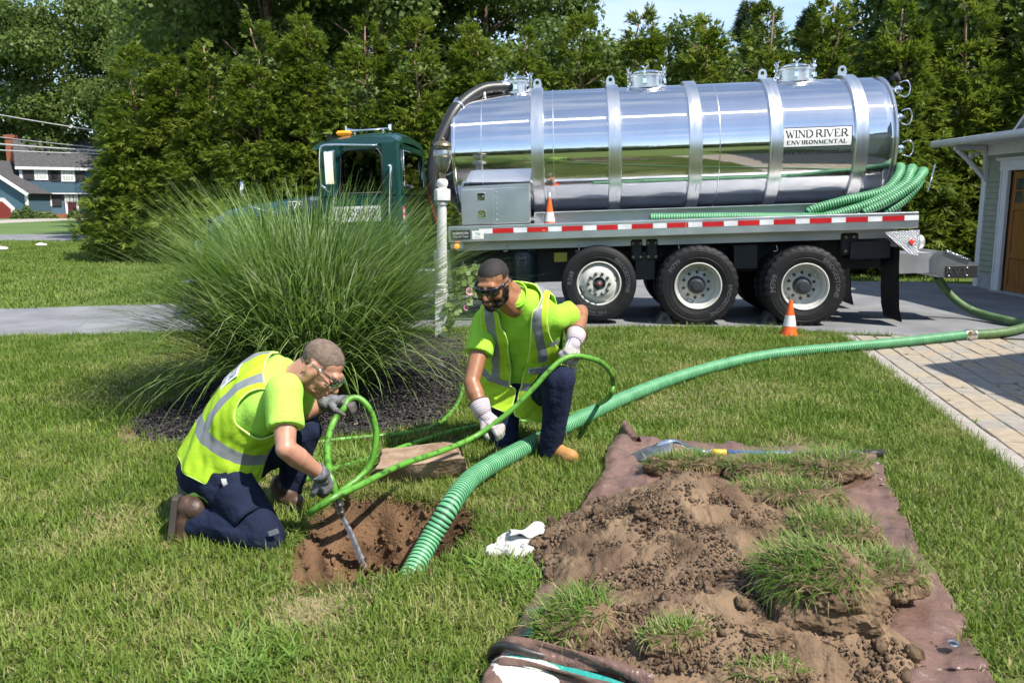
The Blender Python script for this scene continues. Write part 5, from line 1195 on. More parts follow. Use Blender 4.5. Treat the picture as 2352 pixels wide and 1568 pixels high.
# shrubs by the blue house
m_shr = leaf_mat('shrub_leaf', (0.06,0.10,0.02), (0.11,0.165,0.035), (0.18,0.21,0.06), 1.2)
def bush(name, lab, c, r, n, leaf, m, flowers=None, stem=True):
    d = unit(RNG.normal(0, 1, (n, 3))); d[:, 2] = np.abs(d[:, 2]); P = d*np.array(r)*(RNG.uniform(.45, 1.05, n)[:, None]); Nn = unit(d+RNG.normal(0, .6, (n, 3))); D = unit(np.cross(Nn, RNG.normal(0, 1, (n, 3)))); Sd = np.cross(Nn, D); L = (leaf*RNG.uniform(.6, 1.3, n))[:, None]
    V = np.stack([P-D*L*.5, P+Sd*L*.4, P+D*L*.5, P-Sd*L*.4], 1).reshape(-1, 3)
    t = thing(name, lab, 'shrub', c, group='shrubs in front of the blue house'); o = bpy.data.objects.new('foliage', np_mesh('foliage', V, np.arange(len(V)).reshape(-1, 4), m)); COL.objects.link(o); o.parent = t
    MB().tube([(0, 0, 0), (0, 0, r[2]*.6)], .05, 6).build('stem', m_bark, t)
bx = lambda u: atY(u, 500, BY-4.2).x
for lab, u, v, r in (('round yellow green shrub at the corner of the red garage door', 40, 497, (1.0,.9,1.5)), ('tall shrub against the corner of the blue garage wing', 62, 490, (.8,.8,2.2)), ('low pale shrub beneath the lower window of the blue house', 84, 497, (1.2,.9,1.3)), ('low green shrub left of the front door', 108, 497, (1.7,.9,1.1)), ('dark shrub right of the front door of the blue house', 172, 495, (1.2,.8,1.4))):
    p = at(u, v+4); bush('shrub', lab, (bx(u), BY-4.2, 0), [q*.62 for q in r], 1500, .15, m_shr)
# wires
m_wire = mat('wire_grey', (0.42,0.42,0.42), 0.5)
for lab, va, vb, y, rr in (('uppermost sagging utility wire at the left edge', 265, 306, 37, .022), ('thin utility wire crossing the top of the chimney', 316, 343, 37.6, .014), ('thick pale utility cable just above the roof ridge', 332, 349, 38.2, .034), ('dark utility cable crossing the roof of the blue house', 346, 356, 38.6, .028)):
    a, c = atY(0, va, y), atY(250, vb, y); d = c-a; P_ = [a-d*1.2 + Vector((0, 0, 2.0*(.0))), a, a+d*.5-Vector((0,0,.05)), c, c+d*1.0]
    P_ = smooth_path([a+d*t+Vector((0, 0, .10*(t-.4)**2)) for t in (-1.2, -.5, 0, .5, 1, 1.5, 2.2)], 4)
    o = MB().tube(P_, rr, 6).build('utility_wire', m_wire); tag(o, lab, 'wire', 'overhead wires along the street')
# stones on the far lawn
m_stone = mat('white_stone', (0.62,0.60,0.57), 0.8, var=.1)
for lab, u, v, s in (('pale stone at the left edge of the far lawn', 3, 575, .16), ('small pale stone on the far lawn nearer the hedge', 96, 566, .14)):
    p = at(u, v); o = bpy.data.objects.new('stone', clod_mesh(77, .25)); o.data.materials.clear(); o.data.materials.append(m_stone); COL.objects.link(o); o.location = (p.x, p.y, .05); o.scale = (s*1.6, s, s*.55); tag(o, lab, 'stone', 'pale stones on the far lawn')
# ---- lamp post
lp = at(1013, 775); LY = lp.y; lean = Matrix.Rotation(0.02, 4, 'Y')
def lz(v): return atY(1018, v, LY).z
post = thing('lamp_post', 'white turned lamp post with a brass and glass lantern beside the ornamental grass', 'lamp post', (lp.x, LY, 0)); post.rotation_euler = (0, .022, 0)
m_postw = mat('post_paint', (0.70,0.70,0.70), 0.5, col2=(.58,.57,.55), vscale=5, bump=.15, bscale=25); m_brass = mat('aged_brass', (0.34,0.27,0.15), 0.35, .85, col2=(.20,.17,.11), vscale=14)
zb = lz(668); zs = lz(462); zc_ = lz(408); sq = .062
b = MB().box((0, 0, zb/2), (2*sq+.02, 2*sq+.02, zb), bev=.008)
b.lathe([(sq+.005,zb-.005),(.070,zb+.015),(.06,zb+.03),(.071,zb+.05),(.071,zb+.075),(.056,zb+.09),(.060,zb+.12),(.066,zb+.16),(.052,zs-.10),(.048,zs-.05),(.064,zs-.04),(.066,zs-.02),(.05,zs)], 24)
b.box((0, 0, (zs+lz(434))/2), (.165, .165, lz(434)-zs), M=Matrix.Rotation(.25, 3, 'Z'), bev=.012); b.lathe([(.06,lz(434)),(.05,lz(431)),(.062,lz(426)),(.066,lz(420)),(.058,lz(414)),(.04,lz(411))], 24); b.build('post', m_postw, post, 40)
b = MB(); z4, z3, z2, z1, z0 = lz(412), lz(392), lz(345), lz(337), lz(318)
b.lathe([(.036,z4),(.036,z3-.02),(.055,z3-.012),(.06,z3)], 20); b.lathe([(.10,z2-.0),(.105,z2+.012),(.082,z2+.02),(.078,z1+.005)], 24); b.lathe([(.082,z1),(.112,z1+.004),(.108,z1+.02),(.085,z1+.045),(.05,z1+.062),(.022,z1+.07),(.026,z1+.085),(.012,z0+.01),(0,z0+.012)], 28); b.build('lantern_cap', m_brass, post, 40)
MB().lathe([(.055,z3),(.075,z3+.03),(.104,z3+.14),(.110,z3+.17),(.105,z2-.03),(.098,z2)], 28).build('lantern_glass', glass('seeded_glass', (.93,.95,.94), .32, .38), post, 60)
for k in range(4):
    a = PI/4+k*PI/2; MB().tube(smooth_path([(math.cos(a)*r_, math.sin(a)*r_, z_) for r_, z_ in ((.058,z3),(.082,z3+.03),(.112,z3+.14),(.118,z3+.17),(.112,z2-.03),(.10,z2+.01))], 3), .0045, 6).build('lantern_wire', m_brass, post)
MB().tube([(.117*math.cos(2*PI*k/24), .117*math.sin(2*PI*k/24), z3+.155) for k in range(25)], .0045, 6).build('lantern_ring', m_brass, post)
for k in range(3): a = k*2.1; MB().tube([(.028*math.cos(a), .028*math.sin(a), z3), (.028*math.cos(a), .028*math.sin(a), z3+.10)], .011, 8).build('candle_tube', mat('candle_sleeve', (.75,.68,.45), .5), post); 
# ---- ornamental grass
og_ = at(715, 905); m_blade = grass_mat('silver_grass_blade', (0.120,0.215,0.036), (0.220,0.320,0.085), (0.46,0.52,0.29), 5, .5)
cl = thing('ornamental_grass', 'huge arching clump of silver green ornamental grass in the mulch bed', 'ornamental grass', (og_.x, og_.y, 0))
rs = np.random.default_rng(5); n = 6000; seg = 9
az = rs.uniform(0, 6.28, n); r0 = .36*np.sqrt(rs.random(n)); L = rs.uniform(1.15, 1.95, n); l0 = np.abs(rs.normal(.44, .27, n)).clip(.02, 1.0); cv = rs.uniform(.55, 1.75, n)*(.62+.5*l0); L *= 1.08-.10*(l0 < .25); tw = rs.normal(0, .25, n)
p = np.stack([r0*np.cos(az+rs.normal(0,.6,n)), r0*np.sin(az+rs.normal(0,.6,n)), np.zeros(n)], 1); V = np.zeros((n, seg+1, 2, 3)); wv = rs.uniform(.0048, .0095, n)
for i in range(seg+1):
    t = i/seg; a = l0 + cv*t**1.8; d = np.stack([np.cos(az+tw*t)*np.sin(a), np.sin(az+tw*t)*np.sin(a), np.cos(a)], 1); s = np.stack([-np.sin(az+tw*t), np.cos(az+tw*t), np.zeros(n)], 1); w = wv*(1-t**2.2*.92)
    V[:, i, 0] = p+s*w[:, None]; V[:, i, 1] = p-s*w[:, None]; p = p + d*(L/seg)[:, None]; p[:, 2] = np.maximum(p[:, 2], .02)
idx = np.arange(n*(seg+1)*2).reshape(n, seg+1, 2); F = np.stack([idx[:, :-1, 0], idx[:, :-1, 1], idx[:, 1:, 1], idx[:, 1:, 0]], -1).reshape(-1, 4)
o = bpy.data.objects.new('grass_blades', np_mesh('grass_blades', V.reshape(-1, 3), F, m_blade)); COL.objects.link(o); o.parent = cl; tag(o, kind='stuff')
b = MB()
for k in range(60):
    a = random.uniform(0, 6.28); r_ = .28*math.sqrt(random.random()); b.tube([(r_*math.cos(a), r_*math.sin(a), 0), (r_*math.cos(a)*1.5, r_*math.sin(a)*1.5, .45)], .006, 5)
b.build('stem_base', mat('dry_stem', (.30,.22,.10), .8), cl)
# morning glory on the post
mg = thing('morning_glory', 'climbing vine with pale pink flowers at the foot of the lamp post', 'vine', (lp.x+.12, LY-.05, 0))
b = MB(); V = []; m_vl = leaf_mat('vine_leaf', (.09,.15,.03), (.14,.21,.05), (.2,.26,.08), 9)
for k in range(4):
    P_ = smooth_path([(random.gauss(0,.05), random.gauss(0,.05), .0), (random.gauss(.05,.08), random.gauss(0,.05), .3), (random.gauss(.1,.1), random.gauss(0,.06), .55), (random.gauss(.18,.12), random.gauss(0,.06), .75), (random.gauss(.3,.1), 0, .82)], 5); b.tube(P_, .005, 5)
    for q in P_[2:]: 
        c = Vector(q)+Vector((random.gauss(0,.05), random.gauss(0,.04), random.gauss(0,.04))); n_ = Vector((random.gauss(0,.6), -1, random.gauss(.5,.4))).normalized(); u_ = n_.orthogonal().normalized(); w_ = n_.cross(u_); s = random.uniform(.035, .06)
        V += [c-u_*s, c+w_*s*.8+u_*s*.1, c+u_*s, c-w_*s*.8+u_*s*.1]
b.build('vine_stem', mat('vine_stem', (.12,.17,.05), .7), mg); o = bpy.data.objects.new('leaves', np_mesh('leaves', [tuple(q) for q in V], np.arange(len(V)).reshape(-1, 4), m_vl)); COL.objects.link(o); o.parent = mg; tag(o, kind='stuff')
m_pk = mat('pink_petal', (.75,.32,.48), .6, trans=.3)
for (u, v, s) in ((1072,672,.05), (1066,708,.035)):
    c = atY(u, v, LY-.08)-Vector(mg.location); MB().lathe([(.004,0),(.012,.03),(.03,.055),(.05,.062)], 10, 0, T(*c) @ Matrix.Rotation(1.2, 4, 'X') @ Matrix.Rotation(.6, 4, 'Y') @ S3(s/.05)).build('flower', m_pk, mg)
# ============================================================= THINGS ON THE LAWN
m_cone = mat('cone_orange', (0.80,0.115,0.012), 0.42, var=0.1, obj=True); m_band = mat('cone_white', (0.74,0.72,0.68), 0.4, var=.06)
def cone(lab, loc, h=.457, tilt=0.0):
    t = thing('traffic_cone', lab, 'traffic cone', loc, 0.15, 'orange safety cones by the truck'); t.rotation_euler = (0, tilt, .15); k = h/.457
    b = MB().box((0, 0, .014*k), (.27*k, .27*k, .028*k), bev=.012); b.lathe([(.10*k,.028*k),(.092*k,.045*k),(.026*k,.425*k),(.022*k,.445*k),(.020*k,.457*k),(.012*k,.457*k),(.012*k,.40*k)], 28); b.build('cone_body', m_cone, t, 35)
    MB().lathe([(.0785*k,.135*k),(.0795*k,.136*k),(.0565*k,.27*k),(.0555*k,.27*k)], 28).build('reflective_collar', m_band, t, 35); return t
p = at(1812, 773); cone('orange traffic cone standing on the grass by the rear wheel', (p.x, p.y, 0), .44)
p = Mt @ tl(1262, 517, .13); t = cone('orange traffic cone riding on the truck bed by the first tank band', (p.x, p.y, p.z-.08), .42); 
MB().tube([(0,0,.36),(0,0,.50)], .012, 8).build('cone_post', m_dull, t)
# wheel chocks
m_chk = mat('chock_rubber', (.075,.075,.08), .7, bump=.3, bscale=40)
for lab, u in (('black wheel chock in front of the middle axle tyre', 1526), ('black wheel chock in front of the rear axle tyre', 1768)):
    p = at(u, 747); t = thing('wheel_chock', lab, 'wheel chock', (p.x, p.y+.05, .012), TYAW, 'wheel chocks under the tyres'); b = MB(); b.prism([(-.11,0),(.12,0),(.05,.135),(-.03,.135)], .2, T(0, .2, 0) @ Matrix.Rotation(PI/2, 4, 'X')); b.build('chock_body', m_chk, t)
    MB().box((.01, -.003, .07), (.055, .008, .05), bev=.003).build('chock_hollow_shade', m_black, t); MB().box((.01, .1, .145), (.07, .2, .02), bev=.004).build('chock_lip', m_chk, t)  # solid black block paints in the shade of the chock's hollow
# concrete tank cover
m_lid = mat('dirty_concrete', (.40,.29,.20), .92, col2=(.19,.12,.075), vscale=6, detail=10, bump=.8, bscale=45); 
c0 = [at(843,1112), at(1062,1100), at(1046,1016), at(884,1040)]; h = .135; top = [at(866,1076,h), at(1064,1055,h), at(1032,1012,h), at(880,1030,h)]
c0[1] = at(1082,1092); top[1] = at(1066,1052,h)
b = MB(); nn_ = 14; rows = []
def bil(q, s, t): return (q[0].lerp(q[1], s)).lerp(q[3].lerp(q[2], s), t)
P = [[bil(top, i/nn_, j/nn_) for j in range(nn_+1)] for i in range(nn_+1)]
def nzv(p, a=.012, f=9): return p + Vector((noise.noise(p*f), noise.noise(p*f+Vector((5,0,0))), noise.noise(p*f+Vector((0,7,0)))))*a
b.grid([[nzv(p) for p in r] for r in P])
for (i0, i1) in ((0,1),(1,2),(2,3),(3,0)):
    R_ = []
    for j in range(7):
        t = j/6; row = []
        for i in range(nn_+1):
            s = i/nn_; p = top[i0].lerp(top[i1], s).lerp((c0[i0]-Vector((0,0,.03))).lerp(c0[i1]-Vector((0,0,.03)), s), t); row.append(nzv(p, .012 if j == 0 else .035, 9))
        R_.append(row)
    b.grid(R_)
tag(b.build('concrete_lid', m_lid), 'dirt stained concrete tank cover lying on the grass behind the pit', 'concrete slab')
# towel
cx, cy = at(1190, 1275).xy; b = MB(); Rw = []
tw_ = mat('towel_cotton', (.48,.48,.47), .95, var=.06, bump=.7, bscale=220, sheen=.4)
oz = [at(1118,1290), at(1180,1300), at(1255,1278), at(1258,1238), at(1200,1246), at(1150,1250)]
n1, n2 = 46, 34
def towel_pt(s, t, lay):
    q = [at(1115,1288), at(1252,1290), at(1257,1232), at(1148,1250)]; p = bil(q, s, t)
    f = noise.noise(Vector((s*5+lay*9, t*2.2, 3)))*.5+.5; g = math.sin(s*9+t*5+lay*2+noise.noise(Vector((s*3,t*3,lay*4)))*3)
    z = .035 + .022*f + .009*g + .015*math.sin(t*PI)*math.sin(s*PI) + lay*.012; e = min(s, 1-s, t, 1-t); z = z*min(1, e/.07+.42) if e < .07 else z
    w = Vector((noise.noise(Vector((t*3, lay, 1))), noise.noise(Vector((s*3, lay, 6))), 0))*.05
    return Vector((p.x, p.y, 0)) + w + Vector((0, 0, z))
b.grid([[towel_pt(i/n1, j/n2, 0) for j in range(n2+1)] for i in range(n1+1)])
b.grid([[towel_pt(.30+.68*i/n1, .42+.55*j/n2, 1)+Vector((0,0,.012)) for j in range(n2+1)] for i in range(n1+1)])
o = b.build('towel', tw_); sm_ = o.modifiers.new('thickness', 'SOLIDIFY'); sm_.thickness = .006
tag(o, 'crumpled white terry towel lying on the grass right of the pit', 'towel')
# ---- tarp
m_tarp = mat('tarp_brown', (.175,.105,.082), .36, col2=(.115,.069,.055), vscale=4, detail=9, bump=.55, bscale=26, spec=.5, rvar=.12); m_teal = mat('tarp_teal', (.02,.28,.24), .4, bump=.4, bscale=40)
PILE = Vector((.78, 3.62))
def pile_z(x, y):
    w = noise.noise(Vector((x*2.6, y*2.6, 1.7)))*.12
    def cone_(cx, cy, rx, ry, H, e):
        r = math.hypot((x-cx)/rx, (y-cy)/ry)+w; return H*max(0, 1-r)**e if r < 1 else 0
    hs_ = (cone_(.80,3.66,.70,.60,.345,.92), cone_(.86,3.24,.68,.60,.25,.8), cone_(.66,2.78,.62,.36,.16,.7), cone_(1.02,2.75,.40,.30,.15,.7))
    m_ = max(hs_); return m_ + .3*(sum(hs_)-m_)*.6
b = MB(); NX, NY = 130, 170; rows = []
LT = [(1170,1490),(1252,1335),(1300,1245),(1352,1150),(1385,1092),(1398,1042),(1428,1014)]; RT = [(2320,1640),(2262,1560),(2200,1420),(2112,1280),(2040,1125),(2015,1068),(1985,1062)]
Lp = [at(1090,1660), at(1128,1560)]+[at(*q) for q in LT]; Rp = [at(2330,1680)]+[at(*q) for q in RT]
Ls = resample(smooth_path(Lp, 6), .02); Rs = resample(smooth_path(Rp, 6), .02)
for j in range(NY+1):
    t = j/NY; l = Ls[min(len(Ls)-1, int(t*(len(Ls)-1)))]; r = Rs[min(len(Rs)-1, int(t*(len(Rs)-1)))]; row = []
    for i in range(NX+1):
        s = i/NX; p = l.lerp(r, s); e = min(s, 1-s)
        z = .035 + .024*noise.fractal(Vector((p.x*3.5, p.y*3.5, 1)), 1, 2, 4) + .030*abs(noise.noise(Vector((p.x*2.2+p.y*5, p.y*2-p.x*4, 4)))) - .022*abs(noise.noise(Vector((p.x*9-p.y*4, p.y*5, 7)))) + .012*abs(noise.noise(Vector((p.x*14, p.y*18+p.x*9, 2)))) 
        z += .05*math.exp(-((s-.035)/.03)**2)*(.6+.6*noise.noise(Vector((p.y*6, 0, 2)))) + .04*math.exp(-((t-.97)/.03)**2)*(.5+noise.noise(Vector((p.x*7,3,0))))
        z += .03*math.exp(-((s-.86)/.03)**2)*max(0, noise.noise(Vector((p.x*3, p.y*4, 9)))+.3)
        p2 = Vector((p.x+.018*noise.noise(Vector((p.y*7, 1, e*3))), p.y+.018*noise.noise(Vector((p.x*7, 8, 0))), max(.012, z))); row.append(p2)
    rows.append(row)
b.grid(rows); tarp = b.build('tarp', m_tarp); tag(tarp, 'crinkled brown tarp spread on the lawn under the soil and turf', 'tarp')
so_ = tarp.modifiers.new('thickness', 'SOLIDIFY'); so_.thickness = .004
def tarp_z(x, y):
    best = min(((abs(q.x-x)+abs(q.y-y), q.z) for q in (rows[j][i] for j in range(0, NY+1, 5) for i in range(0, NX+1, 5)))); return best[1]
# rolled edge with teal underside at the front left, a bunched corner at the back left
def ribbon(pts, w, up, n=8):
    P_ = smooth_path(pts, n); return [[p + Vector(up)*(w*(k/3)) + Vector((0, .012*math.sin(k*2+i*.3), 0)) for k in range(4)] for i, p in enumerate(P_)]
e0 = [at(1135,1510,.05), at(1180,1500,.10), at(1300,1525,.09), at(1400,1552,.08), at(1500,1590,.06)]
b = MB(); b.grid(ribbon(e0, .055, (.1,.25,.9))); e1 = [p+Vector((-.02,-.07,-.03)) for p in e0]; b.grid(ribbon(e1, .05, (.1,.2,.9)))
o = b.build('tarp_fold', m_tarp, tarp); sd = o.modifiers.new('thickness', 'SOLIDIFY'); sd.thickness = .006
b = MB(); b.grid([[p+Vector((0,-.01,0)), p+Vector((.0,-.035,-.02)), p+Vector((-.01,-.07,-.0))] for p in smooth_path(e0, 8)]); b.build('tarp_underside', m_teal, tarp)
for k, (u, v) in enumerate(((1242,1408),(1232,1452))):
    p = at(u, v, .07); b = MB()
    for _ in range(9): q = p+Vector((random.gauss(0,.016), random.gauss(0,.02), .006)); b.box(q, (.026, .016, .006), M=Matrix.Rotation(random.uniform(0,3), 3, 'Z') @ Matrix.Rotation(random.gauss(0,.4), 3, 'X'))
    b.build('torn_teal_patch', m_teal, tarp)
b = MB(); b.grid([[nzv(Vector((at(1435+30*s, 1012+26*s).x, at(1435+30*s, 1012+26*s).y, 0)) + Vector((.10*(t-.5), .05*t, .03+.10*math.sin(t*PI)*(1-.4*s))), .03, 14) for t in [k/8 for k in range(9)]] for s in [k/8 for k in range(9)]]); b.build('bunched_corner', m_tarp, tarp)
for (u, v) in ((2189,1477),(1265,1556)):
    p = at(u, v, .06); b = MB(); b.lathe([(.011,.002),(.013,.004),(.020,.004),(.022,0)], 20, 0, T(p.x, p.y, p.z)); g_ = b.build('grommet', m_alu, tarp, 50); MB().lathe([(.0125,.003),(0,.003)], 16, 0, T(p.x, p.y, p.z)).build('grommet_hole_shade', m_black, g_)  # black disc paints in the shade within the eyelet
# ---- soil heap
m_pile = soil_mat('heap_soil', (.215,.148,.095), (.085,.055,.036), 5, 1.0, 90)
b = MB(); rows_p = []
for i in range(221):
    row = []
    for j in range(241):
        x = .02+1.66*i/220; y = 2.45+2.05*j/240; h = pile_z(x, y); q = Vector((x*6, y*6, 0)); w = min(1, h/.05)
        row.append((x + .02*noise.noise(q*2), y + .02*noise.noise(q*2+Vector((7,0,0))), .020 + h + w*(.034*noise.fractal(q, .8, 2.1, 7) + .016*abs(noise.noise(q*5)) + .010*abs(noise.noise(q*13))) if h > .002 else -.02))
    rows_p.append(row)
b.grid(rows_p); heap = tag(b.build('soil_heap', m_pile), 'heap of loose brown soil piled on the tarp', 'soil heap')
it = []; m_dk = soil_mat('heap_clod', (.185,.128,.084), (.060,.039,.026), 9, .9, 60)
def clod_at(x, y, s, zoff=.3): it.append((random.randrange(4), T(x, y, .025+pile_z(x, y)+s*zoff) @ rnd_rot() @ S3(s, s*random.uniform(.7,1), s*random.uniform(.55,.9))))
big = []
while len(it) < 18000:
    x = random.uniform(.0, 1.55); y = random.uniform(2.5, 4.45); h = pile_z(x, y)
    if h < .004 and random.random() < .90: continue
    dark = .5+.5*noise.noise(Vector((x*3.0, y*3.0, 2.7)))
    s = abs(random.gauss(.001, .0035))*(.5+dark*1.3)+.0022
    if random.random() < .006+.04*(dark > .62): s = random.uniform(.009, .020)
    clod_at(x, y, s)
o = scatter_merge('loose_clods', SM_CLODS, it, m_dk); o.parent = heap; tag(o, kind='stuff')
for k in range(46):
    while True:
        x = random.uniform(.0, 1.5); y = random.uniform(2.6, 4.3)
        if pile_z(x, y) > .01 or (random.random() < .15 and inpoly(x, y, TARP)): break
    s = random.uniform(.02, .036); o = link(random.choice(CLODS), 'soil_clod', heap); o.matrix_local = T(x, y, .03+pile_z(x, y)+s*.35) @ rnd_rot() @ S3(s, s*.8, s*.65)
# ---- turf pieces
m_tsoil = soil_mat('turf_soil', (.20,.135,.085), (.075,.047,.03), 12, 1.0, 60)
m_sod = grass_mat('turf_blade', (0.090,0.180,0.020), (0.155,0.255,0.040), (0.29,0.33,0.12), 4)
def sod(lab, c, r, hgt, rot, dense, blen, leanv, tiltv=(0, 0), zoff=0.0):
    t = thing('turf_piece', lab, 'turf', (c.x, c.y, zoff + .02+pile_z(c.x, c.y)*.8), rot, 'cut turf pieces on the tarp'); t.rotation_euler = (tiltv[0], tiltv[1], rot)
    bm = bmesh.new(); bmesh.ops.create_icosphere(bm, subdivisions=5, radius=1)
    for v in bm.verts:
        q = v.co.copy(); k = 1 + .16*noise.noise(q*2.2+Vector((c.x*9, c.y*5, 0))) + .08*noise.noise(q*6+Vector((c.y*9,0,0))) + .06*noise.noise(q*14) + .05*abs(noise.noise(q*27))
        z = q.z; z = (max(-.8, min(.62, z)))*hgt
        v.co = Vector((q.x*r[0]*k, q.y*r[1]*k, (z+hgt*.55)*(1+.12*noise.noise(q*4)) ))
    me = bpy.data.meshes.new('turf_soil'); bm.to_mesh(me); bm.free(); me.materials.append(m_tsoil); me.polygons.foreach_set('use_smooth', [True]*len(me.polygons))
    o = bpy.data.objects.new('turf_soil', me); COL.objects.link(o); o.parent = t
    b = MB(); lx, ly = math.cos(leanv[0]-rot), math.sin(leanv[0]-rot)
    for _ in range(dense):
        a = random.uniform(0, 6.28); q = math.sqrt(random.random())*.98; x, y = q*math.cos(a)*r[0], q*math.sin(a)*r[1]; z0 = hgt*(1.1-.25*q*q)
        out = math.atan2(y/r[1]+ly*leanv[1]*1.5, x/r[0]+lx*leanv[1]*1.5)+random.gauss(0, .7); st_ = random.random() < .16
        blade(b, x, y, random.uniform(.5, 1.1)*blen, random.uniform(.0034, .006), out+random.gauss(0,.8), abs(random.gauss(.32+.5*q*q, .36)), random.uniform(.2, 1.0), 1 if st_ else 0, 4, z0)
    for _ in range(dense//14):
        a = random.uniform(0, 6.28); x, y = math.cos(a)*r[0]*1.0, math.sin(a)*r[1]*1.0
        blade(b, x, y, random.uniform(.4, .9)*blen, .003, a+random.gauss(0,.4), random.uniform(1.4, 2.4), .8, 1, 4, hgt*.9)
    o = b.build('turf_blades', [m_sod, m_straw], t); tag(o, kind='stuff'); return t
sod('small turf piece at the back of the tarp, by the shovel blade', at(1572,1075,.06), (.24,.12), .09, .1, 800, .09, (2.6, .3))
sod('thick turf piece behind the heap, lying along the shovel handle', at(1770,1085,.06), (.26,.14), .09, .0, 850, .11, (1.5, .3))
sod('turf piece at the back right corner of the tarp with torn soil edge', at(1905,1085,.06), (.25,.15), .11, .2, 800, .11, (1.2, .3))
sod('broad tufted turf piece directly behind the soil heap', at(1800,1150,.06), (.30,.15), .10, -.1, 950, .10, (2.4, .4))
sod('long grassed turf slab on the right side of the soil heap', at(1915,1262,.08), (.19,.16), .11, -.5, 900, .115, (2.9, .7), zoff=.02)
sod('turf slab farthest right on the tarp, dry at its edge', at(2005,1350,.06), (.19,.19), .09, -.6, 850, .085, (.6, .3))
sod('upturned turf block with long blades over dark soil, right of the heap', at(1872,1412,.12), (.18,.135), .17, -.4, 850, .14, (3.3, 1.0), (.25, -.15), .02)
sod('turf clump at the front left edge of the soil heap', at(1325,1462,.08), (.145,.11), .10, .5, 620, .115, (2.9, .7), (.0, -.25), .0)
sod('narrow turf strip in the front middle of the heap', at(1548,1482,.12), (.13,.045), .06, .35, 260, .085, (2.2, .4))
sod('low turf scrap at the bottom edge of the tarp', at(1760,1562,.06), (.13,.05), .04, .1, 200, .06, (2.0, .3))
for lab, u, v, s in (('big dark lump of soil hanging under the upturned turf block', 1880, 1478, (.19,.13,.13)), ('loose soil lump in the gap right of the narrow turf strip', 1745, 1430, (.075,.055,.05)), ('flat soil lump at the lower front of the heap', 1760, 1512, (.10,.06,.05)), ('small brown clod beside the white towel', 1238, 1252, (.045,.035,.03))):
    p = at(u, v, .05); o = bpy.data.objects.new('soil_lump', clod_mesh(len(lab) % 50 + 3, .35, 5)); COL.objects.link(o); o.data.materials.clear(); o.data.materials.append(m_tsoil); o.location = (p.x, p.y, .02+s[2]*.55+pile_z(p.x, p.y)*.7); o.scale = s; tag(o, lab, 'soil lump', 'lumps of dug soil')
    for q in o.data.vertices: q.co *= 1+.09*noise.noise(q.co*9)+.07*noise.noise(q.co*14)+.06*abs(noise.noise(q.co*30))
# ---- shovel and second tool
m_blade_s = mat('worn_steel', (.30,.32,.34), .38, .8, col2=(.16,.17,.18), vscale=20)
sv = thing('shovel', 'round point shovel lying across the back edge of the tarp', 'shovel'); A, Bq = at(1448,1052,.06), at(1560,1036,.05); ax = (Bq-A); L0 = ax.length; ax.normalize(); sd_ = Vector((-ax.y, ax.x, 0))
tip, soc = at(1442,1050,.05), at(1545,1030,.10); ax = (soc-tip).normalized(); sd_ = Vector((0,0,1)).cross(ax).normalized(); upv = ax.cross(sd_); Ls_ = (soc-tip).length; R_ = []
for i in range(15):
    t = i/14; w = .125*min(1, (t/.45)**.6)*(1 if t < .86 else 1-(t-.86)*2.6); R_.append([tip + ax*Ls_*t + sd_*(w*s) + upv*(.012+.05*t*(1-abs(s)**2*.9)-.02*abs(s)) for s in [k/5-1 for k in range(11)]])
b = MB(); b.grid(R_); o = b.build('shovel_blade', m_blade_s, sv); q = o.modifiers.new('thickness', 'SOLIDIFY'); q.thickness = .004
h0 = soc+Vector((0,0,.04)); h1 = at(1760,1042,.05); h2 = at(2030,1040,.05)
b = MB(); b.tube(smooth_path([soc-ax*.10+Vector((0,0,.035)), h0, at(1605,1037,.05), at(1650,1038,.05)], 5), .02, 12); b.build('shovel_socket', m_chrome, sv)
MB().tube([at(1640,1038,.05), h1, at(1990,1041,.05)], .0185, 12).build('shovel_handle', mat('fibreglass_blue', (.05,.12,.35), .4), sv)
MB().tube([at(1632,1038,.05), at(1668,1039,.05)], .0205, 12).build('yellow_collar', mat('yellow_plastic', (.75,.50,.05), .4), sv); MB().tube([at(1978,1041,.05), h2], .022, 12).build('shovel_grip', m_black, sv)
t2 = thing('hooked_bar', 'dark curved steel bar poking out of the folded tarp at the bottom', 'tool')
MB().tube(smooth_path([at(1136,1525,.02), at(1128,1508,.03), at(1134,1492,.08), at(1155,1484,.11), at(1180,1488,.12), at(1215,1500,.11), at(1245,1508,.10), at(1330,1530,.07)], 6), .018, 12, flat=.7).build('bar', mat('dark_steel', (.10,.095,.09), .42, .7, col2=(.05,.045,.045), vscale=20), t2)
wl = thing('white_cap', 'weathered white domed lid at the bottom edge of the photo', 'lid', (at(1212,1580).x, at(1212,1580).y, .02))
MB().lathe([(.13,0),(.132,.03),(.125,.05),(.10,.066),(.06,.076),(0,.08)], 40).build('dome', mat('weathered_white', (.66,.62,.55), .7, col2=(.42,.34,.25), vscale=12, bump=.3, bscale=40, ramp=(.25,.5)), wl, 60); MB().lathe([(.135,0),(.14,.01),(.135,.02)], 40).build('rim', m_dull, wl)
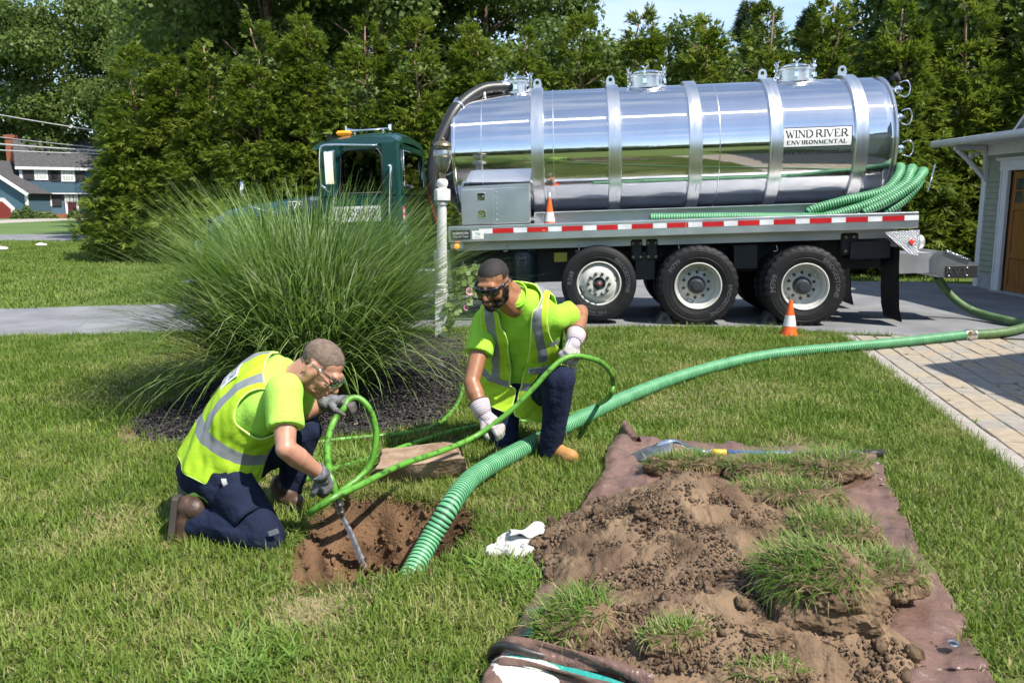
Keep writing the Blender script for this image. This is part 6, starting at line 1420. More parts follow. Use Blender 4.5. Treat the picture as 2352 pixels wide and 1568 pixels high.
# ---- green suction hose from the truck to the pit
hose_pts = [atY(915,1366,3.66), atY(947,1312,3.80), atY(985,1243,3.97), at(1028,1170,.05), at(1054,1132,.085), at(1085,1097,.085), at(1150,1056,.075), at(1235,1012,.07), at(1312,972,.07), at(1450,907,.07), at(1600,853,.07), at(1760,816,.07), at(1940,797,.075), at(2090,783,.075), at(2215,769,.075)]
hose2 = [at(2222,769,.075), at(2290,765,.075), at(2335,757,.075), at(2362,748,.075), at(2350,742,.075), at(2310,735,.08), at(2240,716,.12), atY(2200,693,11.45), atY(2172,665,11.5), Mt @ tl(2152,634,.78)]
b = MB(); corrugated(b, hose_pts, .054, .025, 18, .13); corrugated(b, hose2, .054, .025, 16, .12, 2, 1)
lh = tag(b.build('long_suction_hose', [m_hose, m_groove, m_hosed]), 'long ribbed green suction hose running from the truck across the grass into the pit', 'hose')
p, q = at(2213,769.3,.075), at(2238,768.3,.075); MB().tube([p, p.lerp(q,.3), p.lerp(q,.35), p.lerp(q,.65), p.lerp(q,.7), q], [.059,.059,.067,.067,.061,.061], 20).build('hose_coupling', m_alu2, lh, 40); MB().box(p.lerp(q,.5)+Vector((-.02,-.07,.03)), (.03,.02,.06), bev=.004).build('cam_lever', mat('brass', (.5,.36,.12), .3, .9), lh)
p = at(1420,920.0,.07); 
# ============================================================= THE TWO WORKERS
m_lime = None
def vest_mat(name, zb, xs, pal=1.0):
    m = bpy.data.materials.new(name); m.use_nodes = True; n = m.node_tree; b = n.nodes['Principled BSDF']; L = n.links
    at_ = n.nodes.new('ShaderNodeAttribute'); at_.attribute_name = 'rest'; sx = n.nodes.new('ShaderNodeSeparateXYZ'); L.new(at_.outputs['Vector'], sx.inputs[0])
    def M(op, a, c):
        q = n.nodes.new('ShaderNodeMath'); q.operation = op
        for i, s in enumerate((a, c)):
            if s is None: continue
            if hasattr(s, 'is_linked'): L.new(s, q.inputs[i])
            else: q.inputs[i].default_value = s
        return q.outputs[0]
    def band(v, lo, hi): return M('MULTIPLY', M('GREATER_THAN', v, lo), M('LESS_THAN', v, hi))
    ax = M('ABSOLUTE', sx.outputs[0], None)
    h = band(sx.outputs[2], *zb); v = M('MULTIPLY', band(ax, *xs), M('GREATER_THAN', sx.outputs[2], zb[0])); msk = M('MAXIMUM', h, v)
    nz = n.nodes.new('ShaderNodeTexNoise'); nz.inputs['Scale'].default_value = 18; nz.inputs['Detail'].default_value = 6; L.new(at_.outputs['Vector'], nz.inputs['Vector'])
    r = n.nodes.new('ShaderNodeValToRGB'); r.color_ramp.elements[0].position = .3; r.color_ramp.elements[1].position = .7
    r.color_ramp.elements[0].color = (.44*pal, .70*pal, .022, 1); r.color_ramp.elements[1].color = (.55*pal, .82*pal, .04, 1); L.new(nz.outputs['Fac'], r.inputs[0])
    vo = n.nodes.new('ShaderNodeTexVoronoi'); vo.inputs['Scale'].default_value = 150; L.new(at_.outputs['Vector'], vo.inputs['Vector'])
    dk = n.nodes.new('ShaderNodeMix'); dk.data_type = 'RGBA'; dk.blend_type = 'MULTIPLY'; L.new(M('MULTIPLY', M('LESS_THAN', vo.outputs['Distance'], .30), .35), dk.inputs[0]); L.new(r.outputs[0], dk.inputs[6]); dk.inputs[7].default_value = (.55, .75, .3, 1)
    mx = n.nodes.new('ShaderNodeMix'); mx.data_type = 'RGBA'; L.new(msk, mx.inputs[0]); L.new(dk.outputs[2], mx.inputs[6]); mx.inputs[7].default_value = (.20, .215, .235, 1)
    L.new(mx.outputs[2], b.inputs['Base Color']); rr = n.nodes.new('ShaderNodeMapRange'); rr.inputs[3].default_value = .85; rr.inputs[4].default_value = .42; L.new(msk, rr.inputs[0]); L.new(rr.outputs[0], b.inputs['Roughness'])
    bp = n.nodes.new('ShaderNodeBump'); bp.inputs['Strength'].default_value = .35; bp.inputs['Distance'].default_value = .01; nb = n.nodes.new('ShaderNodeTexNoise'); nb.inputs['Scale'].default_value = 26; nb.inputs['Detail'].default_value = 3; L.new(at_.outputs['Vector'], nb.inputs['Vector']); L.new(nb.outputs['Fac'], bp.inputs['Height']); L.new(bp.outputs[0], b.inputs['Normal'])
    t = n.nodes.new('ShaderNodeBsdfTranslucent'); a = n.nodes.new('ShaderNodeMixShader'); L.new(M('MULTIPLY', M('SUBTRACT', 1.0, msk), .22), a.inputs[0]); L.new(dk.outputs[2], t.inputs[0]); o = n.nodes['Material Output']
    L.new(b.outputs[0], a.inputs[1]); L.new(t.outputs[0], a.inputs[2]); L.new(a.outputs[0], o.inputs[0]); return m
def skin_mat(name, c, c2):
    m = mat(name, c, .42, col2=c2, vscale=22, detail=6, bump=.12, bscale=160, spec=.5, ramp=(.3,.7))
    b = m.node_tree.nodes['Principled BSDF']; b.inputs['Subsurface Weight'].default_value = .12; b.inputs['Subsurface Radius'].default_value = (.012,.005,.003); return m
m_skinA = skin_mat('skin_ruddy', (.50,.265,.185), (.39,.185,.125)); m_skinB = skin_mat('skin_brown', (.34,.158,.084), (.25,.106,.053))
m_tee = mat('tee_lime', (.42,.76,.10), .9, var=.06, bump=.25, bscale=60, trans=.12); m_teeB = mat('tee_lime_bright', (.34,.68,.045), .9, var=.06, bump=.25, bscale=60, trans=.12)
m_pants = mat('navy_twill', (.013,.020,.048), .9, col2=(.008,.012,.030), vscale=6, bump=.5, bscale=22, spec=.2)
m_hairA = mat('short_grey_hair', (.175,.125,.095), .85, col2=(.105,.075,.058), vscale=40, detail=3, bump=.9, bscale=160); m_hairB = mat('black_stubble', (.022,.017,.015), .75, col2=(.010,.008,.008), vscale=120, bump=1, bscale=150)
m_gloveG = mat('grey_knit_glove', (.20,.205,.22), .9, col2=(.09,.09,.10), vscale=60, bump=.6, bscale=160); m_gloveP = mat('dark_palm_coating', (.055,.056,.062), .6, col2=(.09,.08,.07), vscale=30)
m_bootA = mat('brown_leather', (.085,.048,.030), .5, col2=(.045,.026,.018), vscale=16, bump=.3, bscale=60); m_bootB = mat('tan_nubuck', (.46,.235,.075), .75, col2=(.35,.17,.05), vscale=14, bump=.3, bscale=70); m_sole = mat('boot_sole_rubber', (.05,.042,.036), .8); m_soleB = mat('tan_sole', (.33,.165,.055), .8)
def stripes_mat(name):
    m = mat(name, (.50,.46,.50), .92, var=.08, bump=.5, bscale=200); n = m.node_tree; b = n.nodes['Principled BSDF']
    a = n.nodes.new('ShaderNodeAttribute'); a.attribute_name = 'rest'; w = n.nodes.new('ShaderNodeTexWave'); w.wave_type = 'BANDS'; w.bands_direction = 'X'; w.inputs['Scale'].default_value = 13; w.inputs['Distortion'].default_value = .6
    n.links.new(a.outputs['Vector'], w.inputs[0]); r = n.nodes.new('ShaderNodeValToRGB'); e = r.color_ramp.elements; e[0].color = (.44,.27,.28,1); e[0].position = .12; e[1].color = (.60,.57,.58,1); e[1].position = .35
    k = e.new(.72); k.color = (.55,.52,.56,1); k = e.new(.9); k.color = (.26,.26,.36,1); n.links.new(w.outputs[0], r.inputs[0]); n.links.new(r.outputs[0], b.inputs['Base Color']); return m
m_strp = stripes_mat('striped_glove_cloth'); m_suede = mat('grey_suede', (.44,.42,.38), .95, col2=(.30,.285,.25), vscale=25, bump=.4, bscale=120)

class Torso:
    """upright torso shape carried along a bent spine"""
    def __init__(s, P0, P1, P2, front0, front1, L=.56, wide=1.0, deep=1.0):
        s.P = [Vector(P0), Vector(P1), Vector(P2)]; s.f = (Vector(front0), Vector(front1)); s.L = L; s.wide = wide; s.deep = deep
    def at(s, x, y, z):
        t = z/s.L; a, b, c = s.P; tt = min(1.15, max(-.25, t))
        p = a*(1-tt)**2 + b*(2*tt*(1-tt)) + c*tt**2; d = ((b-a)*(2*(1-tt)) + (c-b)*(2*tt)).normalized()
        f = s.f[0].lerp(s.f[1], min(1, max(0, t))); f = (f - d*f.dot(d)).normalized(); r = f.cross(d)
        return p + d*((t-tt)*s.L) + r*x + f*y
    def half(s, z):
        tab = ((-.20,.185,.150),(-.10,.190,.155),(0,.180,.140),(.10,.168,.130),(.22,.178,.132),(.34,.205,.140),(.42,.220,.130),(.465,.214,.118),(.50,.190,.104),(.53,.150,.090),(.555,.100,.076),(.575,.070,.066),(.60,.062,.062))
        if z <= tab[0][0]: a = tab[0]; return a[1]*s.wide, a[2]*s.deep
        for p, q in zip(tab, tab[1:]):
            if z <= q[0]: t = (z-p[0])/(q[0]-p[0]); return (p[1]+(q[1]-p[1])*t)*s.wide, (p[2]+(q[2]-p[2])*t)*s.deep
        return tab[-1][1]*s.wide, tab[-1][2]*s.deep
    def local(s, th, z, off=0.0):
        a, b = s.half(z); c, d = math.cos(th), math.sin(th); e = .88
        return Vector((math.copysign(abs(c)**e, c)*(a+off), math.copysign(abs(d)**e, d)*(b+off), z))
    def surf(s, th, z, off=0.0): return s.at(*s.local(th, z, off))
def loft(T_, z0, z1, off, nz=40, nt=56):
    return [[T_.surf(2*PI*j/nt, z0+(z1-z0)*i/nz, off) for j in range(nt)] for i in range(nz+1)]
def garment(name, T_, m, z0, z1, off, keep, parent, fold=.006, nz=110, nt=200, thick=.004, trim=None, zfun=None):
    V = []; RST = []; F = []
    for i in range(nz+1):
        for j in range(nt):
            z = z0+(z1-z0)*i/nz; th = 2*PI*j/nt; o = off(th, z) if callable(off) else off; l = T_.local(th, z, o); RST.append(tuple(l))
            q = l*9; w = fold*(noise.noise(Vector((l.x*9, l.y*9, l.z*5)))*1.3 + .7*noise.noise(Vector((l.x*22+l.z*14, l.y*22, l.z*9+3)))); l2 = T_.local(th, z, o+w); V.append(T_.at(*l2))
    ok = lambda i, j: keep(*RST[i*nt+j])
    for i in range(nz):
        for j in range(nt):
            j2 = (j+1) % nt
            if ok(i, j) and ok(i+1, j) and ok(i, j2) and ok(i+1, j2): F.append((i*nt+j, i*nt+j2, (i+1)*nt+j2, (i+1)*nt+j))
    used = sorted({k for f in F for k in f}); mp = {k: i for i, k in enumerate(used)}
    V = [V[k] for k in used]; RST = [RST[k] for k in used]; F = [tuple(mp[k] for k in f) for f in F]
    from collections import defaultdict
    ec = defaultdict(int); 
    for f in F:
        for a, b in zip(f, f[1:]+f[:1]): ec[(min(a, b), max(a, b))] += 1
    nb = defaultdict(list)
    for (a, b), c in ec.items():
        if c == 1: nb[a].append(b); nb[b].append(a)
    for _ in range(10):
        N = {k: (V[k]*.4 + sum((V[q] for q in v), Vector())*(.6/len(v))) for k, v in nb.items()}
        for k, v in N.items(): V[k] = v
    me = bpy.data.meshes.new(name); me.from_pydata([tuple(v) for v in V], [], F); me.materials.append(m)
    a = me.attributes.new('rest', 'FLOAT_VECTOR', 'POINT'); a.data.foreach_set('vector', np.array(RST, np.float32).ravel())
    me.polygons.foreach_set('use_smooth', [True]*len(F)); me.update(); o = bpy.data.objects.new(name, me); COL.objects.link(o); o.parent = parent
    if thick: md = o.modifiers.new('thickness', 'SOLIDIFY'); md.thickness = thick; md.offset = 1
    if trim:
        seen = set(); b = MB()
        for k in nb:
            if k in seen: continue
            loop = [k]; seen.add(k)
            while True:
                nx_ = [q for q in nb[loop[-1]] if q not in seen]
                if not nx_: break
                loop.append(nx_[0]); seen.add(nx_[0])
            if len(loop) > 12: b.tube([V[q] for q in loop+[loop[0]]], .0052, 6, cap=False)
        b.build('vest_binding', trim, o)
    return o
def rest_by(o, fn):
    me = o.data; a = me.attributes.new('rest', 'FLOAT_VECTOR', 'POINT'); a.data.foreach_set('vector', np.array([fn(v.co) for v in me.vertices], np.float32).ravel())
def head_prims(b, H):
    """H maps head space (x right, y forward, z up, metres) to the world"""
    R3 = H.to_3x3(); E = lambda c, r, n=18: b.ell(H @ Vector(c), r, R3, n, 12); C = lambda a, c, ra, rb: b.cone(H @ Vector(a), H @ Vector(c), ra, rb)
    E((0,-.018,.050),(.078,.100,.082)); E((0,.022,-.005),(.068,.078,.090)); E((0,.025,-.065),(.056,.060,.048)); E((0,.066,-.092),(.028,.026,.022))
    C((0,.098,.022),(0,.119,-.026),.010,.0155); C((-.013,.106,-.030),(.013,.106,-.030),.0105,.0105)
    C((-.036,.084,.034),(.036,.084,.034),.016,.016); E((-.044,.066,-.022),(.024,.026,.028)); E((.044,.066,-.022),(.024,.026,.028))
    E((0,.090,-.055),(.026,.015,.014)); E((0,.090,-.070),(.022,.014,.010))
    for s in (-1, 1):
        C((s*.055,-.01,-.065),(s*.060,.0,.0),.025,.03)
        Me = R3 @ Matrix.Rotation(s*.35, 3, 'Z') @ Matrix.Rotation(-.15, 3, 'X'); b.ell(H @ Vector((s*.081,-.018,-.002)), (.009,.020,.033), Me, 12, 8); b.cone(H @ Vector((s*.084,-.030,.020)), H @ Vector((s*.087,-.034,-.004)), .007, .006); b.ell(H @ Vector((s*.080,-.012,-.030)), (.008,.010,.012), Me, 10, 6)
def head_dents(H):
    Hi = H.inverted()
    def f(co, nrm):
        l = Hi @ co
        if abs(l.x) > .13 or abs(l.y) > .16 or abs(l.z) > .16: return 0
        d = 0
        for s in (-1, 1):
            d -= .011*math.exp(-(((l.x-s*.032)/.019)**2 + ((l.z-.010)/.013)**2))*(l.y > .03)
            d -= .006*math.exp(-(((l.x-s*.087)/.012)**2 + ((l.y+.012)/.011)**2 + ((l.z-.002)/.015)**2))
            q = abs(l.x)-(.026+.020*(-.03-l.z)/.04); d -= .0035*math.exp(-(q/.006)**2)*(-.075 < l.z < -.030)*(l.y > .04)
        d -= .007*math.exp(-((l.z+.0625)/.0042)**2)*math.exp(-(l.x/.024)**2)*(l.y > .05)
        d -= .004*math.exp(-((l.z+.082)/.006)**2)*math.exp(-(l.x/.02)**2)*(l.y > .05)
        return d
    return f
def head_frame(c, fwd, up, k=1.0):
    f = Vector(fwd).normalized(); u = Vector(up); u = (u-f*u.dot(f)).normalized(); r = f.cross(u)
    return Matrix.Translation(c) @ Matrix((( r.x, f.x, u.x, 0),(r.y, f.y, u.y, 0),(r.z, f.z, u.z, 0),(0,0,0,1))) @ Matrix.Scale(k, 4)
def skin_patch(name, body, H, keep, off, m, parent, jit=0.0):
    """a layer grown from the skin where keep(head space) holds: hair or beard"""
    Hi = H.inverted(); me = body.data; sel = [False]*len(me.vertices); amt = [0]*len(me.vertices)
    for v in me.vertices:
        l = Hi @ v.co
        if l.length < .2: a = keep(l); sel[v.index] = a > 0; amt[v.index] = a
    V = []; F = []; mp = {}
    for p in me.polygons:
        if all(sel[k] for k in p.vertices):
            f = []
            for k in p.vertices:
                if k not in mp: v = me.vertices[k]; mp[k] = len(V); V.append(v.co + v.normal*(off*min(1, amt[k]) + jit*(noise.noise(v.co*260)) - .0005))
                f.append(mp[k])
            F.append(f)
    n2 = bpy.data.meshes.new(name); n2.from_pydata([tuple(v) for v in V], [], F); n2.materials.append(m); n2.polygons.foreach_set('use_smooth', [True]*len(F)); n2.update()
    o = bpy.data.objects.new(name, n2); COL.objects.link(o); o.parent = parent; return o
def hand_prims(b, wrist, d, nrm, side, curl, thumb=.6, k=1.0, spread=.12, fat=1.0):
    """wrist point, d towards the knuckles, nrm out of the back of the hand, side = +1 if the thumb lies on d x nrm"""
    d = Vector(d).normalized(); nrm = Vector(nrm); nrm = (nrm-d*nrm.dot(d)).normalized(); s = d.cross(nrm)*side; w = Vector(wrist)
    b.cone(w-d*.03*k, w+d*.02*k, .031*k*fat, .033*k*fat)
    for q in (-1.05, -.35, .35, 1.05): b.cone(w+s*(q*.014*k)+d*.012*k, w+d*(.088-.004*abs(q))*k+s*(q*.0205*k), .019*k*fat, .0150*k*fat)
    for i, (q, L) in enumerate(((1.05, .92), (.35, 1.0), (-.35, .95), (-1.05, .76))):
        p = w+d*(.086-.005*abs(q))*k+s*(q*.0215*k); a = 0; dd = (d+s*q*spread).normalized()
        for j, (l, r0, r1, c) in enumerate(((.044,.0132,.0125,curl[0]),(.028,.0125,.0115,curl[1]),(.022,.0115,.0092,curl[2]))):
            a += c*(1+.05*(i-1.5)); e = dd*math.cos(a) - nrm*math.sin(a); q2 = p+e*(l*L*k); b.cone(p, q2, r0*k*fat, r1*k*fat, 10); p = q2
    p = w+s*.026*k+d*.022*k-nrm*.006*k; e = (s*.75+d*.75-nrm*.25*thumb).normalized(); q2 = p+e*.046*k; b.cone(p, q2, .017*k*fat, .0145*k*fat)
    e2 = (s*.15+d*.85-nrm*thumb).normalized(); q3 = q2+e2*.032*k; b.cone(q2, q3, .014*k*fat, .0125*k*fat); e3 = (d*.6-nrm*(thumb+.3)-s*.25).normalized(); b.cone(q3, q3+e3*.026*k, .0125*k*fat, .010*k*fat)
def cloth_fold(a, sc, dirv):
    dirv = Vector(dirv).normalized()
    def f(co, n):
        q = co*sc; u = q.dot(dirv); q = q - dirv*(u*.72)
        return a*(noise.noise(q) + .55*noise.noise(q*2.3+Vector((4,1,7)))) + a*.8*(max(0, noise.noise(q*1.4+Vector((9,9,0))))**2)
    return f
def boot(parent, heel, toe, ankle_top, m, ms, k=1.0):
    heel, toe, top = Vector(heel), Vector(toe), Vector(ankle_top); d = (toe-heel).normalized(); L = (toe-heel).length; u = top-heel; u = (u-d*u.dot(d)).normalized(); s = d.cross(u); b = MB()
    b.cone(heel+u*.052*k+d*.035*k, heel+u*.05*k+d*L*.45, .043*k, .044*k); b.cone(heel+u*.05*k+d*L*.40, toe+u*.046*k-d*.045*k, .046*k, .043*k); b.ell(toe-d*.062*k+u*.042*k, (.052*k,.050*k,.036*k), Matrix((d, s, u)).transposed()); b.cone(heel+u*.05*k+d*.045*k, top, .047*k, .056*k); b.cone(heel+u*.085*k+d*.06*k, heel+u*.055*k+d*L*.6, .044*k, .038*k)
    o = shell('boot', b, .0065, m, parent, 5)
    P = []
    for t, w in ((0,.026),(.04,.036),(.25,.039),(.5,.042),(.75,.049),(.92,.040),(1,.018)): P.append((heel+d*L*t, w*k))
    q = [p+s*w for p, w in P]+[p-s*w for p, w in reversed(P)]; n = len(q); b = MB(); lo = [p-u*.004*k for p in q]; hi = [p+u*.022*k for p in q]; b.add(lo+hi, [tuple(range(n)), tuple(range(2*n-1, n-1, -1))]+[(i, n+i, n+(i+1) % n, (i+1) % n) for i in range(n)], 0, False); b.build('boot_sole', ms, o)
    lace = MB()
    for t in (.30, .40, .50): c = heel+d*L*t+u*(.098-.055*(t-.3)/.2*.9)*k; lace.tube([c+s*.032*k-u*.012, c+u*.004, c-s*.032*k-u*.012], .0035, 5)
    lace.build('boot_lace', ms, o); return o
def glasses(parent, H, lens, frame, wrap=True, half=False):
    b = MB(); pts = [];
    for k in range(13):
        a = -1.15+2.3*k/12; pts.append((.076*math.sin(a)*1.02, .045+.072*math.cos(a)))
    top = [H @ Vector((x, y, .026)) for x, y in pts]; b.grid([[H @ Vector((x, y+.0, .026)) for x, y in pts], [H @ Vector((x, y+.003, .008)) for x, y in pts], [H @ Vector((x*.97, y-.002, -.012+.012*math.exp(-(x/.012)**2))) for x, y in pts], [H @ Vector((x*.90, y-.006, -.020+.020*math.exp(-(x/.014)**2))) for x, y in pts]])
    o = b.build('glasses', lens, parent, 60); f = MB(); f.tube(top, .0042, 8)
    for s in (0, -1): p = top[s]; sg = 1 if s else -1; f.tube([p, H @ Vector((sg*.083, .02, .026)), H @ Vector((sg*.084, -.02, .024)), H @ Vector((sg*.082, -.045, .008))], [.0055,.005,.004,.004], 8)
    f.build('glasses_frame', frame, o); return o
def on_torso(T_, th, z, w, h, off, m, name, parent, rot=0.0, n=6):
    """small flat patch lying on the garment"""
    rows = []
    a0 = T_.local(th, z, off)
    for i in range(n+1):
        row = []
        for j in range(n+1):
            x = -w/2+w*i/n; y = -h/2+h*j/n; xr = x*math.cos(rot)-y*math.sin(rot); yr = x*math.sin(rot)+y*math.cos(rot); row.append(torso_pt(T_, th, z, xr, yr, off))
        rows.append(row)
    return MB().grid(rows).build(name, m, parent)
def torso_pt(T_, th, z, x, y, off):
    a, b = T_.half(z); rad = math.hypot(a*math.sin(th), b*math.cos(th)) or .15
    return T_.surf(th + x/max(.10, rad), z+y, off)
A3 = atY
# -------------------------------------------------- worker holding the nozzle (left, back towards us)
m1 = thing('person', 'grey haired worker kneeling in lime vest and clear glasses, aiming the hose into the pit', 'person', at(560,1230))
P1 = Matrix.Translation(m1.location).inverted()
def fin(objs, root):
    for o in objs: o.matrix_parent_inverse = Matrix.Identity(4); o.location = -root.location
hipA = A3(500,1088,4.00); nkA = A3(686,852,3.92); midA = A3(545,925,3.98)
TA = Torso(hipA, midA, nkA, (.80,.42,-.35), (.72,.30,-.75), L=.60, wide=1.0, deep=1.05)
HA = head_frame(A3(735,849,3.90), (.74,-.18,-.65), (.64,.0,.77), 1.04)
shR, elR, wrR = A3(652,900,3.74), A3(656,1030,3.60), A3(738,1090,3.78)
shL, elL, wrL = A3(690,890,4.10), A3(676,955,4.22), A3(757,921,4.24)
hpR, knR, anR = A3(518,1095,3.88), A3(612,1232,3.70), A3(437,1190,3.82); hpL, knL, anL = A3(545,1075,4.12), A3(703,990,4.26), A3(655,1135,4.24)
b = MB(); b.grid(loft(TA, -.10, .60, -.030, 20, 30), cv=True); head_prims(b, HA); b.cone(nkA-Vector((.05,0,.06)), HA @ Vector((0,-.025,-.045)), .068, .062); b.cone(nkA-Vector((.02,0,.03)), HA @ Vector((0,-.04,-.0)), .064, .06)
for s_, e_, w_ in ((shR, elR, wrR), (shL, elL, wrL)):
    b.cone(s_, s_.lerp(e_,.55), .060, .056); b.cone(s_.lerp(e_,.5), e_, .056, .044); b.ell(e_, .045); b.cone(e_, e_.lerp(w_,.35), .046, .050); b.cone(e_.lerp(w_,.3), w_, .050, .030); b.cone(w_, w_+(w_-e_).normalized()*.02, .027, .022)
for h_, k_, a_ in ((hpR, knR, anR), (hpL, knL, anL)): b.cone(h_, k_, .075, .05); b.cone(k_, a_, .05, .035)
bodyA = shell('body', b, .0062, m_skinA, m1, 5, head_dents(HA))
hair = lambda l: 1.0 if (l.z > .062+.035*max(0, (l.y-.03)/.05) and l.y < .082) or (l.y < .03 and l.z > .018 and not (abs(l.x) > .062 and -.045 < l.y < .02 and l.z < .045)) or (l.y < -.062 and l.z > -.015) else 0
skin_patch('hair', bodyA, HA, hair, .0035, m_hairA, m1, .003)
glasses(m1, HA, glass('clear_lens', (.95,.97,.97), .02, .10), glass('clear_arm', (.8,.82,.82), .05, .35))
MB().tube([HA @ Vector((.084,-.03,.018)), HA @ Vector((.081,-.052,.003))], .0055, 6).build('glasses_tip', m_black, m1)
for sx in (.033,): MB().ell(HA @ Vector((sx, .083, .010)), (.0125,.010,.004), HA.to_3x3(), 10, 6).build('eye_lid', m_skinA, m1)
for t in (-.028, .028): MB().tube([HA @ Vector((t-.014,.099,.030)), HA @ Vector((t,.103,.035)), HA @ Vector((t+.016,.096,.031))], .004, 6).build('eyebrow', m_hairA, m1)
MB().ell(HA @ Vector((0,.1015,-.0605)), (.021,.006,.0075), HA.to_3x3(), 12, 6).build('lips', mat('lip_pink', (.36,.13,.11), .45), m1)
# shirt with sleeves
b = MB(); b.grid(loft(TA, -.07, .57, .004, 26, 40), cv=True); V_ = loft(TA, -.07, .57, .004, 1, 40); b.add(V_[0], [tuple(range(40))]); b.add(V_[1], [tuple(range(40))])
def sleeve(b, s_, e_, t, r0, r1): b.ell(s_, r0*.98); b.tube([s_, s_.lerp(e_, t*.5), s_.lerp(e_, t)], [r0, (r0+r1)/2, r1], 20)
sleeve(b, shR, elR, .64, .085, .082); sleeve(b, shL, elL, .62, .085, .08)
shell('shirt', b, .0075, m_tee, m1, 3, cloth_fold(.012, 9, (.2,0,1)))
def keepA(x, y, z):
    if z > .525: return abs(x) > .0 and False
    if z > .45 and abs(x) < .075 and y > -.02: return False                     # neck
    if z > .335 and abs(x) > .165+.075*((.50-z)/.2 if z < .50 else 0)**2: return False   # armholes
    if y > 0 and abs(x) < .03+max(0, z-.22)*.16: return False                   # open front
    return True
m_bind = mat('vest_binding_cloth', (.62,.82,.20), .8)
offA = lambda th, z: .022 + .030*max(0, (.20-z))/.3 + (.012 if math.sin(th) < 0 else .02)*max(0, 1-abs(z-.1)/.3)
vestA = garment('vest', TA, vest_mat('vest_lime_a', (.165,.222), (.082,.134)), 0.035, .545, offA, keepA, m1, .012, trim=m_bind)
pt = on_torso(TA, -PI/2-.32, .385, .17, .085, .034, mat('patch_white', (.68,.70,.72), .7), 'back_patch', vestA); 
Ft = lambda dy: (lambda c: torso_pt(TA, -PI/2-.32, .385, -c.x*-1, c.y+dy, .037))
serif('WIND RIVER', .15, .032, m_ink, vestA, lambda c: torso_pt(TA, -PI/2-.32, .385, c.x, c.y+.015, .037)); serif('ENVIRONMENTAL', .15, .018, m_ink, vestA, lambda c: torso_pt(TA, -PI/2-.32, .385, c.x, c.y-.024, .037))
# trousers
b = MB(); b.ell(hipA+Vector((.0,0,-.0)), (.185,.19,.15), Matrix.Rotation(.5, 3, 'Y')); b.cone(hipA+Vector((-.02,0,.02)), hipA+(midA-hipA)*.22, .165, .155)
b.cone(hpR, knR, .120, .088); b.cone(hpR.lerp(knR,.4), knR+Vector((.01,0,-.0)), .112, .086); b.cone(knR+Vector((0,0,.01)), knR.lerp(anR,.6), .086, .084); b.cone(knR.lerp(anR,.5), anR+Vector((-.0,0,.0)), .082, .066)
b.cone(hpL, knL, .115, .082); b.cone(knL, anL, .080, .070); b.ell(knL, .082)
shell('trousers', b, .0085, m_pants, m1, 4, cloth_fold(.017, 8, knR-hpR))
# belt, loop of white cloth in the pocket
MB().grid([[TA.surf(2*PI*j/48, z, .012) for j in range(49)] for z in (-.075, -.05)]).build('belt', m_black, m1)
q = A3(514,1108,3.74); MB().grid([[q+Vector((.012*(i-1)+.02*j/4, -.008*math.sin(j), -.03*j/2+.02)) for i in range(3)] for j in range(5)]).build('pocket_cloth', tw_, m1)
o = MB().box(A3(628,1222,3.605), (.045,.006,.022), M=Matrix.Rotation(-.35, 3, 'Y')).build('trouser_tag', mat('tag_grey', (.16,.17,.2), .7), m1)
# boots
b = MB(); q0 = hpR.lerp(knR,.50); ax_ = (knR-hpR).normalized(); sd_ = Vector((0,-1,.15)); sd_ = (sd_-ax_*sd_.dot(ax_)).normalized(); wd_ = ax_.cross(sd_)
rows = [[q0 + ax_*(.085*(2*i/8-1)) + wd_*(.075*(2*j/8-1)) + sd_*(.116-.9*(.075*(2*j/8-1))**2/.11 -.010*(2*i/8-1)) for j in range(9)] for i in range(9)]
b.grid(rows); o = b.build('cargo_pocket', m_pants, m1); md = o.modifiers.new('thickness', 'SOLIDIFY'); md.thickness = .012
MB().grid([[p + sd_*.012 for p in r] for r in rows[:3]]).build('pocket_flap', m_pants, o)
boot(m1, A3(403,1138,3.80), A3(392,1268,3.78), A3(447,1168,3.80), m_bootA, m_sole, 1.1); boot(m1, A3(628,1158,4.22), A3(692,1176,4.14), A3(645,1112,4.24), m_bootA, m_sole, 1.0)
# gloves
b = MB(); hand_prims(b, wrR, A3(757,1128,3.82)-wrR, (.55,-.75,.30), 1, (.75,.9,.6), .7, 1.08); gR = shell('glove', b, .0052, [m_gloveG], m1, 2); b = MB(); b.tube([wrR-(wrR-elR).normalized()*.045, wrR+(wrR-elR).normalized()*.01], [.043,.040], 18); b.build('glove_cuff', m_gloveG, gR)
b = MB(); hand_prims(b, wrL, A3(798,918,4.20)-wrL, (.1,-.35,.95), 1, (.65,.9,.6), .5, 1.1); gL = shell('glove', b, .0052, [m_gloveG], m1, 2); b = MB(); b.tube([wrL-(wrL-elL).normalized()*.05, wrL+(wrL-elL).normalized()*.01], [.043,.040], 18); b.build('glove_cuff', m_gloveG, gL)
for g in (gR, gL):                                                           # dark coated palm and fingers
    g.data.materials.append(m_gloveP)
    w_, e_ = (wrR, elR) if g is gR else (wrL, elL); dr = ((A3(757,1128,3.82)-wrR) if g is gR else (A3(798,918,4.20)-wrL)).normalized()
    for p in g.data.polygons:
        if (p.center-w_).dot(dr) > .085: p.material_index = 1
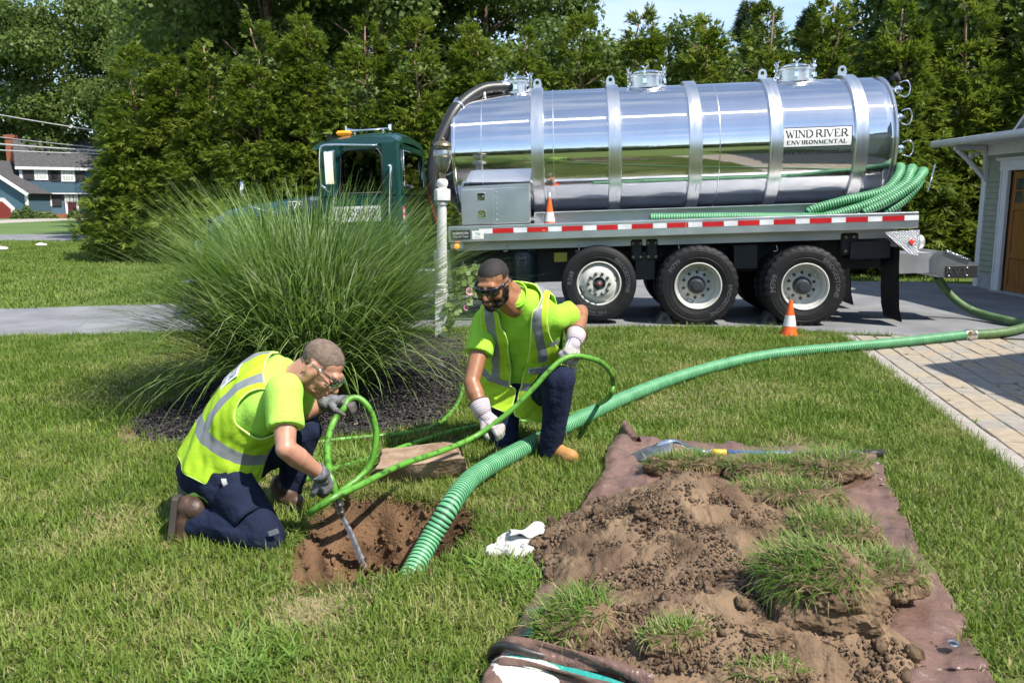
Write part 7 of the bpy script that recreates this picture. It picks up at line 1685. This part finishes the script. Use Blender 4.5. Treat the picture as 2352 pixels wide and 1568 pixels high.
# -------------------------------------------------- worker on one knee (right, facing us)
m2 = thing('person', 'bearded worker in sunglasses and lime vest, on one knee feeding the green hose', 'person', at(1215,1050))
hipB = A3(1190,895,5.44); nkB = A3(1180,683,5.04); midB = A3(1218,790,5.38)
TB = Torso(hipB, midB, nkB, (-.08,-1,-.1), (-.22,-.85,-.45), L=.56, wide=1.17, deep=1.12)
HB = head_frame(A3(1133,655,4.93), (-.37,-.86,-.34), (-.09,-.20,.96), 1.12)
sR, eR, wR = TB.at(.205, .01, .445), A3(1083,878,4.98), A3(1111,952,4.86); sL, eL, wL = TB.at(-.205, .01, .445), A3(1334,716,5.36), A3(1319,785,5.06)
hR, kR, aR = A3(1160,890,5.42), A3(1160,1020,5.28), A3(1175,1035,5.68); hL, kL, aL = A3(1228,905,5.42), A3(1283,872,4.98), A3(1262,1032,5.08)
b = MB(); b.grid(loft(TB, -.08, .58, -.030, 20, 30), cv=True); head_prims(b, HB); b.cone(nkB-Vector((0,0,.05)), HB @ Vector((0,-.03,-.045)), .078, .066); b.cone(nkB+Vector((.01,.03,.0)), HB @ Vector((0,-.05,.0)), .072, .06)
for q in (-1, 1): b.cone(TB.at(q*.03,-.02,.560), TB.at(q*.13,-.01,.480), .04, .04)
for s_, e_, w_ in ((sR, eR, wR), (sL, eL, wL)):
    b.cone(s_, s_.lerp(e_,.5), .064, .060); b.cone(s_.lerp(e_,.45), e_, .060, .047); b.ell(e_, .048); b.cone(e_, e_.lerp(w_,.35), .049, .053); b.cone(e_.lerp(w_,.3), w_, .052, .032); b.cone(w_, w_+(w_-e_).normalized()*.02, .028, .022)
for h_, k_, a_ in ((hR, kR, aR), (hL, kL, aL)): b.cone(h_, k_, .075, .05); b.cone(k_, a_, .05, .035)
bodyB = shell('body', b, .0062, m_skinB, m2, 5, head_dents(HB))
hairB = lambda l: 1.0 if (l.z > .074+.0*l.y and l.y < .075) or (l.y < .022 and l.z > .030 and not (abs(l.x) > .062 and -.045 < l.y < .015 and l.z < .045)) or (l.y < -.055 and l.z > -.02) else 0
skin_patch('hair', bodyB, HB, hairB, .003, m_hairB, m2, .0025)
def beard(l):
    if l.y < -.002 or (l.z < -.10 and l.y < .02): return 0
    jaw = l.z < -.038-.030*max(0, 1-abs(l.x)/.058) and l.z > -.135
    side = abs(l.x) > .050 and .0 < l.y < .036 and l.z < .010 and l.z > -.13
    tash = -.052 < l.z < -.040 and abs(l.x) < .034 and l.y > .06 and l.y < .112; round_ = -.09 < l.z < -.04 and .026 < abs(l.x) < .046 and l.y > .05
    chin = l.z < -.076 and l.z > -.13 and l.y > .02
    lips = abs(l.x) < .024 and -.074 < l.z < -.052 and l.y > .05
    return (1.0 if (jaw or side or tash or round_ or chin) and not lips else 0)
skin_patch('beard', bodyB, HB, beard, .008, m_hairB, m2, .006)
MB().ell(HB @ Vector((0,.1015,-.0600)), (.023,.0065,.009), HB.to_3x3(), 12, 6).build('lips', mat('lip_brown', (.30,.12,.095), .4), m2)
glasses(m2, HB, mat('dark_lens', (.006,.008,.007), .04, spec=.8, coat=.6), mat('blue_black_frame', (.012,.018,.05), .25, coat=.5))
b = MB(); b.grid(loft(TB, -.10, .580, .004, 26, 40), cv=True); V_ = loft(TB, -.10, .580, .004, 1, 40); b.add(V_[0], [tuple(range(40))]); b.add(V_[1], [tuple(range(40))]); sleeve(b, sR, eR, .56, .082, .086); sleeve(b, sL, eL, .60, .082, .086)
shell('shirt', b, .0075, m_teeB, m2, 3, cloth_fold(.012, 9, (0,.3,1)))
b = MB(); b.tube([TB.surf(2*PI*k/40, .578 + .012*math.sin(2*PI*k/40)*-1, .006) for k in range(41)], .007, 8, cap=False); b.build('collar', m_teeB, m2)
def keepB(x, y, z):
    if z > .556: return False
    if z > .48 and abs(x) < .080 and y > -.05: return False
    if z > .30 and abs(x) > .205+.07*((.48-z)/.2 if z < .48 else 0)**2: return False
    if y > 0 and (x < .055 and x > -.012-max(0, z-.17)*.28 and z > .11): return False
    if y > 0 and z <= .11 and -.008 < x < .008: return False
    return True
offB = lambda th, z: .027 + .014*max(0, min(1, (z-.38)/.08)) + .040*max(0, (.22-z))/.32 + .014*max(0, 1-abs(z-.12)/.3)
vestB = garment('vest', TB, vest_mat('vest_lime_b', (.10,.152), (.118,.172), .96), -.09, .57, offB, keepB, m2, .012, trim=m_bind)
# pockets, patch, radio strap on the vest
pk = mat('pocket_lime', (.43,.74,.03), .85, bump=.4, bscale=30)
on_torso(TB, PI/2-.50, .20, .115, .125, .048, pk, 'chest_pocket', vestB, .0); p2 = on_torso(TB, PI/2+.46, .235, .135, .13, .046, pk, 'chest_pocket', vestB, .0)
th0, z0_ = PI/2+.46, .25
on_torso(TB, th0, z0_, .118, .046, .054, mat('patch_white', (.68,.70,.72), .7), 'name_patch', vestB, -.0)
serif('WIND RIVER', .104, .020, m_ink, vestB, lambda c: torso_pt(TB, th0, z0_, c.x, c.y+.006, .057), bold=1.2); serif('ENVIRONMENTAL', .104, .011, m_ink, vestB, lambda c: torso_pt(TB, th0, z0_, c.x, c.y-.014, .057), bold=1.3)
on_torso(TB, PI/2+.80, .40, .06, .024, .052, mat('strap_silver', (.45,.46,.47), .5), 'radio_loop', vestB, .0)
# trousers
b = MB(); b.ell(hipB+Vector((0,0,-.02)), (.185,.165,.14)); b.cone(hipB, hipB+Vector((0,-.02,.10)), .165, .16)
b.cone(hR, kR, .112, .085); b.cone(kR+Vector((0,0,.02)), aR, .083, .066); b.cone(hL, kL, .112, .092); b.ell(kL, .094); b.cone(kL, kL.lerp(aL,.5), .091, .080); b.cone(kL.lerp(aL,.45), aL+Vector((0,0,-.01)), .079, .079)
shell('trousers', b, .0085, m_pants, m2, 4, cloth_fold(.017, 8, aL-kL))
q = A3(1311,850,5.06); MB().grid([[q+Vector((.045*i/4-.01, -.01*math.sin(j*2+i), .02-.012*j+.006*math.sin(i*2))) for i in range(5)] for j in range(4)]).build('pocket_cloth', tw_, m2)
boot(m2, A3(1248,1048,5.15), A3(1326,1070,4.93), A3(1256,1008,5.12), m_bootB, m_soleB, 1.08); boot(m2, A3(1180,1015,5.78), A3(1172,1038,5.58), A3(1178,1030,5.66), m_bootB, m_soleB, 1.0)
# striped work gloves
def work_glove(w_, e_, d, nrm, side, curl, th, parent):
    b = MB(); hand_prims(b, w_, d, nrm, side, curl, th, 1.18, .10, 1.12); g = shell('glove', b, .0055, [m_strp, m_suede], parent, 3)
    dd = Vector(d).normalized(); nn = Vector(nrm); nn = (nn-dd*nn.dot(dd)).normalized(); ss = dd.cross(nn)
    rest_by(g, lambda co: ((co-w_).dot(ss), (co-w_).dot(dd), (co-w_).dot(nn)))
    for p in g.data.polygons:
        q = p.center-w_; u = q.dot(dd); up_ = p.normal.dot(nn)
        if up_ < -.1 or (.070 < u < .105) or u > .135 or q.dot(ss)*side > .048: p.material_index = 1
    ax = (w_-e_).normalized(); c0_, c1_ = w_-ax*.085, w_+ax*.012; b = MB(); b.tube([c0_, c0_.lerp(c1_,.5), c1_], [.064,.056,.046], 24, cap=False); o = b.build('glove_cuff', m_strp, g); rest_by(o, lambda co: ((co-w_).dot(ax), 0, 0)); md = o.modifiers.new('thickness', 'SOLIDIFY'); md.thickness = .005
    P_, T_, N_, B_ = frames([c0_, c1_]); MB().tube([c0_ + N_[0]*(.065*math.cos(2*PI*k/24)) + B_[0]*(.065*math.sin(2*PI*k/24)) for k in range(25)], .004, 6, cap=False).build('cuff_edge', mat('brown_edge', (.13,.06,.03), .7), g); return g
work_glove(wR, eR, A3(1150,985,4.80)-wR, (.35,-.85,.45), 1, (.55,.75,.5), .7, m2)
work_glove(wL, eL, A3(1302,822,4.96)-wL, (.45,-.80,.35), -1, (.9,1.2,.7), .6, m2)
# -------------------------------------------------- jetting hose
m_jet = mat('jet_hose_lime', (.095,.285,.03), .42, col2=(.035,.08,.014), vscale=22, detail=8, ramp=(.34,.50), spec=.5)
Rj = .0165
noz0, noz1 = A3(771,1142,3.84), A3(786,1190,3.90); nd = (noz1-noz0).normalized()
seg1 = [noz0, A3(766,1115,3.83), A3(757,1085,3.86), A3(752,1050,3.95), A3(754,1005,4.05), A3(768,965,4.14), A3(790,938,4.17), A3(800,918,4.20), A3(823,914,4.22), A3(848,938,4.22), A3(863,985,4.22), A3(860,1035,4.20), A3(843,1078,4.18), A3(800,1116,4.10), A3(760,1143,3.98), A3(728,1166,3.90), A3(713,1178,3.84), A3(722,1170,3.79), A3(765,1143,3.80), A3(830,1112,3.95), A3(920,1068,4.25), A3(1010,1037,4.55), A3(1080,1008,4.74), A3(1122,982,4.80), A3(1165,950,4.82), A3(1212,905,4.86), A3(1255,858,4.90), A3(1285,830,4.94), A3(1312,818,4.97), A3(1345,820,5.02), A3(1380,832,5.12), A3(1402,856,5.22), A3(1409,882,5.30), A3(1398,912,5.36), at(1362,934,.05), at(1310,951,.03), at(1262,962,.03), at(1205,966,.025), at(1120,974,.03), at(1040,990,.025), at(960,1014,.025), at(880,1042,.025), at(820,1062,.025), at(762,1078,.025), at(700,1100,.025), at(660,1108,.025)]
jh = MB().tube(resample(smooth_path(seg1, 8), .012), Rj, 12).build('jetting_hose', m_jet); tag(jh, 'thin lime jetting hose looping through both workers hands and over the lawn', 'hose')
seg2 = [at(716,1017,.03), at(790,1008,.03), at(870,1001,.03), at(950,991,.03), at(1000,976,.03), at(1032,952,.03), at(1055,918,.03), at(1068,875,.03), at(1085,830,.03), at(1130,790,.03), at(1200,770,.03)]
MB().tube(resample(smooth_path(seg2, 8), .015), Rj, 12).build('hose_return', m_jet, jh)
b = MB(); k_ = noz0; b.tube([k_-nd*.01, k_+nd*.035], .022, 16); b.tube([k_+nd*.035, k_+nd*.05], .026, 6); b.tube([k_+nd*.05, k_+nd*.085], .019, 16); b.tube([k_+nd*.085, k_+nd*.10], .023, 6); b.tube([k_+nd*.10, k_+nd*.125], .0165, 14); b.build('nozzle', mat('nozzle_steel', (.32,.32,.33), .35, .9), jh, 40)
wt0, wt1 = k_+nd*.12, at(842,1322,-.42); wp = [wt0.lerp(wt1, t) + Vector((0,0,.05*math.sin(PI*t)*.5)) for t in [i/30 for i in range(31)]]
m_water = mat('water_jet', (.62,.66,.72), .12, var=.15, vscale=40, bump=.6, bscale=60, trans=.5, spec=.8, stretch=(1,1,.25))
wj = MB().tube([p+Vector((random.gauss(0,.0012), random.gauss(0,.0012), 0)) for p in wp], [.010+.010*i/30+random.uniform(-.0018,.0018) for i in range(31)], 10).build('water_jet', m_water); tag(wj, 'white jet of water spraying from the hose nozzle into the pit', 'water jet')
for r_, objs in ((m1, list(m1.children)), (m2, list(m2.children))): fin(objs, r_)
